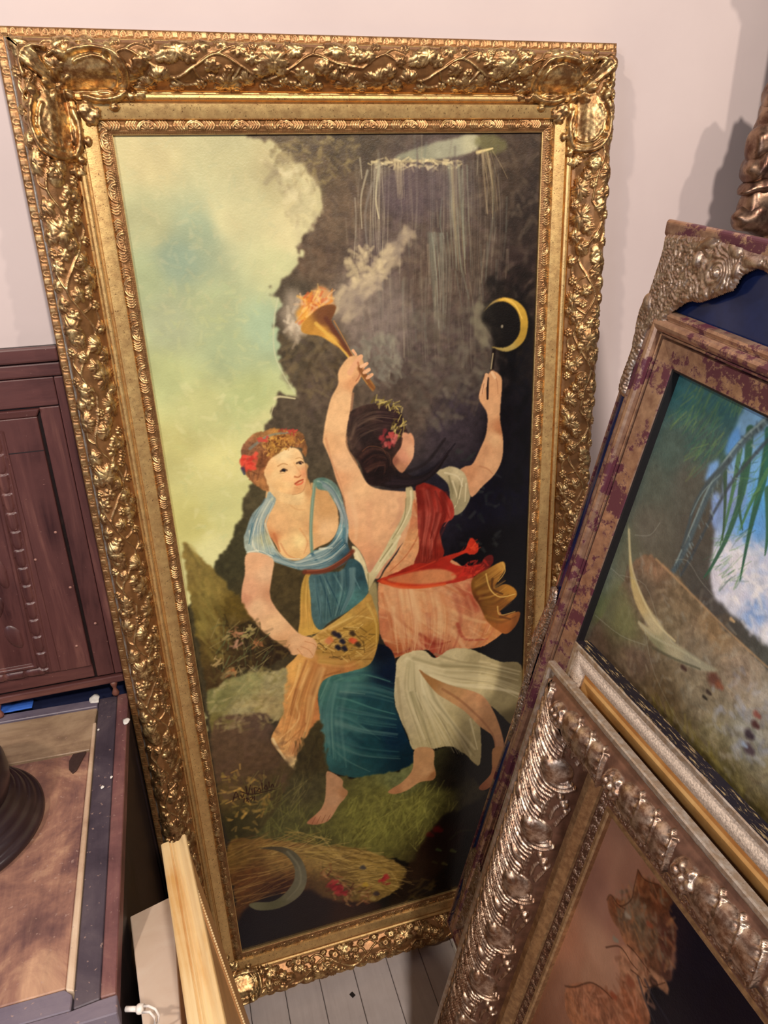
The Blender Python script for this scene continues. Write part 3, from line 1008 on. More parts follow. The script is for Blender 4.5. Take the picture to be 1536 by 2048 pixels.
('s',[(5418,3250),(5386,3494)],'a89c80',26,26,0.9,0.9),
('s',[(5378,3576),(5302,4034)],'6c3828',26,17,0.8,0.9),
('g',[(2335,2179),(2591,2016),(2792,2208),(2756,2388),(2476,2516),(2279,2575),(2227,2389)],[(2583,2123,'c89868'),(2457,2274,'c46c38'),(2292,2430,'d8a048'),(2648,2271,'c8a078')],3,7,0.95,0.05,1,1.6,True),
('d',[(2315,2142),(2666,2020),(2792,2208),(2556,2485),(2245,2536)],60,['e8b058','d88838','f0c878','c86038','e0b890'],134,45,-50,40,0.75),
('g',[(2536,2337),(2724,2291),(2815,2326),(2776,2441),(2731,2534),(2813,2712),(2921,2887),(3082,3147),(3355,3566),(3352,3631),(3302,3642),(2985,3138),(2912,3024),(2746,2888),(2551,2752),(2369,2708),(2265,2656),(2290,2539)],[(2633,2490,'70462c'),(2330,2616,'b8863c'),(2540,2691,'c89444'),(2689,2793,'d8a850'),(2791,2680,'6c402c'),(2916,2963,'7c4e2c'),(2910,3054,'b88440'),(3329,3596,'9a6a38'),(3173,3414,'7c4c2c')],1,0,1.0,0.05,1,2.2,True),
('s',[(2489,2554),(2655,2730),(2912,3024),(3249,3540)],'dcb458',53,23,0.8,0.9),
('s',[(2648,2491),(2846,2805),(3034,3127)],'5c3428',68,45,0.8,0.9),
('s',[(2770,2537),(2888,2770),(3030,3065)],'a87848',23,15,0.8,0.9),
('g',[(2852,3212),(2988,3092),(3165,3107),(3204,3298),(3112,3487),(3006,3613),(2935,3994),(2844,4397),(2881,4613),(3018,4888),(3222,5266),(3728,5427),(4043,5472),(4128,5714),(4055,6078),(3903,6243),(3694,6448),(3597,6576),(3384,6831),(3266,7006),(3107,6879),(3032,6576),(2935,6369),(2805,6178),(2765,5968),(2758,5512),(2718,5328),(2634,5053),(2571,4744),(2475,4454),(2466,4353),(2538,4032),(2641,3720),(2768,3510),(2780,3338)],[(2892,3348,'e0b488'),(2867,3743,'e2ba90'),(2679,4129,'e4bc92'),(2536,4403,'dcae84'),(2801,4816,'e0b690'),(2701,5063,'d4a07a'),(3030,5284,'e2b890'),(2827,5794,'e0b08c'),(3181,5757,'dcae88'),(3631,5641,'dcb08c'),(3341,6153,'deae88'),(3099,6492,'d49c78'),(3850,5858,'d4a482'),(3266,6810,'cc9478'),(3994,5602,'cfa27e'),(3012,3518,'d09a72'),(2808,6113,'d8a47c')],1,0,1.0,0.05,1,1.5,True),
('s',[(3724,5563),(3714,5838),(3524,6088)],'c4937a',82,36,0.35,0.9),
('s',[(3190,5576),(3149,6029),(3193,6412)],'cf9c7c',125,71,0.35,0.9),
('s',[(2854,5348),(2931,5810),(2911,6177)],'e8c29c',105,52,0.4,0.9),
('s',[(2515,4358),(2573,4702),(2729,5286),(2761,5875)],'c08a68',41,25,0.5,0.9),
('s',[(3003,3676),(2925,4157),(2855,4483),(3011,4861)],'c48c68',41,24,0.5,0.9),
('s',[(2973,3340),(3079,3193),(3165,3107)],'deab88',88,70,1,0.3),
('s',[(3172,3279),(3257,3224)],'deab88',64,51,1,0.3),
('s',[(3201,3361),(3285,3321)],'deab88',72,58,1,0.3),
('s',[(3228,3459),(3330,3404)],'deab88',65,52,1,0.3),
('s',[(3042,3004),(3086,3069)],'deab88',47,38,1,0.3),
('s',[(3112,3196),(3135,3371),(3063,3483)],'9c5c40',32,16,0.6,0.9),
('s',[(3204,3298),(3282,3384),(3311,3450)],'a06a50',16,8,0.6,0.9),
('s',[(3139,3292),(3251,3500),(3352,3631)],'7c4e2c',80,40,0.9,0.9),
('s',[(3157,3262),(3232,3230)],'e8bc9c',48,40,0.9,0.3),
('s',[(3201,3361),(3284,3329)],'e4b492',48,40,0.9,0.3),
('s',[(3245,3452),(3312,3427)],'dca888',40,32,0.9,0.3),
('g',[(5174,3978),(5235,3730),(5324,3588),(5441,3541),(5571,3645),(5593,3807),(5578,4019),(5567,4366),(5631,4728),(5619,5089),(5490,5349),(5253,5549),(5035,5715),(4921,5364),(4809,5212),(4921,5136),(5061,5109),(5200,4855),(5309,4601),(5323,4252)],[(5463,3752,'d8a47c'),(5424,4176,'dcaa82'),(5479,4710,'dcb088'),(5439,5158,'d8a882'),(5204,5403,'d4a07c'),(5015,5285,'c8906c'),(5293,4867,'cf9b76'),(5589,4544,'b87c58')],1,0,1.0,0.05,1,1.6,True),
('s',[(5245,3773),(5297,3586)],'d8a078',53,44,1.0,0.9),
('s',[(5209,3897),(5244,3748)],'d09870',53,44,1.0,0.9),
('s',[(5405,3562),(5480,3686)],'dca880',79,70,1.0,0.9),
('s',[(5325,3655),(5329,3994)],'1a1010',53,35,0.9,0.9),
('s',[(5202,5173),(5345,5237),(5442,5342)],'b07858',37,19,0.5,0.9),
('s',[(5245,3799),(5200,3913)],'e0b08c',53,44,1,0.3),
('s',[(5271,3692),(5245,3858)],'e0b08c',53,44,1,0.3),
('s',[(5306,3587),(5290,3778)],'e0b08c',52,44,1,0.3),
('s',[(5262,3733),(5228,3899)],'8c5c44',13,9,0.7,0.9),
('s',[(5433,3581),(5499,3714),(5521,3928)],'b07c5c',26,18,0.5,0.9),
('s',[(5405,3562),(5461,3651)],'ecc4a0',52,44,0.9,0.3),
('g',[(4368,5154),(4505,5127),(4643,5100),(4809,5167),(4940,5321),(4997,5607),(5016,5750),(4874,5966),(4683,6004),(4639,5696),(4594,5412)],[(4550,5223,'b4a888'),(4781,5254,'c8bc9c'),(4874,5589,'b0a484'),(4779,5857,'9c9478'),(4640,5510,'8c8468')],1,0,1.0,0.05,1,1.6,True),
('s',[(4550,5205),(4781,5300),(4874,5496)],'dcd2b4',37,18,0.7,0.9),
('s',[(4687,5378),(4779,5716),(4712,5894)],'dcd2b4',37,19,0.7,0.9),
('s',[(4874,5358),(4808,5720)],'dcd2b4',37,19,0.7,0.9),
('s',[(4940,5459),(4921,5784)],'dcd2b4',38,19,0.7,0.9),
('s',[(4623,5278),(4695,5611)],'7c7458',37,18,0.6,0.9),
('s',[(4827,5490),(4751,5825)],'7c7458',37,19,0.6,0.9),
('g',[(3838,5352),(3954,5396),(3973,5691),(3873,6002),(3700,6258),(3599,6528),(3406,6737),(3211,6996),(3090,7221),(3030,6963),(2906,6746),(2857,6498),(2832,6304),(2935,6369),(3047,6626),(3108,6860),(3243,6709),(3418,6450),(3517,6276),(3710,5977),(3829,5670)],[(3906,5498,'b8ac88'),(3847,5951,'c4b894'),(3557,6425,'d0c8a0'),(3266,6810,'d4caa4'),(2961,6563,'d8ceaa'),(3070,7069,'c0b48c')],1,0,1.0,0.05,1,1.6,True),
('s',[(3925,5455),(3898,5773),(3656,6204)],'e8dfbe',45,18,0.7,0.9),
('s',[(3700,6258),(3460,6553),(3236,6854)],'e8dfbe',47,19,0.7,0.9),
('s',[(2896,6438),(2995,6762),(3082,7022)],'e8dfbe',46,18,0.7,0.9),
('s',[(3831,5579),(3784,5941),(3562,6283)],'8c8460',27,18,0.6,0.9),
('s',[(3558,6378),(3318,6673)],'8c8460',28,19,0.6,0.9),
('s',[(3089,6876),(3083,7170)],'8c8460',28,19,0.6,0.9),
('g',[(3092,7172),(3227,7048),(3248,7402),(3234,8119),(3127,7785),(3050,7464)],[(0,0,'9c9068')],2,2,1.0,0.05,1,1.6,True),
('g',[(3976,5600),(4097,5896),(4123,6375),(4039,6750),(4340,6901),(4630,6852),(4922,7105),(5222,7468),(5481,7832),(5642,8132),(5755,8539),(5391,8796),(5026,8829),(4615,8761),(4410,8915),(4212,8705),(4063,8640),(3618,8683),(3423,8672),(3339,8353),(3253,8123),(3248,7604),(3257,7203),(3303,7013),(3498,6754),(3741,6408),(3890,6052)],[(3984,5972,'c8835f'),(4021,6358,'d89d6f'),(3685,6689,'d8a177'),(3494,6851,'d4956b'),(4146,7067,'cc8c64'),(3471,7445,'d8996f'),(3943,7536,'dca97f'),(4625,7460,'d09470'),(5224,7677,'a8503c'),(4420,8154,'d4a57b'),(3637,8098,'d09167'),(4923,8475,'c88963'),(5544,8495,'c0814f'),(3524,8554,'a85d3b'),(4213,8651,'a04838'),(3356,7935,'bc7553')],1,2,1.0,0.08,1,1.6,True),
('c',[(3976,5600),(4097,5896),(4123,6375),(4039,6750),(4340,6901),(4630,6852),(4922,7105),(5222,7468),(5481,7832),(5642,8132),(5755,8539),(5391,8796),(5026,8829),(4615,8761),(4410,8915),(4212,8705),(4063,8640),(3618,8683),(3423,8672),(3339,8353),(3253,8123),(3248,7604),(3257,7203),(3303,7013),(3498,6754),(3741,6408),(3890,6052)]),
('s',[(3675,6982),(4232,7591),(5024,8170),(5647,8407)],'e4b98b',116,46,0.5,0.9),
('s',[(3378,7427),(3641,7994),(4113,8629)],'e0b187',137,55,0.5,0.9),
('s',[(3336,7318),(3494,8068),(3526,8500)],'b46943',68,27,0.5,0.9),
('s',[(3553,7768),(3830,8138),(4217,8434)],'a85d3b',70,28,0.55,0.9),
('s',[(3662,7380),(4127,7988),(4619,8303),(4923,8806)],'e4bd93',157,63,0.45,0.9),
('s',[(3486,7046),(3854,7315),(4428,7526),(5126,8083)],'c4855b',58,23,0.45,0.9),
('s',[(4239,7184),(4822,7601),(5538,8166)],'b86d47',59,24,0.5,0.9),
('s',[(4627,7255),(5124,7869),(5645,8296)],'a04a34',91,36,0.6,0.9),
('s',[(4770,8226),(4923,8585),(5390,8685)],'9c3c30',74,30,0.6,0.9),
('s',[(4022,8285),(4314,8564),(4617,8574)],'8c3428',72,29,0.6,0.9),
('s',[(3991,5694),(4072,6175),(3827,6616),(3492,6899)],'b0613f',46,18,0.6,0.9),
('s',[(3814,6134),(3692,6496),(3402,6834)],'e8bd93',84,34,0.6,0.9),
('s',[(3339,8353),(3522,8607),(3818,8564)],'8c3c30',81,32,0.6,0.9),
('s',[(3809,7206),(3935,7844),(4417,8368)],'e8c59b',78,31,0.5,0.9),
('d',[(3976,5600),(4097,5896),(4123,6375),(4039,6750),(4340,6901),(4630,6852),(4922,7105),(5222,7468),(5481,7832),(5642,8132),(5755,8539),(5391,8796),(5026,8829),(4615,8761),(4410,8915),(4212,8705),(4063,8640),(3618,8683),(3423,8672),(3339,8353),(3253,8123),(3248,7604),(3257,7203),(3303,7013),(3498,6754),(3741,6408),(3890,6052)],120,['e8c197','dca97f','c08157'],363,50,35,20,0.3),
('s',[(4429,7519),(4505,7972),(4482,8439)],'b86943',39,10,0.3,1.2),
('s',[(4012,7880),(4026,8373)],'e0b183',56,14,0.21,1.2),
('s',[(3879,7351),(3935,7833),(3964,8373)],'e8c59b',86,22,0.22,1.2),
('s',[(5441,7814),(5621,8196),(5468,8572),(5221,8831)],'b86943',91,23,0.33,1.2),
('s',[(3576,7271),(3578,7782),(3667,8322)],'d49d77',95,24,0.28,1.2),
('s',[(4360,7494),(4472,7934),(4429,8446)],'c88157',64,16,0.31,1.2),
('s',[(5486,8139),(5358,8575)],'a04c3c',81,20,0.3,1.2),
('s',[(4455,7538),(4527,7943),(4521,8453),(4440,8772)],'e0b183',78,19,0.37,1.2),
('s',[(4201,7473),(4270,7920),(4269,8396)],'c88157',70,18,0.24,1.2),
('s',[(5279,7770),(5443,8141),(5299,8551),(5098,8844)],'b86943',132,33,0.31,1.2),
('s',[(4690,8009),(4621,8472),(4539,8756)],'d49d77',53,13,0.32,1.2),
('s',[(5282,7766),(5442,8156),(5289,8579),(5088,8826)],'b86943',89,22,0.33,1.2),
('s',[(4055,7393),(4112,7892),(4166,8377),(4151,8739)],'c88157',84,21,0.23,1.2),
('s',[(4976,7689),(5093,8073),(5024,8530),(4853,8806)],'d49d77',70,17,0.39,1.2),
('s',[(4482,7526),(4601,7961),(4570,8461),(4464,8777)],'b86943',127,32,0.27,1.2),
('s',[(3832,7809),(3899,8371),(3959,8723)],'c88157',44,11,0.27,1.2),
('s',[(4569,7953),(4540,8451)],'c88157',69,17,0.25,1.2),
('s',[(3822,7325),(3852,7840),(3906,8364),(3976,8710)],'d49d77',63,16,0.22,1.2),
('s',[(4497,7526),(4626,8002),(4559,8430),(4515,8778)],'d49d77',70,18,0.4,1.2),
('s',[(5134,7724),(5260,8122),(5161,8547),(4979,8815)],'d49d77',80,20,0.39,1.2),
('s',[(4299,7482),(4382,7952),(4370,8430),(4349,8753)],'e8c59b',64,16,0.26,1.2),
('s',[(4153,7451),(4221,7884),(4237,8392),(4207,8726)],'b86943',69,17,0.21,1.2),
('s',[(3680,7293),(3705,7787),(3781,8320),(3858,8695)],'e8c59b',41,10,0.21,1.2),
('s',[(3603,7763),(3690,8306),(3776,8665)],'d49d77',53,13,0.34,1.2),
('s',[(3984,7394),(4024,7872),(4074,8363),(4097,8741)],'e8c59b',96,24,0.26,1.2),
('s',[(3922,7852),(3959,8379),(3986,8692)],'b86943',51,13,0.33,1.2),
('s',[(3735,7318),(3756,7829),(3818,8318),(3874,8690)],'e0b183',74,19,0.28,1.2),
('s',[(3609,7289),(3646,7767),(3712,8334)],'b86943',36,9,0.39,1.2),
('s',[(4223,7913),(4226,8384)],'a04c3c',67,17,0.25,1.2),
('s',[(5365,7782),(5503,8180),(5360,8560)],'e8c59b',65,16,0.33,1.2),
('s',[(3516,7262),(3571,7778),(3643,8318),(3737,8676)],'e8c59b',85,21,0.22,1.2),
('s',[(4478,7554),(4557,7967),(4521,8458),(4459,8775)],'c88157',60,15,0.3,1.2),
('s',[(4417,7933),(4418,8431)],'d49d77',128,32,0.34,1.2),
('s',[(5189,8110),(5094,8522)],'e0b183',114,28,0.34,1.2),
('s',[(4296,7499),(4350,7917),(4348,8414),(4313,8747)],'c88157',60,15,0.32,1.2),
('s',[(3814,7832),(3870,8349)],'d49d77',40,10,0.3,1.2),
('s',[(5443,7805),(5582,8171),(5451,8598),(5182,8834)],'b86943',48,12,0.39,1.2),
('s',[(5318,7787),(5469,8164),(5315,8558)],'e0b183',109,27,0.25,1.2),
('s',[(3937,7826),(3983,8364),(4044,8721)],'e8c59b',108,27,0.22,1.2),
('s',[(4356,7501),(4437,7964),(4434,8423),(4374,8773)],'e8c59b',106,26,0.32,1.2),
('s',[(3880,7360),(3938,7836),(3973,8342),(3986,8685)],'d49d77',120,30,0.39,1.2),
('s',[(5235,7751),(5407,8138),(5262,8555)],'c88157',42,11,0.31,1.2),
('s',[(3983,7384),(4056,7878),(4077,8365),(4084,8726)],'c88157',114,28,0.22,1.2),
('s',[(4163,7886),(4196,8386)],'a04c3c',55,14,0.26,1.2),
('s',[(4713,7617),(4830,8023),(4789,8486),(4654,8801)],'a04c3c',109,27,0.38,1.2),
('s',[(3705,7819),(3763,8317)],'a04c3c',38,9,0.27,1.2),
('s',[(3775,7727),(3811,8177),(3773,8597)],'e4b98f',79,20,0.3,1.2),
('s',[(3641,7232),(3709,7691),(3713,8130),(3719,8617)],'e8c59b',71,18,0.22,1.2),
('s',[(3844,7278),(3919,7754),(3933,8211)],'e4b98f',68,17,0.35,1.2),
('s',[(3901,7725),(3937,8230),(3890,8621)],'c07957',76,19,0.29,1.2),
('s',[(3516,7644),(3543,8076),(3583,8615)],'e8c59b',87,22,0.29,1.2),
('s',[(3603,7227),(3649,7696),(3697,8156),(3683,8591)],'c07957',93,23,0.28,1.2),
('s',[(4213,7387),(4299,7832),(4300,8339),(4180,8659)],'e8c59b',86,22,0.26,1.2),
('s',[(3888,7294),(3964,7745),(3944,8226),(3908,8643)],'e4b98f',92,23,0.27,1.2),
('s',[(3841,7285),(3948,7747),(3956,8208),(3872,8601)],'c07957',45,11,0.18,1.2),
('s',[(3518,7638),(3552,8075)],'e8c59b',65,16,0.22,1.2),
('s',[(3484,7666),(3536,8094)],'c07957',60,15,0.26,1.2),
('s',[(3820,7300),(3868,7708),(3886,8186)],'e4b98f',100,25,0.29,1.2),
('s',[(4034,7776),(4057,8277)],'c07957',74,18,0.18,1.2),
('s',[(3613,7236),(3640,7697),(3692,8150),(3683,8609)],'e4b98f',101,25,0.31,1.2),
('s',[(3853,7293),(3953,7751),(3938,8221),(3895,8618)],'e4b98f',49,12,0.34,1.2),
('s',[(3870,7284),(3965,7747),(3979,8220),(3889,8635)],'e4b98f',59,15,0.31,1.2),
('s',[(3448,7183),(3516,7676),(3544,8083),(3579,8591)],'e4b98f',79,20,0.18,1.2),
('s',[(3853,7282),(3920,7724),(3923,8237),(3862,8612)],'e8c59b',85,21,0.22,1.2),
('s',[(4021,7763),(4047,8266)],'e8c59b',80,20,0.27,1.2),
('s',[(3403,7177),(3427,7625),(3473,8086)],'e4b98f',46,11,0.18,1.2),
('s',[(3808,7278),(3881,7727),(3900,8197),(3851,8638)],'e4b98f',53,13,0.18,1.2),
('s',[(3363,7158),(3397,7648),(3455,8080)],'e8c59b',39,10,0.19,1.2),
('s',[(3815,7296),(3869,7722),(3897,8190),(3823,8609)],'c07957',34,8,0.34,1.2),
('s',[(3728,7254),(3771,7715),(3785,8186)],'c07957',54,13,0.22,1.2),
('s',[(4328,7834),(4309,8335)],'c07957',114,29,0.29,1.2),
('s',[(4195,7380),(4273,7819),(4264,8337),(4155,8635)],'c07957',47,12,0.29,1.2),
('c',None),
('g',[(3618,8683),(4063,8640),(4309,8870),(4615,8739),(5026,8829),(5288,8999),(5664,9254),(6124,9439),(6172,10261),(6150,10999),(5803,10659),(5576,10356),(5245,10033),(5136,9887),(5249,10516),(5259,11648),(4924,11298),(4598,11020),(4170,10964),(3804,10863),(3711,10475),(3570,10082),(3466,9594),(3507,9042)],[(3907,8912,'d0c4a0'),(4613,9073,'c8bc98'),(5238,9215,'a89c78'),(5888,9596,'8c805c'),(5792,10167,'a49870'),(3792,9446,'c4b898'),(3671,10108,'bcb090'),(4192,9773,'c8bc98'),(4391,10414,'bcb088'),(4815,10770,'b4a880'),(5090,11344,'a89c74'),(5242,9678,'c8bc94'),(5916,10688,'5c5234')],1,2,1.0,0.05,1,1.6,True),
('s',[(3762,8770),(4102,9180),(4713,9552),(5677,9900),(6101,10123)],'e4dab8',105,52,0.7,0.9),
('s',[(3907,8912),(4612,9242),(5240,9445)],'dcd0ac',85,42,0.6,0.9),
('s',[(4103,9124),(4818,9461),(5674,9757)],'8c8060',43,21,0.6,0.9),
('s',[(3805,9000),(3786,9673),(4070,10692)],'e0d6b4',95,48,0.55,0.9),
('s',[(4049,9280),(4136,9992),(4384,10899)],'e0d6b4',97,49,0.55,0.9),
('s',[(3981,9152),(4003,9959),(4194,10847)],'8c8062',54,27,0.6,0.9),
('s',[(4196,9543),(4603,10349),(5145,11233)],'d8ceaa',99,49,0.6,0.9),
('s',[(4394,10176),(4599,10835)],'8c8060',79,40,0.5,0.9),
('s',[(3552,9163),(3620,10095),(3807,10742)],'a09474',63,32,0.5,0.9),
('s',[(5237,9157),(5666,9370),(6107,9588)],'d4c8a4',67,33,0.5,0.9),
('s',[(4311,8782),(4819,9063),(5450,9263)],'988c6c',53,27,0.5,0.9),
('s',[(5032,10460),(5200,11248)],'ded4b0',47,23,0.7,0.9),
('s',[(4036,9023),(4201,9745),(4560,10435)],'d4caa8',89,22,0.42,1.2),
('s',[(4036,9661),(4359,10383)],'7c7456',82,21,0.24,1.2),
('s',[(4006,9003),(4126,9685),(4486,10398),(4868,11286)],'e0d8b8',117,29,0.29,1.2),
('s',[(4084,9038),(4238,9767),(4655,10497),(5037,11382)],'e0d8b8',84,21,0.24,1.2),
('s',[(3855,8883),(3850,9534),(4066,10246)],'98906c',58,14,0.34,1.2),
('s',[(3894,8892),(3922,9584),(4178,10274),(4433,11076)],'98906c',118,29,0.23,1.2),
('s',[(3941,8964),(4023,9661),(4323,10366),(4611,11142)],'c8bc98',79,20,0.3,1.2),
('s',[(3924,8916),(3994,9616),(4272,10351),(4589,11118)],'e0d8b8',48,12,0.4,1.2),
('s',[(4012,8978),(4113,9700),(4437,10417),(4806,11237)],'e0d8b8',43,11,0.41,1.2),
('s',[(3858,8876),(3836,9551),(4031,10240),(4267,10982)],'d4caa8',115,29,0.4,1.2),
('s',[(4076,9061),(4274,9795),(4637,10472),(5061,11387)],'c8bc98',108,27,0.25,1.2),
('s',[(3918,8908),(3942,9608),(4240,10338),(4499,11081)],'d4caa8',54,14,0.31,1.2),
('s',[(3959,8942),(4061,9663),(4335,10367),(4680,11196)],'d4caa8',86,21,0.3,1.2),
('s',[(3962,8951),(4051,9650),(4349,10378),(4694,11204)],'e0d8b8',67,17,0.26,1.2),
('s',[(3803,9514),(4011,10216)],'e0d8b8',54,14,0.28,1.2),
('s',[(3889,8899),(3913,9594),(4163,10298)],'7c7456',40,10,0.33,1.2),
('s',[(3806,8825),(3761,9490),(3946,10191),(4165,10945)],'98906c',44,11,0.38,1.2),
('s',[(3733,8765),(3653,9417),(3828,10163),(3986,10863)],'d4caa8',87,22,0.24,1.2),
('s',[(3835,8871),(3821,9535),(4041,10247),(4263,10993)],'98906c',106,27,0.23,1.2),
('s',[(3770,8808),(3694,9436),(3851,10168),(4033,10861)],'98906c',51,13,0.27,1.2),
('s',[(4019,8993),(4131,9691),(4474,10396)],'c8bc98',34,9,0.39,1.2),
('s',[(3873,8899),(3843,9556),(4103,10285),(4323,10996)],'d4caa8',111,28,0.39,1.2),
('s',[(4231,9754),(4635,10444),(5036,11381)],'7c7456',49,12,0.29,1.2),
('s',[(3859,9559),(4051,10241)],'e0d8b8',50,13,0.28,1.2),
('s',[(3919,9564),(4148,10283)],'e0d8b8',43,11,0.38,1.2),
('s',[(3792,9525),(3960,10237)],'7c7456',41,10,0.35,1.2),
('s',[(3806,8825),(3716,9464),(3910,10190),(4131,10917)],'c8bc98',40,10,0.29,1.2),
('s',[(3945,8955),(4001,9622),(4297,10362)],'d4caa8',83,21,0.23,1.2),
('s',[(3965,8938),(4015,9656),(4333,10366),(4627,11144)],'d4caa8',70,17,0.37,1.2),
('s',[(3922,8939),(3980,9632),(4278,10350),(4572,11144)],'c8bc98',85,21,0.29,1.2),
('s',[(4268,9779),(4666,10470)],'d4caa8',121,30,0.36,1.2),
('s',[(4084,9683),(4431,10373),(4807,11273)],'7c7456',59,15,0.23,1.2),
('s',[(3827,9550),(4062,10269)],'98906c',87,22,0.35,1.2),
('s',[(3816,9539),(4025,10243),(4210,10940)],'98906c',73,18,0.41,1.2),
('s',[(4002,8994),(4093,9672),(4425,10396),(4763,11241)],'e0d8b8',53,13,0.41,1.2),
('s',[(4244,9749),(4643,10487),(5061,11355)],'d4caa8',115,29,0.39,1.2),
('s',[(3750,9492),(3909,10204),(4102,10925)],'d4caa8',48,12,0.4,1.2),
('s',[(4057,9035),(4181,9714),(4556,10445)],'e0d8b8',41,10,0.28,1.2),
('s',[(4102,9046),(4286,9792),(4680,10509),(5146,11418)],'7c7456',86,21,0.34,1.2),
('s',[(4045,9003),(4210,9752),(4591,10454),(4979,11350)],'d4caa8',74,18,0.36,1.2),
('s',[(4569,9281),(5375,9537)],'948a68',105,26,0.34,1.2),
('s',[(4002,8977),(4617,9377),(5395,9598),(6099,10039)],'d8ceac',65,16,0.28,1.2),
('s',[(3905,8826),(4498,9157),(5310,9357),(6068,9775)],'c4b894',117,29,0.38,1.2),
('s',[(3843,8734),(4434,9054),(5242,9268),(6099,9667)],'d8ceac',48,12,0.34,1.2),
('s',[(3921,8855),(4521,9184),(5297,9408),(6065,9789)],'e4dcbc',53,13,0.38,1.2),
('s',[(3861,8762),(4463,9052),(5264,9278)],'d8ceac',94,24,0.28,1.2),
('s',[(4032,9025),(4633,9422),(5424,9652),(6094,10083)],'d8ceac',116,29,0.22,1.2),
('s',[(4477,9063),(5262,9291)],'948a68',67,17,0.27,1.2),
('s',[(3866,8767),(4470,9084),(5267,9301),(6076,9720)],'948a68',51,13,0.24,1.2),
('s',[(4110,9116),(4684,9544),(5468,9753),(6072,10193)],'e4dcbc',65,16,0.39,1.2),
('s',[(3816,8726),(4412,8989),(5239,9222),(6067,9620)],'948a68',82,20,0.21,1.2),
('s',[(4584,9291),(5346,9526)],'e4dcbc',111,28,0.22,1.2),
('s',[(4589,9326),(5373,9576)],'e4dcbc',72,18,0.24,1.2),
('s',[(3857,8765),(4463,9036),(5258,9272),(6083,9647)],'d8ceac',91,23,0.4,1.2),
('s',[(4458,9067),(5276,9318),(6081,9685)],'948a68',111,28,0.27,1.2),
('s',[(3987,8936),(4580,9304),(5360,9523),(6106,9960)],'d8ceac',106,27,0.32,1.2),
('s',[(4028,9037),(4664,9461),(5421,9655),(6083,10111)],'d8ceac',86,22,0.33,1.2),
('s',[(3872,8768),(4463,9072),(5253,9287),(6081,9702)],'948a68',83,21,0.24,1.2),
('s',[(3889,8789),(4473,9087),(5281,9318),(6099,9723)],'948a68',63,16,0.26,1.2),
('s',[(4000,8949),(4600,9330),(5383,9556),(6099,9996)],'e4dcbc',63,16,0.26,1.2),
('s',[(4609,9348),(5362,9592),(6068,10013)],'c4b894',108,27,0.34,1.2),
('s',[(4087,9089),(4689,9537),(5432,9755),(6099,10210)],'d8ceac',66,16,0.24,1.2),
('s',[(4061,9057),(4634,9435),(5427,9682)],'d8ceac',36,9,0.32,1.2),
('s',[(4534,9230),(5324,9455)],'948a68',88,22,0.32,1.2),
('s',[(3956,8898),(4585,9280),(5343,9522),(6070,9912)],'c4b894',76,19,0.28,1.2),
('s',[(4439,9051),(5253,9286)],'948a68',87,22,0.35,1.2),
('g',[(3983,9063),(4201,9260),(4609,9550),(5083,9804),(5353,10035),(5578,10478),(5744,11017),(5797,11413),(5693,11903),(5550,12258),(5357,12360),(5241,12245),(5545,11926),(5595,11485),(5531,11023),(5251,10700),(4924,10251),(4606,9934),(4298,9625)],[(4200,9339,'a07448'),(4608,9700,'c09468'),(5138,10125,'c89870'),(5526,10711,'b88860'),(5706,11388,'b08060'),(5548,12124,'a87050'),(5245,10033,'c8946c')],1,0,1.0,0.05,1,1.6,True),
('s',[(4453,9605),(4923,10072),(5530,10960),(5622,11752)],'8c5c40',55,33,0.5,0.9),
('g',[(2010,8587),(2494,8274),(3244,8332),(3519,8715),(3466,9594),(3570,10082),(3755,10728),(3869,11189),(3423,11310),(2907,11296),(2507,11179),(2080,10861),(1970,10357),(2002,9677),(2014,9017)],[(2261,8968,'3c6c68'),(2646,8841,'4a7c78'),(2601,9605,'2c5c60'),(3094,9502,'1c4450'),(3409,9019,'0a1830'),(2352,10462,'34666c'),(2940,10624,'16404c'),(3452,10525,'0c2840'),(2515,11047,'245058'),(3745,11092,'0c2434'),(3335,8458,'081020'),(2051,9917,'4a7478')],1,1,1.0,0.08,1,1.6,True),
('s',[(2357,8936),(2834,8885),(3403,9184)],'5c8c84',51,20,0.6,0.9),
('s',[(2335,9259),(2612,9406),(3035,9692),(3474,9941)],'58908a',51,21,0.5,0.9),
('s',[(2168,9608),(2587,9829),(3150,10443)],'4c7c7c',62,25,0.45,0.9),
('s',[(2436,9174),(2906,9344)],'7ca098',41,16,0.6,0.9),
('s',[(2082,10155),(2435,10722),(2913,11163)],'5c8484',53,21,0.4,0.9),
('s',[(2780,9878),(3342,10735),(3693,11077)],'0c2c3c',96,38,0.4,0.9),
('s',[(2272,8808),(2053,9245)],'6c9890',50,20,0.5,0.9),
('s',[(2567,10169),(3129,10918)],'0e3440',97,39,0.4,0.9),
('s',[(2343,9706),(2856,10019),(3496,10259)],'1c4450',105,26,0.22,1.2),
('s',[(2555,8850),(3022,8917),(3447,9199)],'16384a',95,24,0.34,1.2),
('s',[(2203,10258),(2739,10718),(3521,11035)],'16384a',60,15,0.34,1.2),
('s',[(2237,10107),(2767,10555),(3524,10815)],'16384a',107,27,0.18,1.2),
('s',[(2295,9819),(2823,10174),(3500,10463)],'16384a',77,19,0.28,1.2),
('s',[(2294,9819),(2843,10166),(3497,10428)],'78a09c',160,40,0.29,1.2),
('s',[(2445,9230),(2949,9376),(3475,9652)],'16384a',107,27,0.21,1.2),
('s',[(2491,9037),(2983,9191),(3480,9467)],'78a09c',133,33,0.19,1.2),
('s',[(2368,9545),(2886,9793),(3501,10078)],'3c6c70',129,32,0.27,1.2),
('s',[(2187,10253),(2751,10714),(3542,11025)],'78a09c',70,18,0.3,1.2),
('s',[(2348,9579),(2866,9835),(3487,10102)],'16384a',47,12,0.21,1.2),
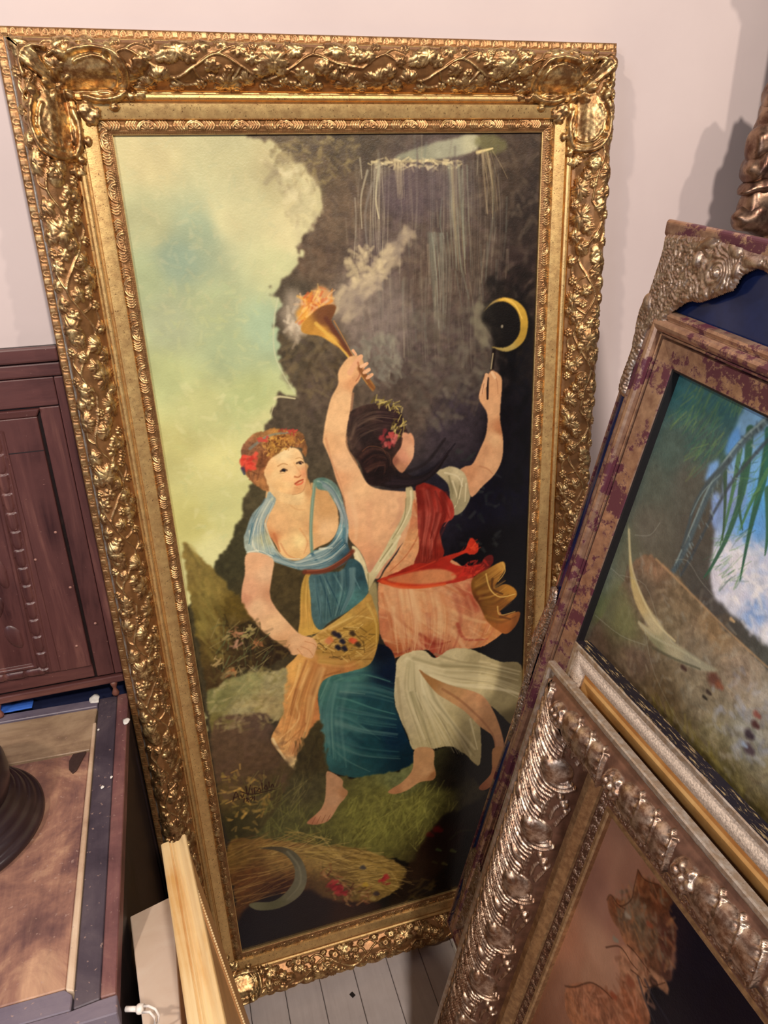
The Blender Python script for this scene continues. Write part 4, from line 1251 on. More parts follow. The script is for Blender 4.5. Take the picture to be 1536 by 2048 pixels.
('s',[(2199,10209),(2749,10672),(3511,10966)],'5c8c88',163,41,0.19,1.2),
('s',[(2550,8903),(3018,8954),(3455,9242)],'3c6c70',107,27,0.25,1.2),
('s',[(2357,9677),(2856,9964),(3479,10208)],'3c6c70',104,26,0.28,1.2),
('s',[(2450,9228),(2961,9385),(3463,9619)],'1c4450',156,39,0.19,1.2),
('s',[(2305,9848),(2831,10196),(3498,10493)],'78a09c',47,12,0.22,1.2),
('s',[(2232,10148),(2758,10547),(3518,10855)],'16384a',110,28,0.3,1.2),
('s',[(2340,9671),(2854,9998),(3494,10267)],'4c7c80',64,16,0.32,1.2),
('s',[(2411,9421),(2912,9654),(3492,9949)],'3c6c70',102,25,0.18,1.2),
('s',[(2243,10038),(2807,10419),(3512,10726)],'16384a',117,29,0.26,1.2),
('s',[(2458,9176),(2961,9312),(3475,9590)],'78a09c',99,25,0.31,1.2),
('s',[(2365,9669),(2879,9951),(3497,10204)],'4c7c80',58,14,0.22,1.2),
('s',[(2304,9811),(2853,10146),(3520,10416)],'78a09c',62,16,0.22,1.2),
('s',[(2385,9530),(2904,9785),(3495,10066)],'78a09c',97,24,0.26,1.2),
('s',[(2437,9245),(2955,9435),(3466,9717)],'16384a',119,30,0.33,1.2),
('s',[(2518,9048),(2980,9121),(3480,9396)],'4c7c80',78,20,0.28,1.2),
('s',[(2219,10118),(2763,10538),(3516,10849)],'4c7c80',80,20,0.33,1.2),
('s',[(2397,9533),(2899,9783),(3487,10044)],'16384a',54,13,0.32,1.2),
('s',[(2486,9102),(2991,9241),(3448,9512)],'3c6c70',98,24,0.32,1.2),
('s',[(2358,9620),(2877,9901),(3474,10184)],'4c7c80',94,23,0.21,1.2),
('s',[(2508,9012),(2987,9124),(3466,9383)],'1c4450',77,19,0.3,1.2),
('s',[(2276,9929),(2799,10285),(3500,10580)],'1c4450',75,19,0.23,1.2),
('s',[(2476,9077),(2974,9200),(3462,9479)],'4c7c80',144,36,0.25,1.2),
('s',[(2449,9223),(2947,9388),(3476,9674)],'78a09c',86,21,0.18,1.2),
('s',[(2403,9007),(2213,9609),(2199,10625)],'2c5c64',74,19,0.22,1.2),
('s',[(2345,8981),(2149,9553),(2135,10550)],'78a09c',44,11,0.24,1.2),
('s',[(2548,9051),(2395,9734),(2396,10833)],'2c5c64',75,19,0.17,1.2),
('s',[(2236,8947),(2033,9477),(1988,10357)],'78a09c',81,20,0.22,1.2),
('s',[(2422,8996),(2278,9618),(2245,10699)],'2c5c64',96,24,0.23,1.2),
('s',[(2293,8995),(2124,9521),(2078,10464)],'5c8c88',80,20,0.29,1.2),
('s',[(2407,8981),(2244,9630),(2224,10635)],'78a09c',58,15,0.23,1.2),
('s',[(2318,8962),(2149,9577),(2155,10546)],'2c5c64',122,31,0.27,1.2),
('s',[(2593,9052),(2419,9776),(2450,10917)],'78a09c',113,28,0.21,1.2),
('s',[(2423,9016),(2262,9636),(2283,10698)],'2c5c64',104,26,0.3,1.2),
('s',[(2387,8977),(2211,9583),(2192,10611)],'2c5c64',115,29,0.24,1.2),
('s',[(2387,9011),(2253,9610),(2208,10656)],'78a09c',65,16,0.23,1.2),
('s',[(2243,8970),(2040,9492),(1997,10383)],'5c8c88',78,20,0.22,1.2),
('s',[(2412,9021),(2243,9612),(2256,10677)],'5c8c88',122,30,0.29,1.2),
('s',[(2494,9034),(2324,9662),(2338,10779)],'5c8c88',92,23,0.18,1.2),
('s',[(2346,8974),(2179,9587),(2153,10550)],'78a09c',94,23,0.21,1.2),
('g',[(2000,6679),(2084,6714),(2033,7364),(2093,7736),(2249,7829),(1796,7866),(1825,7521),(1891,6946)],[(1977,6962,'b89448'),(1903,7437,'c89c50'),(2074,7752,'c8a050')],1,0,1.0,0.05,1,1.6,True),
('g',[(3060,7265),(3170,7487),(3244,7912),(3206,8324),(3035,8714),(2649,8788),(2272,8808),(2075,8945),(2016,9236),(2021,9682),(1921,9996),(1684,10336),(1477,10746),(1371,10656),(1218,10264),(1087,9976),(1124,9784),(1290,9494),(1403,8870),(1476,8464),(1672,8280),(1872,8035),(2157,7841),(2629,7583)],[(2999,7555,'b8904c'),(3112,8093,'a88238'),(2617,7783,'c8a458'),(2243,7910,'d0a864'),(2677,8314,'a07c3c'),(3040,8608,'b08848'),(2563,8661,'b87c48'),(2100,8608,'c48850'),(1741,8525,'dca860'),(1688,9155,'d49c5c'),(1451,9758,'d89c60'),(1239,10040,'e0ac70'),(1835,9634,'c88450'),(1596,10253,'d09060'),(1455,10563,'ecd09c'),(1961,9223,'b87444')],1,0,1.0,0.08,1,1.6,True),
('s',[(2340,7828),(2808,7669),(3127,7785)],'e0c078',48,24,0.6,0.9),
('s',[(2288,7919),(2701,7924),(3107,8197)],'7c5c28',29,14,0.5,0.9),
('s',[(2221,8214),(2665,8523),(3087,8618)],'705024',49,24,0.5,0.9),
('s',[(1750,8422),(1625,8816),(1463,9100)],'f0c480',49,24,0.6,0.9),
('s',[(1969,8525),(1688,9155),(1561,9563)],'8c5c2c',39,20,0.5,0.9),
('s',[(1902,8562),(1616,9137),(1633,9582),(1249,9930)],'f0c488',59,29,0.6,0.9),
('s',[(1114,9893),(1223,10208),(1417,10670)],'f8e0b0',61,31,0.8,0.9),
('s',[(1870,9200),(1734,9720),(1330,10065)],'a8683c',50,25,0.5,0.9),
('s',[(2093,8713),(1924,9104),(1835,9634)],'a46c40',99,50,0.5,0.9),
('s',[(2463,8745),(2085,8818),(1961,9223)],'8c5830',50,25,0.5,0.9),
('s',[(1908,8146),(2304,8337),(2863,8355)],'8c6830',58,29,0.5,0.9),
('s',[(3050,7464),(3188,7901),(3166,8368)],'d8b868',48,24,0.5,0.9),
('s',[(1937,9199),(1815,9695),(1537,10395)],'e4b070',92,23,0.36,1.2),
('s',[(2089,8611),(1908,9175),(1771,9658),(1504,10384)],'8c5830',92,23,0.31,1.2),
('s',[(1836,8359),(1613,8919),(1425,9417),(1239,10060)],'e4b070',54,14,0.34,1.2),
('s',[(2181,8680),(1952,9219),(1853,9730),(1555,10453)],'a46838',76,19,0.41,1.2),
('s',[(2179,8644),(1965,9214),(1859,9715),(1549,10463)],'e4b070',60,15,0.22,1.2),
('s',[(1611,8929),(1448,9422)],'dca060',78,19,0.42,1.2),
('s',[(1701,8984),(1512,9489)],'a46838',32,8,0.34,1.2),
('s',[(1875,8386),(1656,8977),(1500,9467)],'a46838',99,25,0.33,1.2),
('s',[(1996,8474),(1783,9072),(1616,9543),(1373,10246)],'8c5830',39,10,0.23,1.2),
('s',[(1882,8386),(1659,8950),(1453,9455),(1264,10087)],'c88850',75,19,0.34,1.2),
('s',[(2041,8547),(1832,9096),(1677,9594)],'c88850',43,11,0.33,1.2),
('s',[(1942,9211),(1830,9736),(1555,10449)],'e4b070',58,14,0.32,1.2),
('s',[(2033,8515),(1819,9068),(1681,9601),(1408,10262)],'e4b070',39,10,0.26,1.2),
('s',[(1982,8497),(1754,9029),(1614,9564),(1364,10203)],'f0c484',50,13,0.32,1.2),
('s',[(1673,8972),(1494,9465),(1273,10116)],'a46838',52,13,0.33,1.2),
('s',[(1894,8358),(1663,8956),(1454,9440)],'e4b070',32,8,0.34,1.2),
('s',[(1954,8435),(1749,9020),(1588,9523)],'a46838',65,16,0.36,1.2),
('s',[(1720,9010),(1550,9516)],'a46838',107,27,0.26,1.2),
('s',[(1639,8932),(1448,9450)],'8c5830',39,10,0.3,1.2),
('s',[(2133,8613),(1921,9194),(1786,9711),(1515,10423)],'f0c484',110,27,0.26,1.2),
('s',[(2115,8615),(1926,9184),(1794,9712),(1531,10385)],'8c5830',55,14,0.22,1.2),
('s',[(2006,8489),(1779,9067),(1659,9578),(1393,10251)],'c88850',55,14,0.27,1.2),
('s',[(2074,8551),(1858,9125),(1718,9661),(1450,10323)],'8c5830',91,23,0.37,1.2),
('s',[(2095,8609),(1868,9124),(1759,9688)],'f0c484',84,21,0.34,1.2),
('s',[(1879,8384),(1630,8928),(1484,9454)],'8c5830',46,11,0.39,1.2),
('s',[(2140,8617),(1909,9197),(1822,9686),(1535,10421)],'8c5830',53,13,0.31,1.2),
('s',[(1653,8936),(1485,9438)],'8c5830',92,23,0.25,1.2),
('s',[(1879,9160),(1753,9680)],'f0c484',91,23,0.36,1.2),
('s',[(1902,8388),(1686,8978),(1514,9503),(1314,10144)],'f0c484',34,8,0.28,1.2),
('s',[(2030,8530),(1783,9051),(1650,9585)],'c88850',57,14,0.34,1.2),
('s',[(1953,8462),(1724,9003),(1573,9542),(1333,10202)],'f0c484',63,16,0.31,1.2),
('s',[(2153,8625),(1947,9194),(1796,9693),(1545,10438)],'f0c484',84,21,0.42,1.2),
('s',[(2086,8573),(1846,9143),(1741,9628),(1473,10328)],'dca060',89,22,0.22,1.2),
('s',[(1998,8492),(1762,9024),(1599,9563)],'a46838',96,24,0.37,1.2),
('s',[(2126,8146),(2618,8127),(3096,7864)],'a47c38',82,21,0.23,1.2),
('s',[(2107,8441),(2659,8572),(3145,8303)],'a47c38',84,21,0.39,1.2),
('s',[(2159,7922),(2604,7808),(3065,7585)],'8c6830',49,12,0.39,1.2),
('s',[(2115,8371),(2658,8476),(3124,8227)],'e0bc70',37,9,0.26,1.2),
('s',[(2148,8214),(2649,8222),(3113,7971)],'8c6830',33,8,0.21,1.2),
('s',[(2108,8331),(2662,8426),(3123,8183)],'a47c38',33,8,0.29,1.2),
('s',[(2153,7992),(2626,7879),(3061,7669)],'a47c38',31,8,0.29,1.2),
('s',[(2102,8381),(2648,8497),(3131,8209)],'a47c38',90,22,0.27,1.2),
('s',[(2119,8271),(2646,8317),(3101,8071)],'c89c50',86,22,0.37,1.2),
('s',[(2147,8215),(2654,8262),(3110,8001)],'c89c50',69,17,0.32,1.2),
('s',[(2154,7937),(2635,7830),(3075,7575)],'c89c50',67,17,0.33,1.2),
('s',[(2103,8430),(2646,8612),(3152,8350)],'c89c50',40,10,0.23,1.2),
('s',[(2108,8443),(2633,8562),(3131,8300)],'e0bc70',93,23,0.3,1.2),
('s',[(2118,8261),(2631,8324),(3104,8055)],'a47c38',62,15,0.35,1.2),
('s',[(2127,8013),(2611,7905),(3057,7688)],'a47c38',59,15,0.31,1.2),
('s',[(2142,7913),(2630,7765),(3033,7527)],'8c6830',77,19,0.33,1.2),
('s',[(2123,8477),(2662,8667),(3174,8410)],'e0bc70',80,20,0.28,1.2),
('s',[(2132,8221),(2637,8286),(3121,8028)],'a47c38',91,23,0.35,1.2),
('s',[(2110,8457),(2640,8616),(3143,8380)],'a47c38',42,10,0.36,1.2),
('s',[(2111,8275),(2638,8355),(3130,8120)],'8c6830',87,22,0.35,1.2),
('s',[(2122,8407),(2662,8494),(3124,8257)],'a47c38',83,21,0.24,1.2),
('s',[(2123,8413),(2643,8524),(3140,8271)],'e0bc70',61,15,0.22,1.2),
('s',[(2137,8319),(2643,8381),(3141,8140)],'e0bc70',90,22,0.37,1.2),
('s',[(2159,7909),(2618,7792),(3069,7571)],'c89c50',59,15,0.21,1.2),
('s',[(2159,7973),(2608,7876),(3061,7671)],'a47c38',85,21,0.34,1.2),
('s',[(2125,8246),(2625,8275),(3121,8022)],'c89c50',59,15,0.28,1.2),
('s',[(2137,8195),(2625,8206),(3124,7978)],'8c6830',87,22,0.34,1.2),
('s',[(2136,8133),(2633,8082),(3096,7850)],'a47c38',39,10,0.29,1.2),
('s',[(2112,8298),(2634,8390),(3125,8123)],'a47c38',93,23,0.37,1.2),
('s',[(2128,8178),(2634,8201),(3104,7984)],'a47c38',63,16,0.27,1.2),
('s',[(2070,6752),(2017,7235),(2037,7730)],'a07c3c',27,7,0.46,1.2),
('s',[(2008,6734),(1932,7155),(1881,7733)],'a07c3c',39,10,0.35,1.2),
('s',[(1998,6727),(1914,7136),(1862,7730)],'a07c3c',24,6,0.48,1.2),
('s',[(2042,6737),(1958,7212),(1966,7724)],'e0b868',43,11,0.46,1.2),
('s',[(2067,6732),(2005,7239),(2082,7760)],'a07c3c',63,16,0.4,1.2),
('s',[(2044,6723),(1978,7204),(1963,7750)],'a07c3c',37,9,0.48,1.2),
('s',[(2068,6748),(2033,7239),(2091,7749)],'e0b868',48,12,0.39,1.2),
('s',[(2062,6748),(2011,7223),(2069,7742)],'e0b868',36,9,0.3,1.2),
('d',[(1924,7944),(2891,7840),(3150,8312),(2665,8523),(2034,8277)],110,['6c5024','e0c078','a07c38','d8b060','4c3c20'],197,29,15,35,0.7),
('s',[(2476,7979),(2501,8016)],'1c1c30',97,78,0.95,0.9),
('s',[(2541,8117),(2566,8154)],'1c1c30',98,78,0.95,0.9),
('s',[(2451,8223),(2476,8260)],'181828',98,79,0.95,0.9),
('s',[(2568,8270),(2594,8307)],'1a1a2c',99,79,0.95,0.9),
('s',[(2734,7992),(2759,8029)],'3c2c20',98,78,0.95,0.9),
('s',[(2716,8134),(2742,8171)],'c85030',99,79,0.95,0.9),
('s',[(2770,8167),(2796,8204)],'d86040',99,79,0.95,0.9),
('s',[(2326,8030),(2351,8066)],'d07848',97,78,0.95,0.9),
('s',[(2822,8241),(2848,8278)],'3c3020',99,80,0.95,0.9),
('s',[(2406,7924),(2431,7960)],'28202c',97,77,0.95,0.9),
('s',[(2278,8061),(2303,8097)],'c88058',97,78,0.95,0.9),
('g',[(2086,6695),(2593,6738),(2783,6533),(2973,6661),(3048,6966),(3060,7265),(2725,7521),(2349,7688),(2160,7811),(2044,7565),(2048,7170)],[(2219,7008,'4c6c74'),(2095,7475,'486870'),(2672,6898,'345460'),(2945,6850,'2a4854'),(2738,7303,'4c7c80'),(2360,7529,'426268')],1,0,1.0,0.1,1,1.6,True),
('s',[(2237,6770),(2337,7226),(2375,7582)],'1c3c50',37,18,0.6,0.9),
('s',[(2324,6786),(2487,7255),(2544,7485)],'1c3c50',28,14,0.6,0.9),
('s',[(2147,6802),(2198,7297),(2176,7592)],'7ca0a4',37,18,0.5,0.9),
('s',[(2484,6767),(2654,7188)],'7ca4a4',37,18,0.5,0.9),
('s',[(2772,6722),(2929,7141)],'6c94a0',37,19,0.5,0.9),
('s',[(2284,6731),(2388,7137)],'8cb0b0',27,14,0.4,0.9),
('s',[(2727,6733),(2692,7134),(2504,7574)],'3c5c6c',42,10,0.23,1.2),
('s',[(2760,6737),(2703,7157),(2531,7568)],'24444f',50,13,0.34,1.2),
('s',[(2217,6757),(2205,7197),(2213,7671)],'3c5c6c',48,12,0.24,1.2),
('s',[(2321,6743),(2301,7186),(2282,7654)],'24444f',35,9,0.23,1.2),
('s',[(2671,6741),(2653,7146),(2505,7565)],'84a4a8',35,9,0.29,1.2),
('s',[(2158,6751),(2159,7177),(2185,7683)],'54747c',32,8,0.23,1.2),
('s',[(2833,6729),(2805,7150),(2592,7557)],'3c5c6c',73,18,0.25,1.2),
('s',[(2798,6751),(2742,7131),(2555,7554)],'6c8c94',63,16,0.41,1.2),
('s',[(2159,6750),(2149,7179),(2181,7701)],'6c8c94',33,8,0.31,1.2),
('s',[(2791,6754),(2755,7121),(2580,7572)],'3c5c6c',72,18,0.26,1.2),
('s',[(2563,6769),(2540,7154),(2405,7612)],'2c4c5c',34,8,0.27,1.2),
('s',[(2279,6746),(2276,7186),(2278,7654)],'54747c',38,10,0.37,1.2),
('s',[(2847,6744),(2791,7128),(2586,7536)],'6c8c94',56,14,0.26,1.2),
('s',[(2695,6761),(2655,7131),(2513,7576)],'24444f',66,17,0.33,1.2),
('s',[(2646,6756),(2607,7140),(2486,7595)],'24444f',37,9,0.42,1.2),
('s',[(2651,6729),(2627,7136),(2485,7604)],'24444f',34,9,0.32,1.2),
('s',[(2458,6755),(2435,7163),(2370,7640)],'24444f',50,13,0.23,1.2),
('s',[(2736,6735),(2711,7125),(2526,7553)],'3c5c6c',41,10,0.26,1.2),
('s',[(2819,6744),(2791,7140),(2582,7546)],'24444f',48,12,0.39,1.2),
('s',[(2815,6752),(2792,7131),(2588,7542)],'2c4c5c',70,18,0.33,1.2),
('s',[(2348,6764),(2329,7150),(2316,7656)],'2c4c5c',37,9,0.37,1.2),
('s',[(2528,6742),(2494,7138),(2408,7594)],'6c8c94',35,9,0.31,1.2),
('s',[(2796,6743),(2774,7142),(2569,7565)],'54747c',56,14,0.37,1.2),
('s',[(2194,6771),(2173,7197),(2206,7692)],'24444f',61,15,0.24,1.2),
('s',[(2772,6767),(2721,7148),(2553,7562)],'3c5c6c',72,18,0.25,1.2),
('s',[(2777,6739),(2735,7149),(2580,7567)],'54747c',22,6,0.27,1.2),
('s',[(2636,6733),(2593,7156),(2457,7580)],'84a4a8',74,18,0.4,1.2),
('s',[(2585,6737),(2549,7170),(2440,7596)],'54747c',24,6,0.24,1.2),
('s',[(2842,6731),(2808,7155),(2600,7533)],'84a4a8',59,15,0.32,1.2),
('s',[(2474,6761),(2462,7162),(2391,7622)],'2c4c5c',64,16,0.32,1.2),
('s',[(2804,6738),(2778,7141),(2569,7564)],'6c8c94',77,19,0.4,1.2),
('s',[(2151,6761),(2161,7173),(2193,7680)],'3c5c6c',23,6,0.39,1.2),
('s',[(2511,6745),(2496,7169),(2413,7631)],'24444f',63,16,0.25,1.2),
('s',[(2325,6763),(2324,7168),(2280,7659)],'84a4a8',31,8,0.23,1.2),
('s',[(2796,6747),(2757,7121),(2568,7572)],'2c4c5c',45,11,0.32,1.2),
('s',[(2287,6743),(2268,7168),(2267,7675)],'2c4c5c',28,7,0.21,1.2),
('s',[(2793,6753),(2760,7128),(2557,7549)],'6c8c94',72,18,0.36,1.2),
('s',[(2684,6737),(2622,7157),(2474,7579)],'2c4c5c',45,11,0.34,1.2),
('s',[(2304,6752),(2295,7176),(2257,7647)],'24444f',68,17,0.29,1.2),
('s',[(2165,6740),(2177,7200),(2171,7691)],'2c4c5c',70,18,0.35,1.2),
('g',[(1566,4824),(1694,5182),(1807,5285),(2182,5252),(2214,5065),(2358,5146),(2518,5256),(2624,5582),(2609,5943),(2456,6149),(2190,6243),(2004,6416),(1834,6405),(1632,6287),(1530,6041),(1393,5750),(1403,5487)],[(1686,5268,'deb888'),(1996,5488,'e0ba88'),(1645,5701,'e0b484'),(1694,6069,'e8c490'),(1948,6065,'f0d8a0'),(1841,6323,'e4bc84'),(2176,5874,'d4a474'),(2413,5551,'c89c6c'),(2387,5908,'e4bc90'),(2155,6145,'d8aa7c'),(1498,5946,'c88458'),(2348,5276,'c49868')],1,0,1.0,0.05,1,1.4,True),
('s',[(1967,5841),(2074,6086),(1996,6303)],'c88c5c',35,17,0.4,0.9),
('s',[(1628,6058),(1718,6274),(1879,6376)],'c4845c',35,17,0.5,0.9),
('s',[(1766,5279),(1914,5476),(2077,5518)],'c89868',34,17,0.4,0.9),
('s',[(1531,5861),(1599,6190)],'b87048',43,26,0.6,0.9),
('g',[(1522,5115),(1623,5241),(1548,5421),(1411,5576),(1393,5750),(1493,5990),(1562,6229),(1665,6385),(1918,6420),(2144,6282),(2275,6258),(2453,6194),(2609,5943),(2661,5678),(2551,5393),(2476,5250),(2313,5183),(2284,5023),(2451,5011),(2650,5187),(2752,5601),(2796,5881),(2765,6246),(2804,6489),(2599,6643),(2244,6676),(1904,6587),(1578,6417),(1380,6290),(1067,6127),(1038,5871),(1084,5745),(1220,5459),(1441,5275)],[(1525,5244,'94a8aa'),(1233,5724,'7c94a0'),(1155,6069,'a8b8b4'),(1471,6214,'9cb0b0'),(1741,6492,'7c96a0'),(2261,6442,'6c8a96'),(2730,5962,'7ca0ac'),(2620,6316,'3c5c6c'),(2524,5169,'6c8884'),(2364,5060,'5c807c'),(2747,5691,'8c9ca4'),(1376,5926,'b0b494'),(2789,6439,'30485a')],1,1,1.0,0.12,1,1.6,True),
('s',[(1565,5250),(1379,5483),(1304,5825)],'c4ccb8',42,21,0.7,0.9),
('s',[(1402,5663),(1489,6035),(1665,6385)],'ccd0bc',34,17,0.7,0.9),
('s',[(1148,5755),(1195,6076),(1426,6252)],'d8dccc',42,21,0.7,0.9),
('s',[(1430,6207),(1661,6431),(1994,6537)],'b4c4c4',35,17,0.7,0.9),
('s',[(1915,6457),(2184,6317),(2495,6220),(2687,5955)],'c8d4cc',45,22,0.7,0.9),
('s',[(2594,5399),(2701,5729),(2661,5951)],'b4b8bc',35,17,0.7,0.9),
('s',[(2323,5054),(2526,5143),(2715,5506)],'9cb0a8',34,17,0.7,0.9),
('s',[(1202,5631),(1108,5971)],'3c6c84',34,17,0.7,0.9),
('s',[(2730,5962),(2620,6316),(2347,6457)],'3c6c84',63,31,0.7,0.9),
('s',[(2140,6328),(2254,6535),(2434,6472)],'24506c',54,27,0.7,0.9),
('s',[(2275,6258),(2491,6275)],'e8ece0',45,22,0.7,0.9),
('s',[(1291,5557),(1179,5849)],'e0e4d4',25,13,0.7,0.9),
('s',[(1587,6326),(1921,6383)],'dce0d0',26,13,0.7,0.9),
('s',[(1272,6134),(1587,6326),(1823,6534)],'4c7c94',34,17,0.7,0.9),
('s',[(1067,6127),(1273,6125),(1466,6268)],'e4e8dc',34,17,0.7,0.9),
('s',[(1450,5252),(1226,5590),(1135,5993)],'6c8c9c',53,13,0.37,1.2),
('s',[(1559,5323),(1330,5718),(1365,6169)],'e0e4d8',27,7,0.41,1.2),
('s',[(1547,5302),(1346,5721),(1373,6194)],'6c8c9c',22,5,0.36,1.2),
('s',[(1569,5341),(1399,5757),(1462,6264)],'98a8ac',31,8,0.42,1.2),
('s',[(1457,5256),(1230,5618),(1143,6004)],'6c8c9c',31,8,0.44,1.2),
('s',[(1482,5268),(1249,5631),(1174,6010)],'e0e4d8',30,8,0.33,1.2),
('s',[(1453,5238),(1210,5587),(1131,5997)],'4c6c80',26,7,0.41,1.2),
('s',[(1502,5261),(1261,5643),(1222,6055)],'b4c0bc',19,5,0.34,1.2),
('s',[(1465,5249),(1205,5610),(1098,5988)],'e0e4d8',24,6,0.28,1.2),
('s',[(1572,5329),(1383,5765),(1453,6244)],'e0e4d8',21,5,0.32,1.2),
('s',[(1461,5247),(1245,5603),(1143,5994)],'98a8ac',37,9,0.35,1.2),
('s',[(1521,5301),(1291,5673),(1274,6119)],'98a8ac',44,11,0.42,1.2),
('s',[(1543,5328),(1355,5700),(1399,6188)],'6c8c9c',28,7,0.27,1.2),
('s',[(1550,5312),(1352,5718),(1394,6192)],'6c8c9c',32,8,0.31,1.2),
('s',[(1550,5302),(1355,5703),(1375,6210)],'98a8ac',35,9,0.4,1.2),
('s',[(1526,5304),(1305,5667),(1307,6156)],'98a8ac',49,12,0.33,1.2),
('s',[(1486,5250),(1246,5635),(1181,6052)],'b4c0bc',24,6,0.34,1.2),
('s',[(1491,5269),(1267,5668),(1224,6070)],'98a8ac',52,13,0.26,1.2),
('s',[(1535,5281),(1296,5690),(1313,6130)],'b4c0bc',49,12,0.27,1.2),
('s',[(1549,5334),(1373,5710),(1416,6193)],'6c8c9c',30,8,0.48,1.2),
('s',[(1553,5303),(1352,5719),(1403,6190)],'b4c0bc',21,5,0.39,1.2),
('s',[(1515,5286),(1287,5677),(1253,6106)],'e0e4d8',23,6,0.45,1.2),
('s',[(1903,6547),(2391,6528),(2733,6288)],'dce0d8',24,6,0.3,1.2),
('s',[(1520,6264),(1860,6486),(2341,6443),(2694,6224)],'8ca4ac',38,10,0.47,1.2),
('s',[(1499,6194),(1850,6433),(2289,6369),(2655,6119)],'5c7c8c',26,7,0.32,1.2),
('s',[(1514,6225),(1840,6458),(2313,6386),(2648,6138)],'5c7c8c',22,6,0.27,1.2),
('s',[(1916,6561),(2434,6553)],'dce0d8',33,8,0.35,1.2),
('s',[(1509,6252),(1875,6469),(2339,6435),(2679,6179)],'8ca4ac',28,7,0.44,1.2),
('s',[(1527,6180),(1823,6424),(2263,6322),(2642,6109)],'b8c8c8',18,5,0.36,1.2),
('s',[(1518,6305),(1886,6503),(2381,6489),(2713,6250)],'b8c8c8',47,12,0.5,1.2),
('s',[(1521,6304),(1871,6526),(2364,6481),(2725,6271)],'8ca4ac',49,12,0.33,1.2),
('s',[(1527,6234),(1835,6428),(2288,6391),(2676,6160)],'5c7c8c',50,12,0.29,1.2),
('s',[(1502,6269),(1856,6490),(2351,6446),(2674,6184)],'5c7c8c',59,15,0.34,1.2),
('s',[(1842,6443),(2307,6363),(2642,6121)],'b8c8c8',26,7,0.42,1.2),
('s',[(1870,6505),(2367,6478),(2713,6256)],'dce0d8',59,15,0.33,1.2),
('s',[(1494,6320),(1883,6508),(2380,6497),(2719,6286)],'dce0d8',45,11,0.37,1.2),
('s',[(1861,6456),(2304,6374),(2675,6142)],'8ca4ac',56,14,0.4,1.2),
('s',[(1522,6254),(1861,6470),(2356,6462)],'8ca4ac',54,14,0.28,1.2),
('s',[(1825,6432),(2263,6355),(2627,6092)],'8ca4ac',49,12,0.33,1.2),
('s',[(1885,6561),(2406,6551),(2737,6311)],'3c5c70',51,13,0.37,1.2),
('s',[(1839,6439),(2329,6399),(2676,6157)],'dce0d8',40,10,0.38,1.2),
('s',[(1489,6315),(1892,6531),(2408,6550),(2746,6297)],'5c7c8c',40,10,0.34,1.2),
('s',[(1827,6426),(2286,6348),(2639,6112)],'3c5c70',42,10,0.29,1.2),
('s',[(1876,6502),(2388,6500)],'5c7c8c',54,14,0.38,1.2),
('s',[(1485,6349),(1889,6541),(2404,6529)],'3c5c70',19,5,0.44,1.2),
('s',[(1512,6242),(1866,6469),(2301,6380)],'3c5c70',21,5,0.38,1.2),
('s',[(1884,6534),(2399,6531),(2751,6297)],'5c7c8c',32,8,0.35,1.2),
('s',[(1518,6178),(1828,6425),(2278,6348),(2646,6110)],'b8c8c8',60,15,0.29,1.2),
('s',[(2443,5149),(2603,5366),(2744,5849),(2733,6211)],'b4b4c0',53,13,0.27,1.2),
('s',[(2392,5085),(2601,5313),(2720,5768)],'9cacb0',30,7,0.23,1.2),
('s',[(2377,5062),(2609,5266),(2720,5729)],'4c6874',35,9,0.29,1.2),
('s',[(2426,5154),(2626,5404),(2736,5885),(2751,6260)],'4c6874',18,4,0.38,1.2),
('s',[(2393,5067),(2577,5241),(2694,5718),(2685,6084)],'5c7c84',40,10,0.35,1.2),
('s',[(2425,5137),(2592,5365),(2759,5823),(2743,6214)],'b4b4c0',58,15,0.33,1.2),
('s',[(2393,5098),(2599,5298),(2725,5775),(2711,6145)],'9cacb0',27,7,0.24,1.2),
('s',[(2421,5152),(2605,5365),(2733,5841),(2752,6217)],'9cacb0',30,7,0.45,1.2),
('s',[(2602,5279),(2721,5717),(2693,6103)],'4c6874',20,5,0.29,1.2),
('s',[(2409,5141),(2600,5349),(2749,5819),(2737,6198)],'5c7c84',27,7,0.4,1.2),
('s',[(2367,5065),(2607,5257),(2717,5734),(2673,6075)],'9cacb0',25,6,0.23,1.2),
('s',[(2427,5125),(2604,5328),(2727,5793)],'b4b4c0',41,10,0.28,1.2),
('s',[(2368,5051),(2580,5251),(2720,5714),(2668,6073)],'4c6874',21,5,0.37,1.2),
('s',[(2417,5126),(2595,5349),(2749,5802),(2711,6193)],'4c6874',49,12,0.32,1.2),
('s',[(2415,5103),(2597,5303),(2734,5789),(2701,6144)],'4c6874',34,8,0.28,1.2),
('s',[(2431,5144),(2620,5407),(2746,5855),(2760,6252)],'9cacb0',48,12,0.29,1.2),
('s',[(2282,5049),(2210,5432),(2150,5870),(2135,6281)],'6c8c80',59,51,0.95,0.9),
('s',[(2262,5089),(2157,5781),(2113,6230)],'9cb0a0',17,17,0.6,0.9),
('s',[(1986,6639),(2331,6682),(2649,6557),(2836,6399)],'6c3424',90,81,0.95,0.9),
('s',[(2030,6628),(2379,6633),(2789,6439)],'a05840',27,18,0.6,0.9),
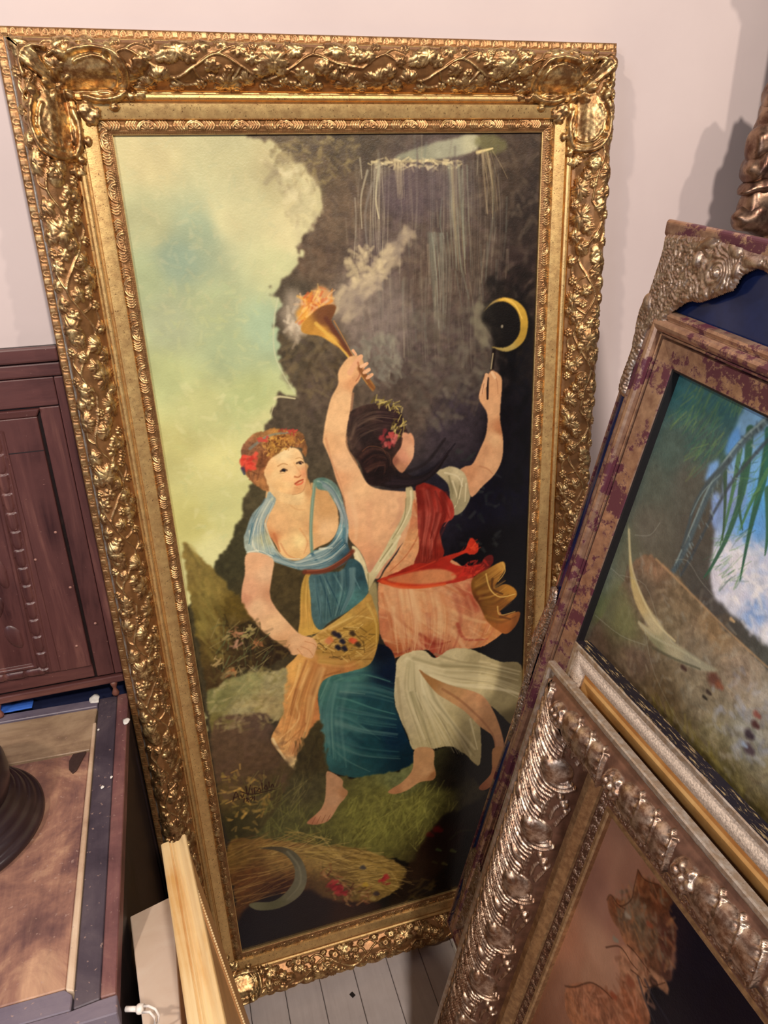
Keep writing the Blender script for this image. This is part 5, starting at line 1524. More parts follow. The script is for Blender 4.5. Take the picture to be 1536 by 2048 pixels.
('g',[(1039,6158),(1269,6161),(1477,6325),(1436,6578),(1358,6941),(1419,7194),(1605,7525),(1801,7816),(2014,7943),(2085,8081),(2058,8199),(1983,8349),(1850,8299),(1767,8218),(1633,8209),(1435,7941),(1198,7689),(976,7348),(870,7086),(906,6761),(985,6496)],[(1167,6345,'e0b08c'),(1312,6555,'e0b896'),(1037,6786,'dca888'),(1126,7136,'e4bc98'),(1387,7530,'e4bc94'),(1700,7947,'e0b48c'),(1912,8095,'dcac84'),(935,6955,'cc9478'),(1375,6944,'c89474'),(1522,7959,'cc9c74')],1,0,1.0,0.05,1,1.4,True),
('s',[(1876,7985),(2032,8070),(2077,8183)],'c08860',19,14,0.7,0.9),
('s',[(1797,8070),(1933,8172),(2011,8335)],'c08860',19,14,0.7,0.9),
('s',[(1731,8107),(1809,8248)],'c08860',19,14,0.7,0.9),
('s',[(887,7089),(1121,7594),(1433,7961)],'b88464',36,18,0.4,0.9),
('g',[(1473,4645),(1479,4897),(1538,5117),(1682,5310),(1879,5401),(2086,5413),(2215,5257),(2197,5063),(2144,4901),(2174,4735),(1748,4597)],[(1646,4835,'e4c090'),(1867,5078,'e8c898'),(2018,5229,'e8cc9c'),(2137,4986,'b88858'),(1959,4962,'dcb484'),(2169,5207,'cc9c6c')],1,0,1.0,0.05,1,1.6,True),
('g',[(1480,4729),(1525,4920),(1607,5067),(1790,5196),(1985,5224),(2107,5154),(2146,4987),(2156,4860),(2129,4687),(2092,4540),(2003,4446),(1813,4423),(1636,4516)],[(1646,4835,'ecca98'),(1830,5030,'f0cc98'),(1819,4523,'f0d8ac'),(2024,4674,'ecc898'),(2112,4897,'d89870'),(2025,5143,'d8a474'),(1706,5055,'e8c08c'),(1926,4872,'f0cc9c'),(1571,4783,'e0b484'),(2007,4968,'e8b888')],1,0,1.0,0.05,1,1.4,True),
('s',[(1705,4716),(1788,4685),(1859,4711)],'a8784c',24,16,0.6,0.9),
('s',[(1745,4806),(1796,4779),(1842,4802)],'5c4030',33,25,0.9,0.9),
('s',[(1786,4794),(1802,4805)],'1c1a20',49,41,1,0.9),
('s',[(1726,4837),(1790,4845),(1858,4812)],'b88c64',16,8,0.6,0.9),
('s',[(2013,4706),(2072,4688),(2111,4710)],'4c3428',33,25,0.85,0.9),
('s',[(2004,4629),(2069,4621),(2115,4660)],'a8784c',16,16,0.5,0.9),
('s',[(2062,4712),(2077,4723)],'20181c',33,25,1.0,0.9),
('s',[(1966,4692),(2021,4800),(2063,4890),(2019,4927)],'d4a070',25,16,0.5,0.9),
('s',[(1961,4928),(2017,4944),(2061,4916)],'b06c48',33,17,0.8,0.9),
('s',[(1959,5048),(2020,5013),(2087,4996)],'a84c34',33,25,0.9,0.9),
('s',[(1982,5068),(2049,5060),(2084,5030)],'d86c50',33,25,0.9,0.9),
('s',[(1945,5114),(2025,5143)],'c89468',25,17,0.5,0.9),
('s',[(1839,4928),(1876,4968)],'f0bc90',149,83,0.35,0.9),
('s',[(2154,4775),(2157,4946),(2071,5193),(1894,5228)],'b4845c',25,17,0.5,0.9),
('g',[(1228,4862),(1143,4643),(1154,4399),(1276,4212),(1479,4123),(1716,4102),(1989,4149),(2141,4248),(2183,4418),(2168,4608),(2116,4543),(2083,4456),(1965,4417),(1830,4408),(1758,4498),(1632,4565),(1543,4654),(1476,4770),(1491,4940),(1522,5115),(1385,5036)],[(1297,4376,'8c6048'),(1545,4243,'9c7048'),(1697,4302,'c08c44'),(1896,4301,'a8743c'),(2092,4349,'885c3c'),(1430,4598,'7c4c30'),(1315,4790,'8c5c3c'),(1431,4975,'9c6c44'),(1202,4527,'7c5444')],1,3,1.0,0.25,1,1.6,True),
('d',[(1545,4243),(2024,4202),(2129,4395),(1760,4474),(1556,4531)],110,['c8984c','7c5028','d8ac5c','5c3420','a87038'],64,28,20,80,0.8),
('d',[(1205,4365),(1468,4234),(1504,4649),(1313,4958),(1200,4692)],60,['7c5038','9c7050','5c3828'],112,32,100,40,0.5),
('s',[(1297,4376),(1464,4274),(1668,4193),(1945,4193)],'7c8480',47,32,0.7,0.9),
('d',[(1158,4505),(1379,4484),(1341,4694),(1169,4688)],30,['d84838','e85848','c03830'],80,64,0,90,0.95),
('d',[(1452,4232),(1593,4233),(1552,4326)],10,['c84840'],56,40,0,60,0.9),
('d',[(1793,4127),(2028,4154),(1990,4231)],12,['c84840','a03838'],56,32,0,60,0.9),
('s',[(1153,4686),(1168,4771)],'303450',64,40,0.8,0.9),
('g',[(4019,5350),(4182,5336),(4455,5484),(4639,5696),(4712,5894),(4683,6080),(4446,6186),(4479,6531),(4515,6733),(4339,6951),(4053,6950),(3943,6832),(4044,6555),(4035,6169),(4028,5699)],[(4178,5537,'7c2018'),(4452,5669,'982c24'),(4637,5883,'a83830'),(4168,6001,'9c4038'),(4254,6396,'a84c40'),(4107,6664,'7c2820'),(4439,6720,'84241c'),(4067,5613,'6c1c18')],1,0,1.0,0.1,1,1.6,True),
('s',[(4088,5478),(4150,5998),(4062,6558)],'5c1410',55,27,0.6,0.9),
('s',[(4224,5497),(4335,6026),(4267,6691)],'c0645c',73,37,0.5,0.9),
('s',[(4362,5517),(4542,5963),(4445,6234)],'5c1414',28,14,0.6,0.9),
('s',[(4454,5530),(4636,5978),(4521,6198)],'c86860',37,19,0.5,0.9),
('s',[(4239,6202),(4346,6508),(4150,6868)],'6c1c18',57,28,0.5,0.9),
('s',[(4181,5400),(4452,5669),(4636,6073)],'7c1c18',37,18,0.5,0.9),
('s',[(4378,5539),(4412,5938),(4286,6385),(4246,6780)],'c06058',72,18,0.41,1.2),
('s',[(4526,5980),(4369,6426),(4373,6799)],'7c1c18',47,12,0.34,1.2),
('s',[(4456,5554),(4486,5956),(4328,6390),(4316,6796)],'8c2820',76,19,0.32,1.2),
('s',[(4205,5476),(4248,5903),(4157,6380),(4121,6839)],'5c1410',37,9,0.23,1.2),
('s',[(4155,5447),(4212,5931),(4145,6393),(4097,6808)],'c06058',60,15,0.3,1.2),
('s',[(4565,5585),(4627,5984),(4437,6436),(4417,6778)],'8c2820',67,17,0.29,1.2),
('s',[(4488,5574),(4519,5945),(4349,6412),(4345,6805)],'5c1410',77,19,0.38,1.2),
('s',[(4212,5469),(4255,5921),(4162,6389)],'c06058',24,6,0.29,1.2),
('s',[(4496,5572),(4550,5952),(4369,6410),(4375,6789)],'8c2820',49,12,0.39,1.2),
('s',[(4468,5548),(4487,5971),(4330,6404),(4344,6782)],'7c1c18',23,6,0.42,1.2),
('s',[(4145,5900),(4075,6355)],'5c1410',78,20,0.37,1.2),
('s',[(4060,5423),(4123,5888),(4056,6345)],'7c1c18',36,9,0.26,1.2),
('s',[(4277,5918),(4208,6405),(4159,6818)],'c06058',36,9,0.24,1.2),
('s',[(4357,5926),(4219,6376)],'a83c34',33,8,0.28,1.2),
('s',[(4371,5546),(4442,5942),(4278,6383),(4269,6807)],'5c1410',69,17,0.27,1.2),
('s',[(4483,5547),(4515,5973),(4340,6399),(4345,6792)],'8c2820',61,15,0.33,1.2),
('s',[(4393,5929),(4269,6388)],'5c1410',60,15,0.39,1.2),
('s',[(4372,5519),(4423,5931),(4296,6397),(4252,6804)],'5c1410',34,8,0.23,1.2),
('s',[(4542,5586),(4555,5968),(4375,6426),(4393,6769)],'7c1c18',71,18,0.34,1.2),
('s',[(4540,5575),(4567,5976),(4402,6437),(4398,6778)],'5c1410',51,13,0.27,1.2),
('s',[(4307,5490),(4325,5945),(4226,6400),(4216,6815)],'7c1c18',34,9,0.24,1.2),
('s',[(4101,5443),(4141,5919),(4093,6366),(4057,6854)],'a83c34',55,14,0.23,1.2),
('s',[(4497,5550),(4537,5980),(4370,6408),(4372,6773)],'5c1410',76,19,0.22,1.2),
('s',[(4492,5564),(4502,5964),(4358,6412),(4352,6774)],'5c1410',72,18,0.26,1.2),
('s',[(4283,5497),(4304,5917),(4209,6375),(4178,6818)],'5c1410',68,17,0.27,1.2),
('s',[(4261,5929),(4198,6373)],'c06058',50,13,0.21,1.2),
('s',[(4396,5949),(4261,6398)],'5c1410',58,14,0.37,1.2),
('s',[(4240,5477),(4314,5929),(4194,6390),(4149,6798)],'5c1410',57,14,0.4,1.2),
('s',[(4455,5965),(4327,6426)],'d07c70',54,14,0.26,1.2),
('s',[(4304,5494),(4325,5929),(4210,6389),(4206,6803)],'a83c34',71,18,0.28,1.2),
('g',[(3256,7024),(3583,6945),(3962,6835),(4341,6881),(4438,6799),(4679,6761),(4922,6703),(4980,6564),(5058,6508),(5176,6666),(5167,6804),(5020,6839),(4922,6783),(4629,6902),(4873,7045),(5199,7052),(5317,6920),(5467,6916),(5470,7100),(5271,7249),(4972,7318),(4675,7346),(4431,7341),(4044,7330),(3667,7229),(3390,7128)],[(3674,7031,'8c2018'),(4243,6984,'9c241c'),(5019,6670,'c83420'),(4627,7153,'a82820'),(5120,7140,'90201c'),(5418,6989,'5c1818'),(3668,7200,'c84424'),(4238,7285,'c44830'),(4823,7270,'b03024')],1,2,1.0,0.05,1,1.6,True),
('g',[(3440,7038),(3958,6983),(4435,7018),(4725,7171),(4675,7284),(4142,7267),(3669,7160)],[(3672,7080,'c47850'),(4336,7151,'cc8c60')],2,0,0.9,0.05,1,1.6,True),
('s',[(3346,7070),(3667,7239),(4140,7328),(4528,7339)],'d85830',67,48,0.8,0.9),
('s',[(3348,7021),(3864,6966),(4341,6852)],'c03c28',38,29,0.6,0.9),
('d',[(4677,7061),(5218,6954),(5369,7082),(4922,7309)],40,['d84830','c83028','8c1c18'],121,51,-30,40,0.7),
('d',[(4824,6687),(5067,6529),(5177,6746)],16,['e04c30','a82418'],99,40,-40,40,0.7),
('g',[(5071,7336),(5370,7184),(5671,7084),(5726,7248),(5578,7481),(5529,7608),(5733,7562),(5922,7682),(5989,7823),(5929,7919),(5744,8044),(5621,8161),(5748,8230),(6043,8212),(6048,8378),(5946,8557),(5779,8656),(5597,8529),(5385,8298),(5227,7943),(5073,7648)],[(5272,7425,'7c5020'),(5523,7263,'9c6c30'),(5674,7187,'b88840'),(5378,7812,'6c4418'),(5841,7741,'a8742c'),(5638,7970,'7c4c1c'),(5909,8350,'a0602c'),(5756,8562,'945424'),(5225,7783,'5c3014')],1,1,1.0,0.05,1,1.6,True),
('s',[(5306,7999),(5611,8096),(5871,7986)],'8c5c28',89,22,0.3,1.2),
('s',[(5191,7646),(5441,7618),(5729,7449)],'5c3814',49,12,0.38,1.2),
('s',[(5218,7741),(5486,7762),(5749,7649)],'8c5c28',34,9,0.38,1.2),
('s',[(5158,7534),(5389,7473),(5663,7316)],'8c5c28',41,10,0.31,1.2),
('s',[(5279,7882),(5526,7940),(5805,7803)],'5c3814',100,25,0.33,1.2),
('s',[(5299,7955),(5574,8019),(5831,7863)],'8c5c28',100,25,0.35,1.2),
('s',[(5268,7947),(5551,8017),(5833,7868)],'5c3814',35,9,0.32,1.2),
('s',[(5144,7503),(5375,7415),(5647,7255)],'d0a050',33,8,0.25,1.2),
('s',[(5253,7891),(5548,7905),(5810,7813)],'5c3814',55,14,0.35,1.2),
('s',[(5282,7867),(5508,7892),(5784,7735)],'b88840',100,25,0.21,1.2),
('s',[(5209,7655),(5432,7595),(5697,7441)],'5c3814',80,20,0.24,1.2),
('s',[(5140,7496),(5389,7439),(5652,7271)],'5c3814',69,17,0.35,1.2),
('s',[(5146,7517),(5384,7445),(5689,7327)],'d0a050',89,22,0.28,1.2),
('s',[(5353,8175),(5687,8318),(5954,8212)],'b88840',80,20,0.35,1.2),
('s',[(5173,7622),(5417,7559),(5691,7402)],'8c5c28',90,23,0.36,1.2),
('s',[(5207,7659),(5437,7634),(5737,7479)],'5c3814',45,11,0.24,1.2),
('s',[(5215,7676),(5424,7623),(5728,7495)],'b88840',101,25,0.27,1.2),
('s',[(5361,8194),(5671,8342),(5925,8236)],'8c5c28',86,22,0.31,1.2),
('s',[(5144,7412),(5319,7303),(5620,7146)],'b88840',54,13,0.32,1.2),
('s',[(5205,7647),(5447,7634),(5740,7495)],'b88840',89,22,0.32,1.2),
('s',[(5223,7780),(5501,7765),(5760,7626)],'d0a050',55,14,0.4,1.2),
('s',[(5147,7461),(5366,7365),(5657,7207)],'d0a050',85,21,0.24,1.2),
('s',[(5292,7996),(5597,8067),(5875,7935)],'5c3814',68,17,0.31,1.2),
('s',[(5357,8136),(5660,8283),(5927,8167)],'5c3814',46,11,0.35,1.2),
('s',[(5148,7560),(5392,7466),(5685,7323)],'44280c',69,17,0.37,1.2),
('s',[(5381,8229),(5678,8373),(5971,8308)],'5c3814',92,23,0.35,1.2),
('s',[(5341,7282),(5427,7610),(5635,7819),(5947,7815)],'d8b468',31,19,0.8,0.9),
('s',[(5672,7114),(5727,7300),(5588,7483)],'c89c50',31,19,0.8,0.9),
('s',[(5587,8014),(5643,8209),(5957,8195)],'c8a05c',32,19,0.8,0.9),
('s',[(5474,7410),(5478,7620),(5686,7765)],'4c2c10',52,31,0.8,0.9),
('s',[(5644,8242),(5856,8339)],'5c3414',54,32,0.8,0.9),
('g',[(3847,4516),(3937,4424),(4004,4535),(3990,4750),(3904,4959),(3740,5070),(3657,4927),(3710,4672)],[(3932,4613,'d09878'),(3836,4862,'c88c70'),(3726,4980,'a87058')],1,0,1.0,0.05,1,1.6,True),
('g',[(2935,3994),(3064,3909),(3316,3870),(3567,3913),(3775,4043),(3837,4259),(3893,4436),(3754,4678),(3701,4933),(3829,5082),(4005,5195),(4368,5109),(4645,4787),(4459,5121),(4183,5309),(3910,5362),(3641,5370),(3423,5294),(3206,5238),(3111,5074),(3054,4849),(2898,4615),(2874,4443),(2868,4275)],[(3264,4071,'3c2c28'),(3082,4342,'241a1c'),(3515,4140,'2c1c20'),(3229,4785,'281818'),(3389,5068,'180e10'),(3736,5203,'20161a'),(4184,5264,'1a1418'),(2910,4405,'4a3a34'),(3667,4667,'30201e')],1,2,1.0,0.25,1,1.6,True),
('s',[(3024,4168),(3220,4107),(3471,4176)],'5c4840',33,20,0.6,0.9),
('s',[(2954,4369),(3086,4258),(3336,4329)],'4c3a34',25,15,0.6,0.9),
('s',[(3108,4641),(3239,4572),(3451,4640),(3530,4823)],'6c4430',17,10,0.6,0.9),
('s',[(3182,4866),(3274,4748),(3398,4850),(3304,5013)],'3c2424',26,16,0.6,0.9),
('s',[(3739,5115),(4189,4996),(4556,4600)],'1a1418',71,43,0.6,0.9),
('s',[(3914,5228),(4369,5064),(4737,4710)],'14101a',45,27,0.6,0.9),
('g',[(3815,4410),(3902,4437),(3959,4564),(4000,4708),(3978,4863),(3885,4992),(3775,5102),(3655,4980),(3608,4851),(3691,4731),(3764,4644),(3786,4509)],[(3865,4501,'c89478'),(3945,4745,'d8a888'),(3802,4814,'cc9078'),(3743,5009,'b07c60'),(3659,4883,'8c5848')],1,0,1.0,0.05,1,1.6,True),
('s',[(3786,4509),(3755,4635),(3664,4753),(3589,4875),(3653,5032)],'30201c',43,35,0.7,0.9),
('s',[(2939,4578),(3070,4391),(3420,4291),(3706,4341)],'1c1214',31,8,0.38,1.2),
('s',[(3097,4383),(3395,4276),(3711,4306)],'5c4a44',35,9,0.3,1.2),
('s',[(2963,4294),(3037,4103),(3342,3973),(3664,4054)],'1c1214',53,13,0.29,1.2),
('s',[(3064,4203),(3369,4107),(3671,4154)],'705c50',31,8,0.31,1.2),
('s',[(2946,4583),(3092,4392),(3399,4298),(3727,4341)],'2c1c1c',33,8,0.31,1.2),
('s',[(2947,4400),(3061,4224),(3376,4129)],'3c2c28',32,8,0.38,1.2),
('s',[(3037,4103),(3320,3986),(3648,4058)],'1c1214',34,9,0.39,1.2),
('s',[(2944,4599),(3095,4404),(3418,4295),(3729,4354)],'5c4a44',27,7,0.23,1.2),
('s',[(2972,4262),(3016,4040),(3300,3951)],'3c2c28',42,11,0.24,1.2),
('s',[(3048,4063),(3303,3963)],'5c4a44',36,9,0.24,1.2),
('s',[(2944,4476),(3059,4287),(3389,4185),(3681,4239)],'5c4a44',40,10,0.39,1.2),
('s',[(2955,4534),(3080,4326),(3389,4237)],'3c2c28',35,9,0.34,1.2),
('s',[(2921,4597),(3104,4388),(3402,4293),(3704,4361)],'5c4a44',23,6,0.24,1.2),
('s',[(2932,4485),(3075,4298),(3372,4214),(3692,4249)],'3c2c28',35,9,0.24,1.2),
('s',[(3051,4160),(3349,4065),(3675,4099)],'705c50',20,5,0.36,1.2),
('s',[(2969,4362),(3039,4166),(3365,4072),(3666,4116)],'5c4a44',55,14,0.34,1.2),
('s',[(2921,4568),(3076,4377),(3415,4292)],'705c50',41,10,0.34,1.2),
('s',[(2961,4360),(3049,4164),(3355,4066),(3680,4124)],'705c50',29,7,0.35,1.2),
('s',[(2942,4357),(3045,4152),(3349,4052),(3672,4125)],'2c1c1c',58,15,0.26,1.2),
('s',[(3080,4341),(3408,4240)],'2c1c1c',28,7,0.24,1.2),
('s',[(2951,4515),(3077,4318),(3382,4230),(3694,4294)],'5c4a44',43,11,0.29,1.2),
('s',[(2940,4503),(3078,4291),(3400,4208),(3682,4250)],'3c2c28',50,13,0.3,1.2),
('s',[(3080,4320),(3388,4207),(3703,4261)],'1c1214',52,13,0.28,1.2),
('s',[(2960,4311),(3030,4102),(3318,4003),(3669,4056)],'705c50',57,14,0.31,1.2),
('s',[(3067,4193),(3356,4085)],'5c4a44',37,9,0.29,1.2),
('s',[(2949,4334),(3048,4143),(3323,4026),(3671,4083)],'5c4a44',36,9,0.36,1.2),
('s',[(2947,4517),(3084,4338),(3392,4236),(3700,4264)],'2c1c1c',35,9,0.28,1.2),
('s',[(2959,4371),(3064,4183),(3366,4063)],'2c1c1c',40,10,0.27,1.2),
('s',[(2941,4396),(3042,4205),(3341,4096),(3660,4161)],'705c50',48,12,0.36,1.2),
('s',[(3047,4187),(3349,4102),(3695,4154)],'5c4a44',24,6,0.26,1.2),
('s',[(3085,4314),(3399,4237),(3715,4279)],'3c2c28',20,5,0.36,1.2),
('s',[(3077,4385),(3408,4298)],'1c1214',46,12,0.21,1.2),
('s',[(2955,4458),(3059,4287),(3371,4190),(3698,4220)],'2c1c1c',56,14,0.35,1.2),
('s',[(3060,4163),(3342,4047),(3679,4111)],'1c1214',54,13,0.33,1.2),
('s',[(3044,4057),(3327,3944)],'1c1214',55,14,0.23,1.2),
('s',[(2948,4538),(3072,4335),(3384,4257),(3706,4289)],'3c2c28',32,8,0.36,1.2),
('s',[(3103,4801),(3296,4659),(3525,4757)],'2c1818',41,10,0.3,1.2),
('s',[(3169,4995),(3321,4912),(3472,4926)],'5c3c34',41,10,0.37,1.2),
('s',[(3322,4892),(3493,4943),(3443,5091)],'2c1818',32,8,0.35,1.2),
('s',[(3316,4786),(3519,4822)],'140c0e',20,5,0.3,1.2),
('s',[(3128,4830),(3316,4738),(3508,4811),(3517,4986)],'3c2420',23,6,0.42,1.2),
('s',[(3339,4906),(3488,4933),(3452,5082)],'2c1818',33,8,0.38,1.2),
('s',[(3074,4725),(3274,4619),(3546,4730),(3580,4946)],'5c3c34',52,13,0.38,1.2),
('s',[(3158,4945),(3331,4875),(3486,4927),(3480,5050)],'3c2420',36,9,0.36,1.2),
('s',[(3350,4892),(3463,4929),(3448,5087)],'3c2420',21,5,0.45,1.2),
('s',[(3154,4942),(3331,4861),(3495,4883),(3492,5040)],'2c1818',51,13,0.26,1.2),
('s',[(3321,4826),(3501,4861)],'140c0e',22,6,0.45,1.2),
('s',[(3290,4719),(3510,4805)],'3c2420',28,7,0.5,1.2),
('s',[(3183,5001),(3351,4929),(3463,4933)],'5c3c34',50,12,0.5,1.2),
('s',[(3134,4915),(3311,4800),(3506,4865),(3497,5020)],'2c1818',47,12,0.35,1.2),
('s',[(3123,4857),(3317,4776),(3512,4846),(3518,5017)],'2c1818',28,7,0.38,1.2),
('s',[(3182,4980),(3346,4935),(3478,4938),(3465,5091)],'3c2420',35,9,0.25,1.2),
('s',[(3140,4867),(3315,4753),(3516,4799),(3542,4996)],'140c0e',21,5,0.4,1.2),
('s',[(3322,4807),(3509,4860),(3481,5036)],'140c0e',46,11,0.47,1.2),
('s',[(3338,4840),(3504,4873)],'3c2420',42,11,0.26,1.2),
('s',[(3096,4810),(3284,4703),(3504,4764),(3554,4992)],'140c0e',44,11,0.47,1.2),
('s',[(3267,4603),(3533,4704),(3594,4909)],'3c2420',20,5,0.31,1.2),
('s',[(3150,4957),(3318,4885),(3472,4895),(3473,5068)],'5c3c34',48,12,0.26,1.2),
('s',[(3134,4911),(3336,4806),(3478,4845),(3485,5019)],'2c1818',35,9,0.34,1.2),
('s',[(3094,4801),(3307,4678),(3503,4754),(3534,4973)],'140c0e',43,11,0.4,1.2),
('s',[(3590,5228),(3989,5245),(4331,5120),(4611,4835)],'2c2028',44,11,0.4,1.2),
('s',[(4015,5348),(4269,5251),(4520,5013)],'0c080c',54,14,0.28,1.2),
('s',[(3519,5252),(3980,5317),(4270,5202)],'2c2028',52,13,0.23,1.2),
('s',[(4036,5256),(4318,5204)],'0c080c',39,10,0.41,1.2),
('s',[(4031,5325),(4290,5168)],'18121a',42,10,0.23,1.2),
('s',[(3462,5245),(3988,5293),(4272,5181)],'18121a',36,9,0.31,1.2),
('s',[(3508,5311),(4026,5336),(4322,5219)],'18121a',21,5,0.41,1.2),
('s',[(3575,5234),(4026,5267),(4289,5136),(4618,4905)],'0c080c',60,15,0.41,1.2),
('s',[(3489,5286),(3992,5276),(4285,5185)],'18121a',21,5,0.32,1.2),
('s',[(3632,5127),(3992,5264),(4378,5096)],'0c080c',49,12,0.28,1.2),
('s',[(4003,5307),(4276,5262),(4537,4974)],'0c080c',49,12,0.4,1.2),
('s',[(3612,5220),(4030,5283),(4304,5163),(4605,4858)],'2c2028',39,10,0.39,1.2),
('s',[(3658,5188),(4027,5253),(4340,5122),(4708,4769)],'18121a',47,12,0.23,1.2),
('s',[(3505,5307),(4022,5296),(4311,5185),(4555,4941)],'18121a',36,9,0.34,1.2),
('s',[(3513,5251),(4001,5311),(4303,5245),(4495,4981)],'2c2028',45,11,0.33,1.2),
('s',[(4024,5259),(4299,5208)],'18121a',39,10,0.42,1.2),
('s',[(3628,5158),(4022,5252),(4333,5093),(4655,4716)],'18121a',50,12,0.26,1.2),
('s',[(3486,5323),(3994,5361),(4285,5216),(4487,5003)],'0c080c',50,13,0.3,1.2),
('s',[(3594,5242),(4007,5291),(4356,5134),(4614,4814)],'18121a',58,14,0.41,1.2),
('s',[(3583,5191),(3996,5270),(4321,5181),(4600,4864)],'18121a',50,13,0.33,1.2),
('s',[(3985,5227),(4334,5137)],'0c080c',34,8,0.25,1.2),
('s',[(3490,5253),(4003,5296),(4322,5190),(4520,4930)],'2c2028',46,11,0.38,1.2),
('s',[(3526,5240),(4013,5335),(4302,5198)],'2c2028',33,8,0.39,1.2),
('s',[(3600,5210),(4030,5268),(4348,5138),(4665,4776)],'2c2028',41,10,0.43,1.2),
('d',[(3278,3785),(3696,3869),(3857,4177),(3760,4506),(3593,4316),(3731,4080),(3441,3900)],60,['8c7c40','b0a05c','5c5024','c8b878'],101,30,-50,40,0.9),
('d',[(3436,4383),(3677,4394),(3652,4596),(3480,4575)],24,['b04848','8c3038','c86868'],69,60,0,90,0.9),
('g',[(66,5842),(239,6004),(511,6365),(782,6832),(1123,7574),(1435,7941),(1591,8179),(1224,8303),(696,8336),(236,8589),(105,8609),(75,7549)],[(205,6265,'7c6c3c'),(393,6665,'80703c'),(72,7260,'6c6030'),(252,7783,'5c4c28'),(750,7110,'5c4c20'),(945,7636,'382a18'),(1330,8121,'2c2014'),(451,8229,'443420'),(746,7892,'3c2e1c')],2,6,1.0,0.15,1,1.6,True),
('d',[(189,6084),(427,6396),(543,7453),(380,8111),(90,7748)],90,['a09050','8c7c44','5c4c24','6c6434'],350,79,75,12,0.4),
('d',[(577,7171),(1445,7842),(1398,8342),(368,8210)],110,['1c1810','4c4024','2c2414','6c5c34'],222,55,60,40,0.5),
('d',[(392,7325),(1263,7904),(1042,8365),(368,8210)],50,['8c8058','6c7048','5c6848'],313,28,-60,25,0.6),
('d',[(644,7455),(775,7482),(760,7616),(628,7589)],7,['a87858'],81,45,0,90,0.8),
('d',[(718,7539),(851,7567),(836,7702),(703,7673)],7,['b88468'],82,45,0,90,0.8),
('d',[(936,7486),(1070,7514),(1055,7649),(921,7621)],7,['a89868'],82,46,0,90,0.8),
('d',[(510,7524),(641,7552),(625,7686),(494,7658)],7,['98885c'],81,45,0,90,0.8),
('d',[(1016,7780),(1151,7809),(1137,7947),(1001,7917)],7,['b87850'],83,46,0,90,0.8),
('d',[(263,7964),(394,7994),(377,8131),(246,8101)],7,['b8a070'],82,46,0,90,0.8),
('d',[(489,8268),(623,8299),(607,8439),(472,8408)],7,['b07048'],84,47,0,90,0.8),
('d',[(630,7717),(763,7746),(747,7882),(614,7853)],7,['b88c78'],82,46,0,90,0.8),
('d',[(846,7526),(980,7554),(965,7690),(832,7661)],7,['9c9460'],82,46,0,90,0.8),
('g',[(99,8659),(331,8508),(688,8407),(1209,8455),(1520,8475),(1383,9080),(1290,9494),(935,9402),(512,9185),(121,9516),(76,9180)],[(295,8811,'7c7c50'),(838,8629,'8c8c60'),(1271,8732,'98906c'),(610,9102,'98906c'),(1055,9107,'a09068'),(147,9306,'70683c')],2,6,1.0,0.12,1,1.6,True),
('g',[(92,9399),(598,9207),(1117,9394),(1103,10003),(1459,10741),(1498,11416),(1076,11778),(453,12202),(86,12078),(33,10966)],[(464,9607,'5c4838'),(924,9509,'58463c'),(201,10319,'5c4838'),(845,10274,'5a4634'),(1236,11093,'4a4028'),(739,11303,'4c4428'),(322,11660,'3c3820'),(223,10906,'5c4c2c')],3,6,1.0,0.12,1,1.6,True),
('g',[(1591,10310),(2021,9682),(2080,10861),(2507,11179),(3423,11310),(3869,11189),(4598,11082),(5265,12306),(5615,12682),(5277,13686),(4573,14308),(2399,12992),(1018,12393),(453,12202),(888,11718),(1350,10887)],[(1764,10533,'3c3420'),(1613,11207,'4c4830'),(1351,11992,'545430'),(2445,12217,'6c6c38'),(3086,11904,'70703c'),(2842,12607,'7c7c40'),(3816,12391,'74743c'),(4366,12298,'5c5c30'),(3521,11527,'707850'),(4592,11842,'1c1810'),(4814,11649,'14120c'),(5152,12539,'2c281c'),(4580,13453,'3c3418'),(4345,13939,'241c10'),(1890,12819,'505028')],2,8,1.0,0.15,1,1.6,True),
('d',[(1164,10833),(2227,12406),(3298,11841),(4590,12102),(4579,13593),(2407,12861),(840,12205)],420,['8c8c48','5c5c30','7c7c40','484420','a0a058'],306,41,-70,25,0.4),
('d',[(2475,11716),(3716,12098),(4137,12760),(2829,12869)],120,['a8a858','8c9048'],312,48,-65,25,0.4),
('d',[(273,8289),(1466,8567),(1290,9494),(219,9433)],160,['b0a880','8c8450','a89868','70683c','c8b888'],135,68,0,80,0.4),
('d',[(219,9433),(1112,9447),(1371,10656),(935,11243),(121,10993)],130,['6c5448','4c3c30','745c4c','5c4438'],185,103,0,80,0.35),
('d',[(144,10417),(822,10498),(935,11243),(466,12080),(128,11719)],16,['c8a050'],106,63,0,80,0.7),
('d',[(144,10417),(822,10498),(935,11243),(466,12080),(128,11719)],16,['b08c48'],106,63,0,80,0.7),
('d',[(144,10417),(822,10498),(935,11243),(466,12080),(128,11719)],16,['a88c50'],106,63,0,80,0.7),
('d',[(144,10417),(822,10498),(935,11243),(466,12080),(128,11719)],16,['d8b060'],106,63,0,80,0.7),
('d',[(144,10417),(822,10498),(935,11243),(466,12080),(128,11719)],16,['8c7c40'],106,63,0,80,0.7),
('d',[(618,10672),(1727,10999),(1457,11901),(702,11659)],60,['7c7448','5c5c34','8c8458'],433,32,-65,20,0.5),
('d',[(1503,10228),(1996,10016),(2032,10847),(1538,10943)],50,['2c2818','4c4428','3c3420'],319,53,-80,20,0.5),
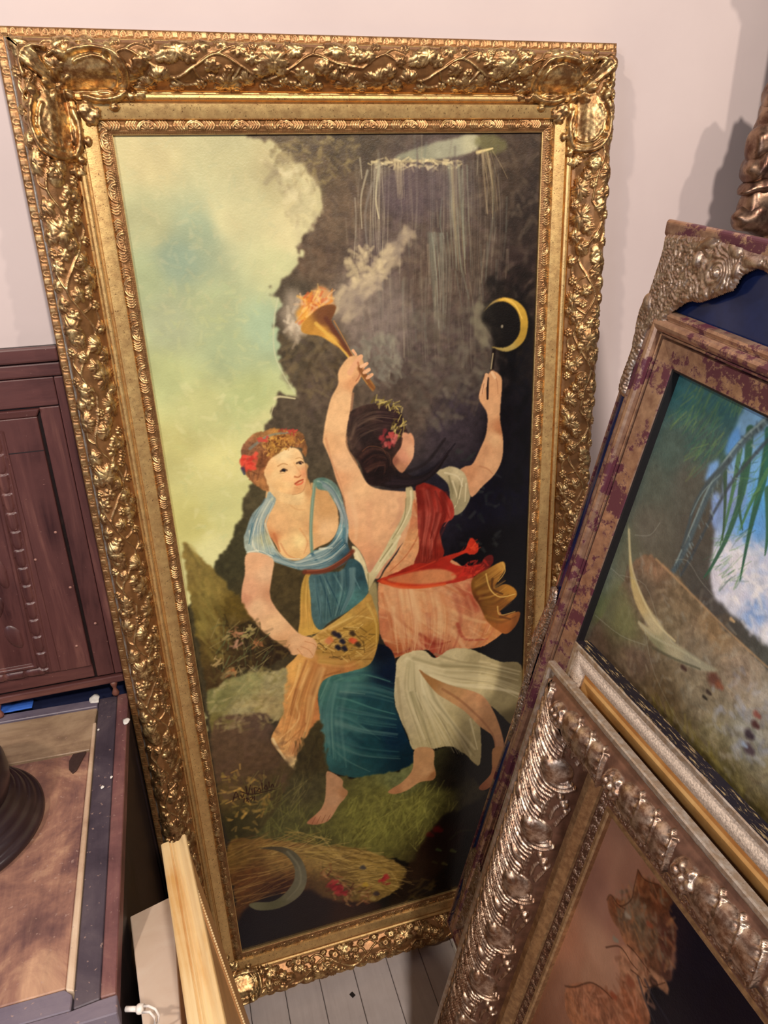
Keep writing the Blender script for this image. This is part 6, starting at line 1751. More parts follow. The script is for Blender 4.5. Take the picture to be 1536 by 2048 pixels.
('g',[(3856,10877),(4234,10981),(4249,11360),(4288,11625),(4210,11756),(3941,11727),(3669,11851),(3403,11873),(3259,11778),(3356,11706),(3571,11605),(3790,11354)],[(4061,11119,'c0946c'),(4107,11509,'c89c74'),(3727,11715,'c89870'),(3353,11794,'b88460'),(4245,11638,'9c6c48')],1,0,1.0,0.05,1,1.6,True),
('g',[(2077,10908),(2346,11181),(2354,11368),(2446,11520),(2377,11661),(2246,11797),(2044,12089),(1837,12150),(1621,12080),(1608,12000),(1863,11803),(1980,11564),(2026,11208)],[(2201,11260,'c09474'),(2177,11625,'cca080'),(1954,11933,'c89878'),(1662,12068,'b87c60'),(2384,11538,'b48460')],1,0,1.0,0.05,1,1.6,True),
('s',[(1680,12099),(1762,11948)],'8c5840',23,11,0.6,0.9),
('s',[(1780,12106),(1862,11954)],'8c5840',23,11,0.6,0.9),
('s',[(1880,12113),(1962,11961)],'8c5840',23,11,0.6,0.9),
('s',[(1981,12120),(2062,11967)],'8c5840',23,11,0.6,0.9),
('g',[(5536,11341),(5797,11413),(5693,11903),(5550,12258),(5357,12360),(5241,12245),(5511,11955)],[(5686,11511,'a87850'),(5548,12124,'a06848'),(5287,12286,'8c5438')],1,0,1.0,0.05,1,1.6,True),
('s',[(258,11082),(335,10893),(379,11072)],'2c1410',23,17,0.9,0.9),
('s',[(285,11007),(368,11009)],'2c1410',23,17,0.9,0.9),
('s',[(416,10988),(437,11054),(473,10982)],'2c1410',23,17,0.9,0.9),
('s',[(528,10821),(542,11027),(612,10811)],'2c1410',23,17,0.9,0.9),
('s',[(630,10911),(629,11005)],'2c1410',23,17,0.9,0.9),
('s',[(665,11016),(677,10901),(715,10901)],'2c1410',23,17,0.9,0.9),
('s',[(724,10987),(768,10929),(778,11015),(734,10989)],'2c1410',23,17,0.9,0.9),
('s',[(825,10827),(818,10991)],'2c1410',23,17,0.9,0.9),
('s',[(859,10956),(894,10895),(912,10996),(858,10967)],'2c1410',23,17,0.9,0.9),
('s',[(955,10842),(952,10972)],'2c1410',23,17,0.9,0.9),
('s',[(981,10969),(1015,10907),(1036,10985)],'2c1410',23,17,0.9,0.9),
('s',[(453,11166),(472,11077)],'2c1410',23,17,0.9,0.9),
('s',[(500,11157),(541,11122),(508,11088),(534,11192)],'2c1410',23,17,0.9,0.9),
('s',[(581,11098),(628,11101),(582,11182)],'2c1410',23,17,0.9,0.9),
('s',[(648,11179),(658,11086)],'2c1410',23,17,0.9,0.9),
('s',[(425,10908),(626,11029),(1050,11037)],'2c1410',23,17,0.9,0.9),
('g',[(40,12063),(652,12142),(1601,12589),(2606,13063),(3445,13766),(3597,14248),(3193,14533),(2293,14775),(1420,14870),(-37,14858),(19,13485)],[(241,12384,'7c6030'),(983,12770,'8c7040'),(359,13076,'6c4424'),(1881,12948,'98804c'),(2789,13675,'a08850'),(3430,14187,'8c7440'),(2125,13994,'5c4428'),(910,13546,'3c1c10'),(2540,14290,'7c6434'),(1454,14450,'1c0c0c')],2,5,1.0,0.15,1,1.6,True),
('g',[(179,13818),(1307,13692),(1898,14192),(2960,14738),(2493,15149),(1191,15071),(45,15037)],[(610,14547,'140c18'),(1454,14450,'180a10'),(2301,14633,'2c140c'),(173,14801,'100c1c')],5,6,1.0,0.05,1,1.6,True),
('g',[(4359,12831),(5267,12575),(5727,12445),(5287,14859),(4806,15135),(3637,14847),(2941,15175),(3425,14329),(3899,13503)],[(4580,13453,'1c0c08'),(5159,13647,'08080a'),(4572,14453,'080808'),(4112,14144,'2c1c10'),(3411,14762,'1c120c'),(5039,12775,'14100c')],5,10,1.0,0.1,1,1.6,True),
('d',[(86,12078),(1410,12460),(1207,13655),(113,13520)],150,['a88450','7c5830','5c3820','c8a468'],688,34,-8,10,0.45),
('d',[(1601,12589),(2813,13201),(3546,14086),(2973,14451),(1945,13512)],260,['c0a460','a88c48','7c6430','d8bc78','5c4824'],544,37,25,18,0.5),
('d',[(1042,12145),(1818,12401),(2185,13053),(1007,12518)],30,['c8b070','a89050'],576,35,10,20,0.6),
('d',[(1761,13175),(2555,14011),(2966,14594),(2098,14410)],70,['8c4830','6c3828','c89868','4c2018','d8b888'],176,63,30,60,0.6),
('d',[(2007,13839),(2153,13892),(2142,14057),(1996,14003)],9,['a02c38','c03840','8c1c28'],99,87,0,90,0.9),
('d',[(2074,13947),(2221,14001),(2210,14167),(2063,14112)],9,['a02c38','c03840','8c1c28'],100,87,0,90,0.9),
('d',[(3048,13992),(3201,14047),(3194,14216),(3041,14160)],9,['a02c38','c03840','8c1c28'],103,90,0,90,0.9),
('d',[(1940,13731),(2085,13784),(2074,13947),(1929,13894)],9,['a02c38','c03840','8c1c28'],99,86,0,90,0.9),
('s',[(2633,13564),(2674,13606)],'3c3c48',112,74,0.8,0.9),
('s',[(2887,14390),(2929,14435)],'2c2430',116,77,0.8,0.9),
('s',[(2661,14050),(2703,14094)],'c8a840',114,76,0.8,0.9),
('s',[(2804,14504),(2846,14549)],'b09c60',116,78,0.8,0.9),
('g',[(629,12364),(1013,12455),(1290,12693),(1441,13062),(1469,13477),(1338,13814),(1074,13993),(762,14041),(417,13937),(267,13742),(391,13707),(733,13809),(999,13688),(1208,13410),(1238,13058),(1108,12709),(889,12504)],[(865,12456,'4c4434'),(1283,12769,'5c5a4c'),(1390,13313,'6c6a5c'),(1195,13789,'747260'),(772,13934,'64644c'),(332,13794,'74745c')],1,0,1.0,0.05,1,1.6,True),
('s',[(1145,12630),(1337,13092),(1318,13559),(1034,13867)],'8c8a78',46,34,0.5,0.9),
('s',[(4281,13633),(4371,13706)],'5c7c50',78,47,0.6,0.9),
('s',[(4612,13775),(4704,13849)],'6c7c48',92,55,0.6,0.9),
('s',[(4184,13954),(4275,14029)],'4c4c34',66,39,0.6,0.9),
('s',[(4413,14077),(4504,14153)],'6c6c44',80,48,0.6,0.9),
('s',[(4289,13080),(4378,13151)],'7c1418',178,107,0.6,0.9),
('s',[(4108,13158),(4196,13229)],'5c1414',127,76,0.6,0.9),
('s',[(4580,13453),(4810,13306),(5099,13373)],'2c2c18',78,39,0.6,0.9),
('d',[(3649,14411),(4222,14474),(3980,14976),(3401,15054)],20,['5c4c28','6c5c30'],214,80,-20,40,0.5)]
OPS_B = [('g',[(-2967,-301),(1962,-1367),(5058,4235),(1783,9446)],[(277,143,'34646a'),(901,58,'2c5c64'),(756,639,'445c58'),(316,965,'50645c'),(1565,182,'3c686c'),(154,1486,'586258'),(847,1156,'5a5c54'),(495,2088,'626258'),(166,2605,'646a58'),(85,3175,'6c7464'),(1313,1630,'504e48'),(1589,2122,'4c4c48'),(343,3627,'5c643c'),(846,3353,'686c40'),(366,4167,'5c5448'),(902,2807,'6c6050'),(1881,2300,'4c4a48'),(2160,174,'3c6a74'),(582,5063,'54483c')],1,0,1.0,0.08,1,1.6,False),
('d',[(291,5),(555,-81),(659,275),(446,353)],26,['3c7058','6c8c50','2c5c58','88a058','4c7c68'],256,30,100,14,0.4),
('d',[(241,189),(510,97),(709,625),(495,713)],26,['3c7058','6c8c50','2c5c58','88a058','4c7c68'],260,31,110,14,0.4),
('d',[(640,20),(887,-64),(1049,388),(852,466)],26,['3c7058','6c8c50','2c5c58','88a058','4c7c68'],243,29,100,14,0.4),
('d',[(649,378),(899,283),(1035,690),(834,777)],26,['3c7058','6c8c50','2c5c58','88a058','4c7c68'],249,29,105,14,0.4),
('d',[(990,477),(1224,382),(1329,726),(1140,812)],26,['3c7058','6c8c50','2c5c58','88a058','4c7c68'],238,28,100,14,0.4),
('d',[(564,581),(821,478),(989,949),(784,1043)],26,['3c7058','6c8c50','2c5c58','88a058','4c7c68'],255,30,120,14,0.4),
('d',[(858,-241),(1091,-315),(1192,16),(1005,84)],26,['3c7058','6c8c50','2c5c58','88a058','4c7c68'],231,27,90,14,0.4),
('d',[(1120,-82),(1342,-158),(1444,169),(1265,238)],26,['3c7058','6c8c50','2c5c58','88a058','4c7c68'],224,26,80,14,0.4),
('d',[(65,249),(344,154),(481,579),(257,667)],26,['3c7058','6c8c50','2c5c58','88a058','4c7c68'],268,32,120,14,0.4),
('g',[(1207,135),(1475,-204),(2460,-999),(4115,1902),(2840,2245),(2352,2259),(1905,2209),(1668,1853),(1530,1508),(1375,904)],[(1488,337,'78a8d0'),(1562,1079,'8098c8'),(1900,1923,'d8d8e4'),(1968,1197,'5c9cdc'),(2015,849,'58a4e0'),(2069,1676,'e8e8ec'),(2206,2076,'d8dce8'),(2426,1586,'c8d0e0'),(2531,2059,'88a8d8'),(2786,2148,'e0e4ec'),(1778,338,'6ca8d8'),(2633,534,'68a8e0')],2,4,1.0,0.08,1,1.6,True),
('g',[(1181,399),(1280,296),(1381,445),(1313,603),(1227,608)],[(0,0,'5c98d8')],2,3,1.0,0.05,1,1.6,True),
('g',[(1065,846),(1184,725),(1200,919),(1096,1037)],[(0,0,'78a8e0')],2,3,1.0,0.05,1,1.6,True),
('g',[(1284,1152),(1422,1151),(1544,1500),(1435,1420)],[(0,0,'88a8e0')],2,3,1.0,0.05,1,1.6,True),
('d',[(1660,1575),(2297,1271),(2813,2197),(2079,2163)],130,['f0f0f0','dcdce8','c8cce4','a8c0e8','fcf8f0'],118,72,0,80,0.5),
('s',[(1432,235),(1649,773),(1737,1392),(1705,1903),(1662,2113)],'34604c',118,20,0.95,0.3),
('s',[(1409,496),(1575,1073),(1689,1627)],'4c7858',80,20,0.95,0.3),
('s',[(1778,338),(1898,781),(1996,1247),(2154,1829)],'2c5c48',137,19,0.95,0.3),
('s',[(1668,141),(1905,651),(1919,962)],'2c6858',88,19,0.95,0.3),
('s',[(1997,732),(2215,1124),(2317,1390)],'386850',99,19,0.95,0.3),
('s',[(1563,620),(1683,1018),(1901,1300)],'345c4c',92,20,0.95,0.3),
('s',[(1286,746),(1522,1167),(1694,1555)],'3c5844',70,21,0.95,0.3),
('s',[(1888,535),(1855,995),(1869,1318)],'487c54',62,19,0.95,0.3),
('d',[(1589,2122),(1600,1469),(1488,337),(1723,240),(2052,1348),(2183,1880)],90,['3c6c50','5c8c54','2c5044','6c9c60'],201,20,-65,20,0.5),
('s',[(1613,43),(1421,365),(1286,746),(1217,1116),(1213,1541),(1210,1983),(1157,2360)],'4c6068',100,80,0.95,0.9),
('s',[(1569,48),(1381,369),(1244,751),(1180,1134),(1168,1638),(1149,2249)],'8ca4a4',32,25,0.7,0.9),
('s',[(1328,661),(1156,1008),(1082,1395),(1122,1736),(1155,1978)],'44545a',62,49,0.9,0.9),
('s',[(1273,885),(1120,1199),(1082,1539)],'7c9494',21,17,0.7,0.9),
('s',[(1752,168),(1601,540),(1474,923),(1405,1367),(1362,1893),(1307,2303)],'3c4850',49,40,0.8,0.9),
('d',[(1586,-7),(1352,393),(1190,1410),(1181,2306),(1336,2208),(1440,1348),(1695,191)],90,['9cb4b4','34444c','6c8488','2c343c'],63,28,30,20,0.6),
('g',[(272,5341),(55,4409),(179,3838),(317,3198),(427,2614),(769,2365),(1213,2363),(2039,2449),(2466,2463),(2975,2487),(4477,2559),(5174,4445),(3806,3980),(1809,4410)],[(802,2424,'8c7058'),(815,2865,'6c6050'),(1494,2488,'7c6c54'),(2126,2571,'947c5c'),(549,3749,'5e5a48'),(404,4233,'54483e'),(1124,3843,'6c5c50'),(1380,3046,'7c7058'),(2048,2938,'887c68'),(1869,3912,'6c5c44'),(1809,4410,'5a4c28'),(2352,3480,'8c8068'),(2694,2795,'9c8c78'),(3137,2778,'a49c8c'),(2717,3790,'8c8464'),(3167,3345,'8c8c80'),(3124,4028,'746c44'),(3566,3548,'8c8468'),(2745,4180,'5c5028'),(3780,3932,'6c6038'),(3705,2957,'8c8468')],1,4,1.0,0.16,1,1.6,True),
('d',[(356,3172),(785,2395),(3002,2536),(3780,3932),(1551,4378)],420,['a89c80','6c5c48','bcb49c','8c7c60','54483c','9c9c90'],137,61,40,60,0.35),
('d',[(2270,2994),(3083,2681),(3459,3356),(2835,3836)],70,['b4b8c0','a8a090','c8c4b8','8c90a0'],107,80,0,80,0.5),
('d',[(1642,4115),(2375,3872),(3554,4037),(2836,4341)],90,['7c7038','948848','5c5020','a89c58'],181,60,50,30,0.5),
('s',[(796,2372),(1339,2398),(2004,2436),(2421,2460),(2961,2463)],'c09c70',34,25,0.6,0.9),
('s',[(1911,3321),(1969,3314)],'44302c',70,49,0.85,0.9),
('s',[(2398,3105),(2450,3100)],'643c30',186,130,0.85,0.9),
('s',[(2496,3115),(2547,3110)],'8c5840',99,69,0.85,0.9),
('s',[(2397,3303),(2449,3297)],'3c302c',58,41,0.85,0.9),
('s',[(3118,3301),(3164,3295)],'382c34',118,83,0.85,0.9),
('s',[(3127,3141),(3172,3136)],'4c2c2c',90,63,0.85,0.9),
('s',[(3201,3450),(3247,3443)],'4c3c44',131,92,0.85,0.9),
('s',[(3121,3454),(3166,3447)],'9cacc0',60,42,0.85,0.9),
('s',[(3087,3028),(3133,3023)],'8c5048',77,54,0.85,0.9),
('s',[(2266,2307),(2317,2305)],'d0b080',48,33,0.85,0.9),
('s',[(2376,3402),(2429,3395)],'2c2824',44,31,0.85,0.9),
('g',[(108,3338),(284,3045),(1122,3407),(1354,3400),(1020,3659),(453,3821),(51,3743)],[(168,3568,'606c50'),(701,3547,'788054'),(1156,3467,'6c6c4c')],8,0,0.7,0.05,1,1.6,True),
('g',[(28,2225),(227,2485),(451,2767),(648,2893),(961,3016),(1285,3075),(1593,3132),(1926,3074),(2190,3020),(2407,2974),(2170,3155),(1847,3299),(1521,3395),(1239,3403),(908,3351),(1054,3287),(1138,3267),(882,3198),(636,3070),(395,2803)],[(172,2434,'a0a078'),(495,2823,'c0b078'),(840,3015,'c4b07c'),(1220,3164,'c4b890'),(1354,3400,'8c8c6c'),(1662,3160,'b0a888'),(2041,3102,'a09c84')],1,0,1.0,0.05,1,1.6,True),
('s',[(101,2308),(397,2717),(823,2985),(1220,3123),(1637,3115)],'dcd0a0',46,28,0.7,0.9),
('s',[(934,3332),(1304,3312),(1768,3159),(2124,3074)],'b8b494',44,27,0.7,0.9),
('s',[(1330,3461),(1752,3319),(2164,3144)],'4c4c3c',43,26,0.6,0.9),
('s',[(248,2982),(781,2805),(1301,3105),(1662,3160)],'b4b8a8',14,11,0.35,0.9),
('s',[(30,3006),(387,2995)],'b4b8a8',15,12,0.35,0.9),
('s',[(252,2305),(529,2148),(621,1901)],'b4b8a8',14,11,0.35,0.9),
('s',[(1117,2192),(1318,2083),(1620,2177),(1885,2223)],'b4b8a8',12,10,0.35,0.9),
('s',[(37,3847),(680,3742),(1190,3527)],'b4b8a8',15,12,0.35,0.9),
('s',[(1088,3347),(1553,3753),(2498,4091)],'b4b8a8',13,10,0.35,0.9)]
OPS_C = [('g',[(-2798,1359),(2929,-3664),(4979,604),(1015,12217)],[(196,97,'8c6858'),(520,285,'946c5a'),(323,1265,'90685a'),(250,2377,'a87860'),(632,1858,'b08870'),(832,1106,'9c705c'),(337,3348,'8c6450'),(672,2419,'a47c64'),(902,200,'8c6450'),(511,4237,'805844'),(1717,-35,'4c3028')],1,0,1.0,0.06,0,1.6,False),
('g',[(1092,236),(1286,86),(1562,37),(2133,-18),(2772,6),(4088,-339),(4799,1131),(3351,5374),(1449,1775),(1221,1435),(1271,1223),(1628,1040),(1685,780),(1500,416)],[(1391,385,'1c1420'),(1992,178,'0a0a1c'),(2325,364,'060618'),(1540,1447,'14141c'),(1788,1542,'1c1a24'),(2630,227,'060618')],2,4,1.0,0.05,1,1.6,True),
('g',[(688,273),(776,278),(902,200),(1055,107),(1286,86),(1304,253),(1447,312),(1538,454),(1577,752),(1694,945),(1559,1094),(1403,1178),(1271,1223),(1056,1283),(886,1320),(780,1269),(593,1269),(428,1137),(456,1006),(615,907),(738,665),(734,488)],[(805,315,'6c4028'),(1049,289,'5c3420'),(559,1023,'804c30'),(773,993,'7c6450'),(1028,853,'6c5844'),(1209,800,'7c5c44'),(1414,619,'4c2c24'),(1014,1244,'8c6044'),(1434,1042,'6c4834'),(1588,961,'50342c')],1,2,1.0,0.2,1,1.6,True),
('d',[(508,1038),(838,276),(1339,191),(1630,856),(1014,1244)],130,['8c7460','5c3c28','9c6848','403024','746a58','a87850'],130,57,60,50,0.6),
('g',[(897,1451),(1056,1283),(1271,1223),(1628,1040),(1741,1149),(1543,1256),(1482,1533),(1650,1661),(1647,1956),(1121,2795),(627,3354),(385,3164),(399,2922),(688,2449),(981,2177),(1149,2028),(1088,1820)],[(1283,1348,'a0785c'),(1129,1468,'a87c60'),(724,2766,'98664c'),(1104,2299,'8c5c44'),(1359,1913,'945c40'),(671,3175,'a06c4c')],1,2,1.0,0.18,1,1.6,True),
('d',[(911,1479),(1403,1178),(1621,1803),(777,3120),(510,2869),(1081,2029)],110,['b48464','7c4c34','c08c70','6c4430'],182,55,50,50,0.5),
('s',[(428,1137),(456,1006),(651,976),(767,722),(735,532),(688,273)],'3c2418',23,14,0.6,0.9),
('s',[(688,273),(838,276),(1043,121)],'3c2418',21,12,0.6,0.9),
('s',[(703,1712),(861,1470),(992,1417),(1128,1422),(1252,1391)],'3c2418',23,14,0.6,0.9),
('s',[(325,3051),(490,2832),(688,2449),(906,2266),(1101,2181)],'3c2418',27,16,0.6,0.9),
('s',[(1171,1506),(1325,1430),(1452,1435),(1642,1066)],'3c2418',21,13,0.6,0.9),
('s',[(982,1288),(1121,1241),(1417,1205)],'3c2418',22,13,0.6,0.9),
('s',[(651,976),(738,924)],'3c2418',22,13,0.6,0.9),
('s',[(1129,704),(1177,678)],'8c4c34',81,57,0.85,0.9),
('s',[(1495,1260),(1541,1231)],'1c1010',113,79,0.85,0.9),
('s',[(1495,1260),(1541,1231)],'6c4c3c',57,40,0.85,0.9),
('s',[(1077,2135),(1129,2099)],'8c4830',91,64,0.85,0.9),
('s',[(1218,1661),(1267,1629)],'8c5038',138,97,0.85,0.9),
('s',[(793,967),(845,939)],'a09484',78,54,0.85,0.9),
('s',[(771,1454),(824,1422)],'8c8878',72,50,0.85,0.9),
('s',[(1301,1465),(1510,1587),(1755,1670)],'34343c',42,34,0.6,0.9),
('s',[(1399,1371),(1625,1415),(1915,1417)],'2c2c38',41,33,0.6,0.9),
('s',[(323,1265),(330,2269),(255,3471)],'b08a74',243,150,0.22,1.5),
('s',[(317,330),(478,1562),(566,2465)],'b08a74',227,140,0.22,1.5)]
ORN_B1 = [(-0.0245, -0.0164), (0.0107, -0.0135), (0.0388, -0.0109), (0.0756, -0.0104), (0.1072, -0.0126), (0.1369, -0.0146), (0.1571, -0.0146), (0.1861, -0.0151), (0.1949, -0.0311), (0.1679, -0.034), (0.1603, -0.0327), (0.1509, -0.0328), (0.1415, -0.0372), (0.1332, -0.0442), (0.1299, -0.0533), (0.1257, -0.0609), (0.1158, -0.0664), (0.1022, -0.074), (0.0803, -0.0847), (0.0623, -0.0874), (0.0493, -0.0966), (0.0374, -0.107), (0.0318, -0.1161), (0.029, -0.1246), (0.0298, -0.1337), (0.0194, -0.139), (0.0081, -0.1332), (0.0034, -0.1432), (0.0027, -0.1586), (0.0013, -0.1729), (-0.0023, -0.1881), (-0.0024, -0.2098), (0.0014, -0.2342), (-0.014, -0.2343), (-0.0212, -0.2308), (-0.0231, -0.2091), (-0.0217, -0.1868), (-0.0212, -0.1723), (-0.0265, -0.1454), (-0.0304, -0.1255), (-0.0305, -0.1084), (-0.0229, -0.0967), (-0.0224, -0.0833), (-0.0215, -0.0668), (-0.0216, -0.0506), (-0.0233, -0.0319), (-0.0279, -0.0199)]
ORN_B2 = [(-0.0325, -0.5744), (-0.0276, -0.589), (-0.0327, -0.6435), (-0.038, -0.6738), (-0.031, -0.7061), (-0.0254, -0.7568), (-0.0231, -0.7889), (-0.019, -0.8318), (-0.0148, -0.8758), (-0.0122, -0.9026), (-0.0002, -0.8859), (0.0053, -0.8446), (-0.0008, -0.7921), (-0.0067, -0.7411), (-0.0069, -0.6978), (-0.0045, -0.6538), (-0.0035, -0.6123), (-0.0058, -0.584), (-0.0156, -0.5671)]
ORN_B3 = [(-0.0153, -1.1963), (-0.0155, -1.2236), (-0.0126, -1.2565), (-0.0026, -1.3212), (-0.0007, -1.3836), (0.0067, -1.4161), (0.0336, -1.382), (0.0529, -1.3205), (0.0517, -1.2296), (0.0068, -1.1711)]
EYE_B = (0.0929, -0.046)
BOSS_B = [(0.0614, -0.0176, 0.022, 0.007, 35, 0.006), (0.0541, -0.0381, 0.008, 0.011, 0, 0.007), (-0.0134, -0.1053, 0.01, 0.013, 20, 0.006), (0.11, -0.0177, 0.014, 0.008, -30, 0.005), (0.1242, -0.0386, 0.006, 0.01, 0, 0.005), (0.0937, -0.0476, 0.004, 0.006, 0, 0.006), (0.1432, -0.026, 0.016, 0.007, 0, 0.005)]

# ------------------------------------------------------------------ room shell
def wall_material():
    m, nt, b = new_mat('painted_plaster')
    v = coords(nt)
    f = noise_tex(nt, v, 2.2, 5, .55)
    nt.links.new(ramp(nt, f, [(.3, (.57, .465, .44)), (.7, (.66, .55, .515))]), b.inputs['Base Color'])
    b.inputs['Roughness'].default_value = .62
    bump(nt, b, noise_tex(nt, v, 55, 4), .10, .002)
    return m


def floor_material():
    m, nt, b = new_mat('white_painted_boards')
    v = coords(nt)
    f = noise_tex(nt, v, 7, 6, .65)
    g = noise_tex(nt, coords(nt, (60, 4, 60)), 1.5, 6, .6)
    c = mix(nt, .4, ramp(nt, f, [(.35, (.50, .43, .40)), (.65, (.68, .60, .57))]), ramp(nt, g, [(.3, (.52, .46, .44)), (.7, (.70, .63, .60))]))
    d = ramp(nt, noise_tex(nt, v, 120, 3, .6), [(.70, (0, 0, 0)), (.76, (1, 1, 1))])
    k = N(nt, 'ShaderNodeMath', operation='MULTIPLY')
    nt.links.new(d, k.inputs[0])
    k.inputs[1].default_value = .6
    nt.links.new(mix(nt, k.outputs[0], c, (.20, .15, .13)), b.inputs['Base Color'])
    b.inputs['Roughness'].default_value = .42
    bump(nt, b, g, .25, .001)
    return m


M_wall, M_floor = wall_material(), floor_material()
tag(box('wall_back', -2.2, 3.2, 0, .12, -.05, 3.2, M_wall, None, 0), kind='structure')
bm = bmesh.new()
rnd = random.Random(4)
xs = [(-2.2 + .0745 * i) for i in range(int(5.4 / .0745))]
xs = [x + (.0405 - (-2.2 + .0745 * round((.0405 + 2.2) / .0745))) for x in xs]
for x in xs:
    add_box(bm, x + .0006, x + .0745 - .0006, -3.4, 0, -.02, rnd.uniform(-.0006, 0))
fl = bmesh_obj('floor', bm, M_floor, None, False, .0012, 1)
tag(fl, kind='structure')
box('subfloor_gap', -2.2, 3.2, -3.4, 0, -.05, -.02, plain('dark_gap', (.02, .015, .015), .9), fl, 0)

# ------------------------------------------------------------------ relief patterns
def leaf_tile():
    T = Relief(75, 330)
    for pts in ([(0, 40), (30, 58), (60, 40), (85, 22), (110, 38), (140, 55), (170, 40), (200, 20), (230, 36), (262, 56), (295, 46), (330, 40)],
                [(30, 58), (45, 66), (60, 60)], [(85, 22), (98, 10), (118, 14)], [(140, 55), (160, 64), (178, 58)], [(200, 20), (214, 8), (232, 14)],
                [(110, 38), (118, 22), (132, 20)], [(60, 40), (56, 24), (44, 16)], [(262, 56), (270, 66), (290, 64)], [(170, 40), (160, 24), (150, 16)], [(230, 36), (246, 26), (252, 14)], [(295, 46), (300, 28), (312, 16)]):
        T.stem(pts, 1.3, 2.0)
    T.leaf(22, 22, 22, -70, 5, 3.0)
    T.leaf(38, 34, 12, 20, 5, 2.6)
    T.bump(68, 26, 13, 12, 0, 3.6, .6)
    T.leaf(66, 26, 14, 40, 5, 4.2)
    T.leaf(92, 58, 19, 100, 5, 3.0)
    T.leaf(76, 52, 13, 200, 3, 2.4)
    T.berries(118, 12, 3.0)
    T.berries(132, 22, 2.8)
    T.flower(106, 52, 11, 6, 10)
    T.leaf(150, 16, 19, -60, 5, 3.0)
    T.leaf(134, 40, 12, -140, 5, 2.4)
    T.flower(168, 62, 12, 7, 0)
    T.flower(184, 50, 10, 6, 25)
    T.berries(186, 66, 2.6)
    T.leaf(176, 20, 14, 30, 5, 2.6)
    T.leaf(212, 48, 22, 120, 5, 3.2)
    T.berries(238, 12, 3.0)
    T.berries(226, 18, 2.6)
    T.flower(248, 30, 11, 6, 15)
    T.leaf(254, 12, 15, -30, 5, 2.8)
    T.bump(276, 40, 12, 12, 0, 3.2, .6)
    T.leaf(278, 38, 14, 80, 5, 3.9)
    T.leaf(292, 64, 17, 60, 5, 2.8)
    T.leaf(312, 18, 19, -80, 5, 3.0)
    T.flower(322, 56, 12, 6, 0)
    T.berries(305, 40, 2.6)
    T.leaf(242, 62, 14, 150, 5, 2.6)
    for x, y, r_, a in ((8, 56, 12, 140), (50, 12, 12, -30), (122, 66, 11, 70), (146, 70, 9, 20), (196, 34, 11, -100), (206, 66, 11, 100), (222, 34, 9, 0), (164, 8, 10, -20), (292, 28, 10, 200), (4, 8, 10, -90), (262, 24, 8, 200), (88, 8, 9, -90), (52, 50, 8, 60), (318, 70, 10, 120)):
        T.leaf(x, y, r_ * 1.15, a, 5, 2.7)
    for x, y in ((60, 68), (154, 34), (200, 8), (272, 10), (232, 70), (20, 70)):
        T.berries(x, y, 2.7)
    T.h *= 1.4
    return T


def lunette_tile(p=60, w=19):
    T = Relief(w, p, .4)
    for r in (12.5, 9.6):
        T.ridge([(p / 2 + r * math.cos(a), 6 + r * 1.0 * math.sin(a)) for a in np.linspace(0, math.pi, 9)], 1.2, 2.2)
    for a in np.linspace(.25, math.pi - .25, 6):
        T.ridge([(p / 2 + 2 * math.cos(a), 5.5 + 2 * math.sin(a)), (p / 2 + 5 * math.cos(a), 5.5 + 5 * math.sin(a)), (p / 2 + 7.8 * math.cos(a), 5.5 + 7.8 * math.sin(a))], .5, 1.8, .95)
    for sg in (-1, 1):
        for k, o in enumerate((15.5, 19.0, 22.5, 26)):
            T.ridge([(p / 2 + sg * (o - 2.5), 18), (p / 2 + sg * (o + .5), 13), (p / 2 + sg * o, 9), (p / 2 + sg * (o - 3), 5.5)], 1.15, 2.0, .8)
    for k in range(int(p / 2.5)):
        T.ridge([(k * 2.5 + .6, 1), (k * 2.5 + .6, 3.6)], .75, 1.3)
    return T


def dentil_tile():
    T = Relief(10, 18, .4)
    T.h[5:22, 0:19] = .9
    T.ridge([(11, 1.6), (10.6, 5.5), (13.4, 7.6), (16.2, 5.5), (15.8, 1.6)], .7, 1.3)
    T.ridge([(13.4, 2), (13.4, 4.5)], .6, 1.1)
    return T


def acanthus_roll_tile(p=112, w=118):
    """diagonal acanthus roll: long curved ribs, a turned-over leaf edged by nested crescents, and berries, per repeat"""
    T = Relief(w, p, .6)
    T.h += .5
    for k in range(14):
        x = k * 8
        T.ridge([(x + 20, 113), (x + 12, 96), (x - 6, 74), (x - 20, 56), (x - 24, 40)], 2.9, 5.2 + (k % 3), 1.5)
        T.ridge([(x + 24, 104), (x + 14, 88), (x, 72)], 1.3, 6.5, .9)
    T.bump(26, 44, 24, 25, 20, 7.5, .5)
    T.bump(34, 56, 14, 12, 50, 9.5, .6)
    for r_, w_ in ((17, 2.4), (24, 2.8), (31, 2.6)):
        T.ridge([(30 - r_ * math.cos(a), 36 + r_ * math.sin(a) * .95) for a in np.linspace(-.9, 1.1, 9)], w_, 9.5 - r_ * .04, 1.2)
    for x, y, r_ in ((88, 18, 6.5), (100, 26, 5), (76, 12, 4)):
        T.bump(x, y, r_, r_, 0, r_ + 1.5)
    T.bump(66, 92, 15, 8, 35, 8.5, .6)
    T.bump(84, 60, 16, 6, 50, 8, .6)
    T.ridge([(50, 20), (66, 14), (84, 6)], 2.6, 6, 1.2)
    T.ridge([(60, 30), (78, 28), (96, 14)], 2.2, 6.5, 1.2)
    T.ridge([(56, 44), (78, 44), (100, 36)], 2.4, 7, 1.2)
    return T


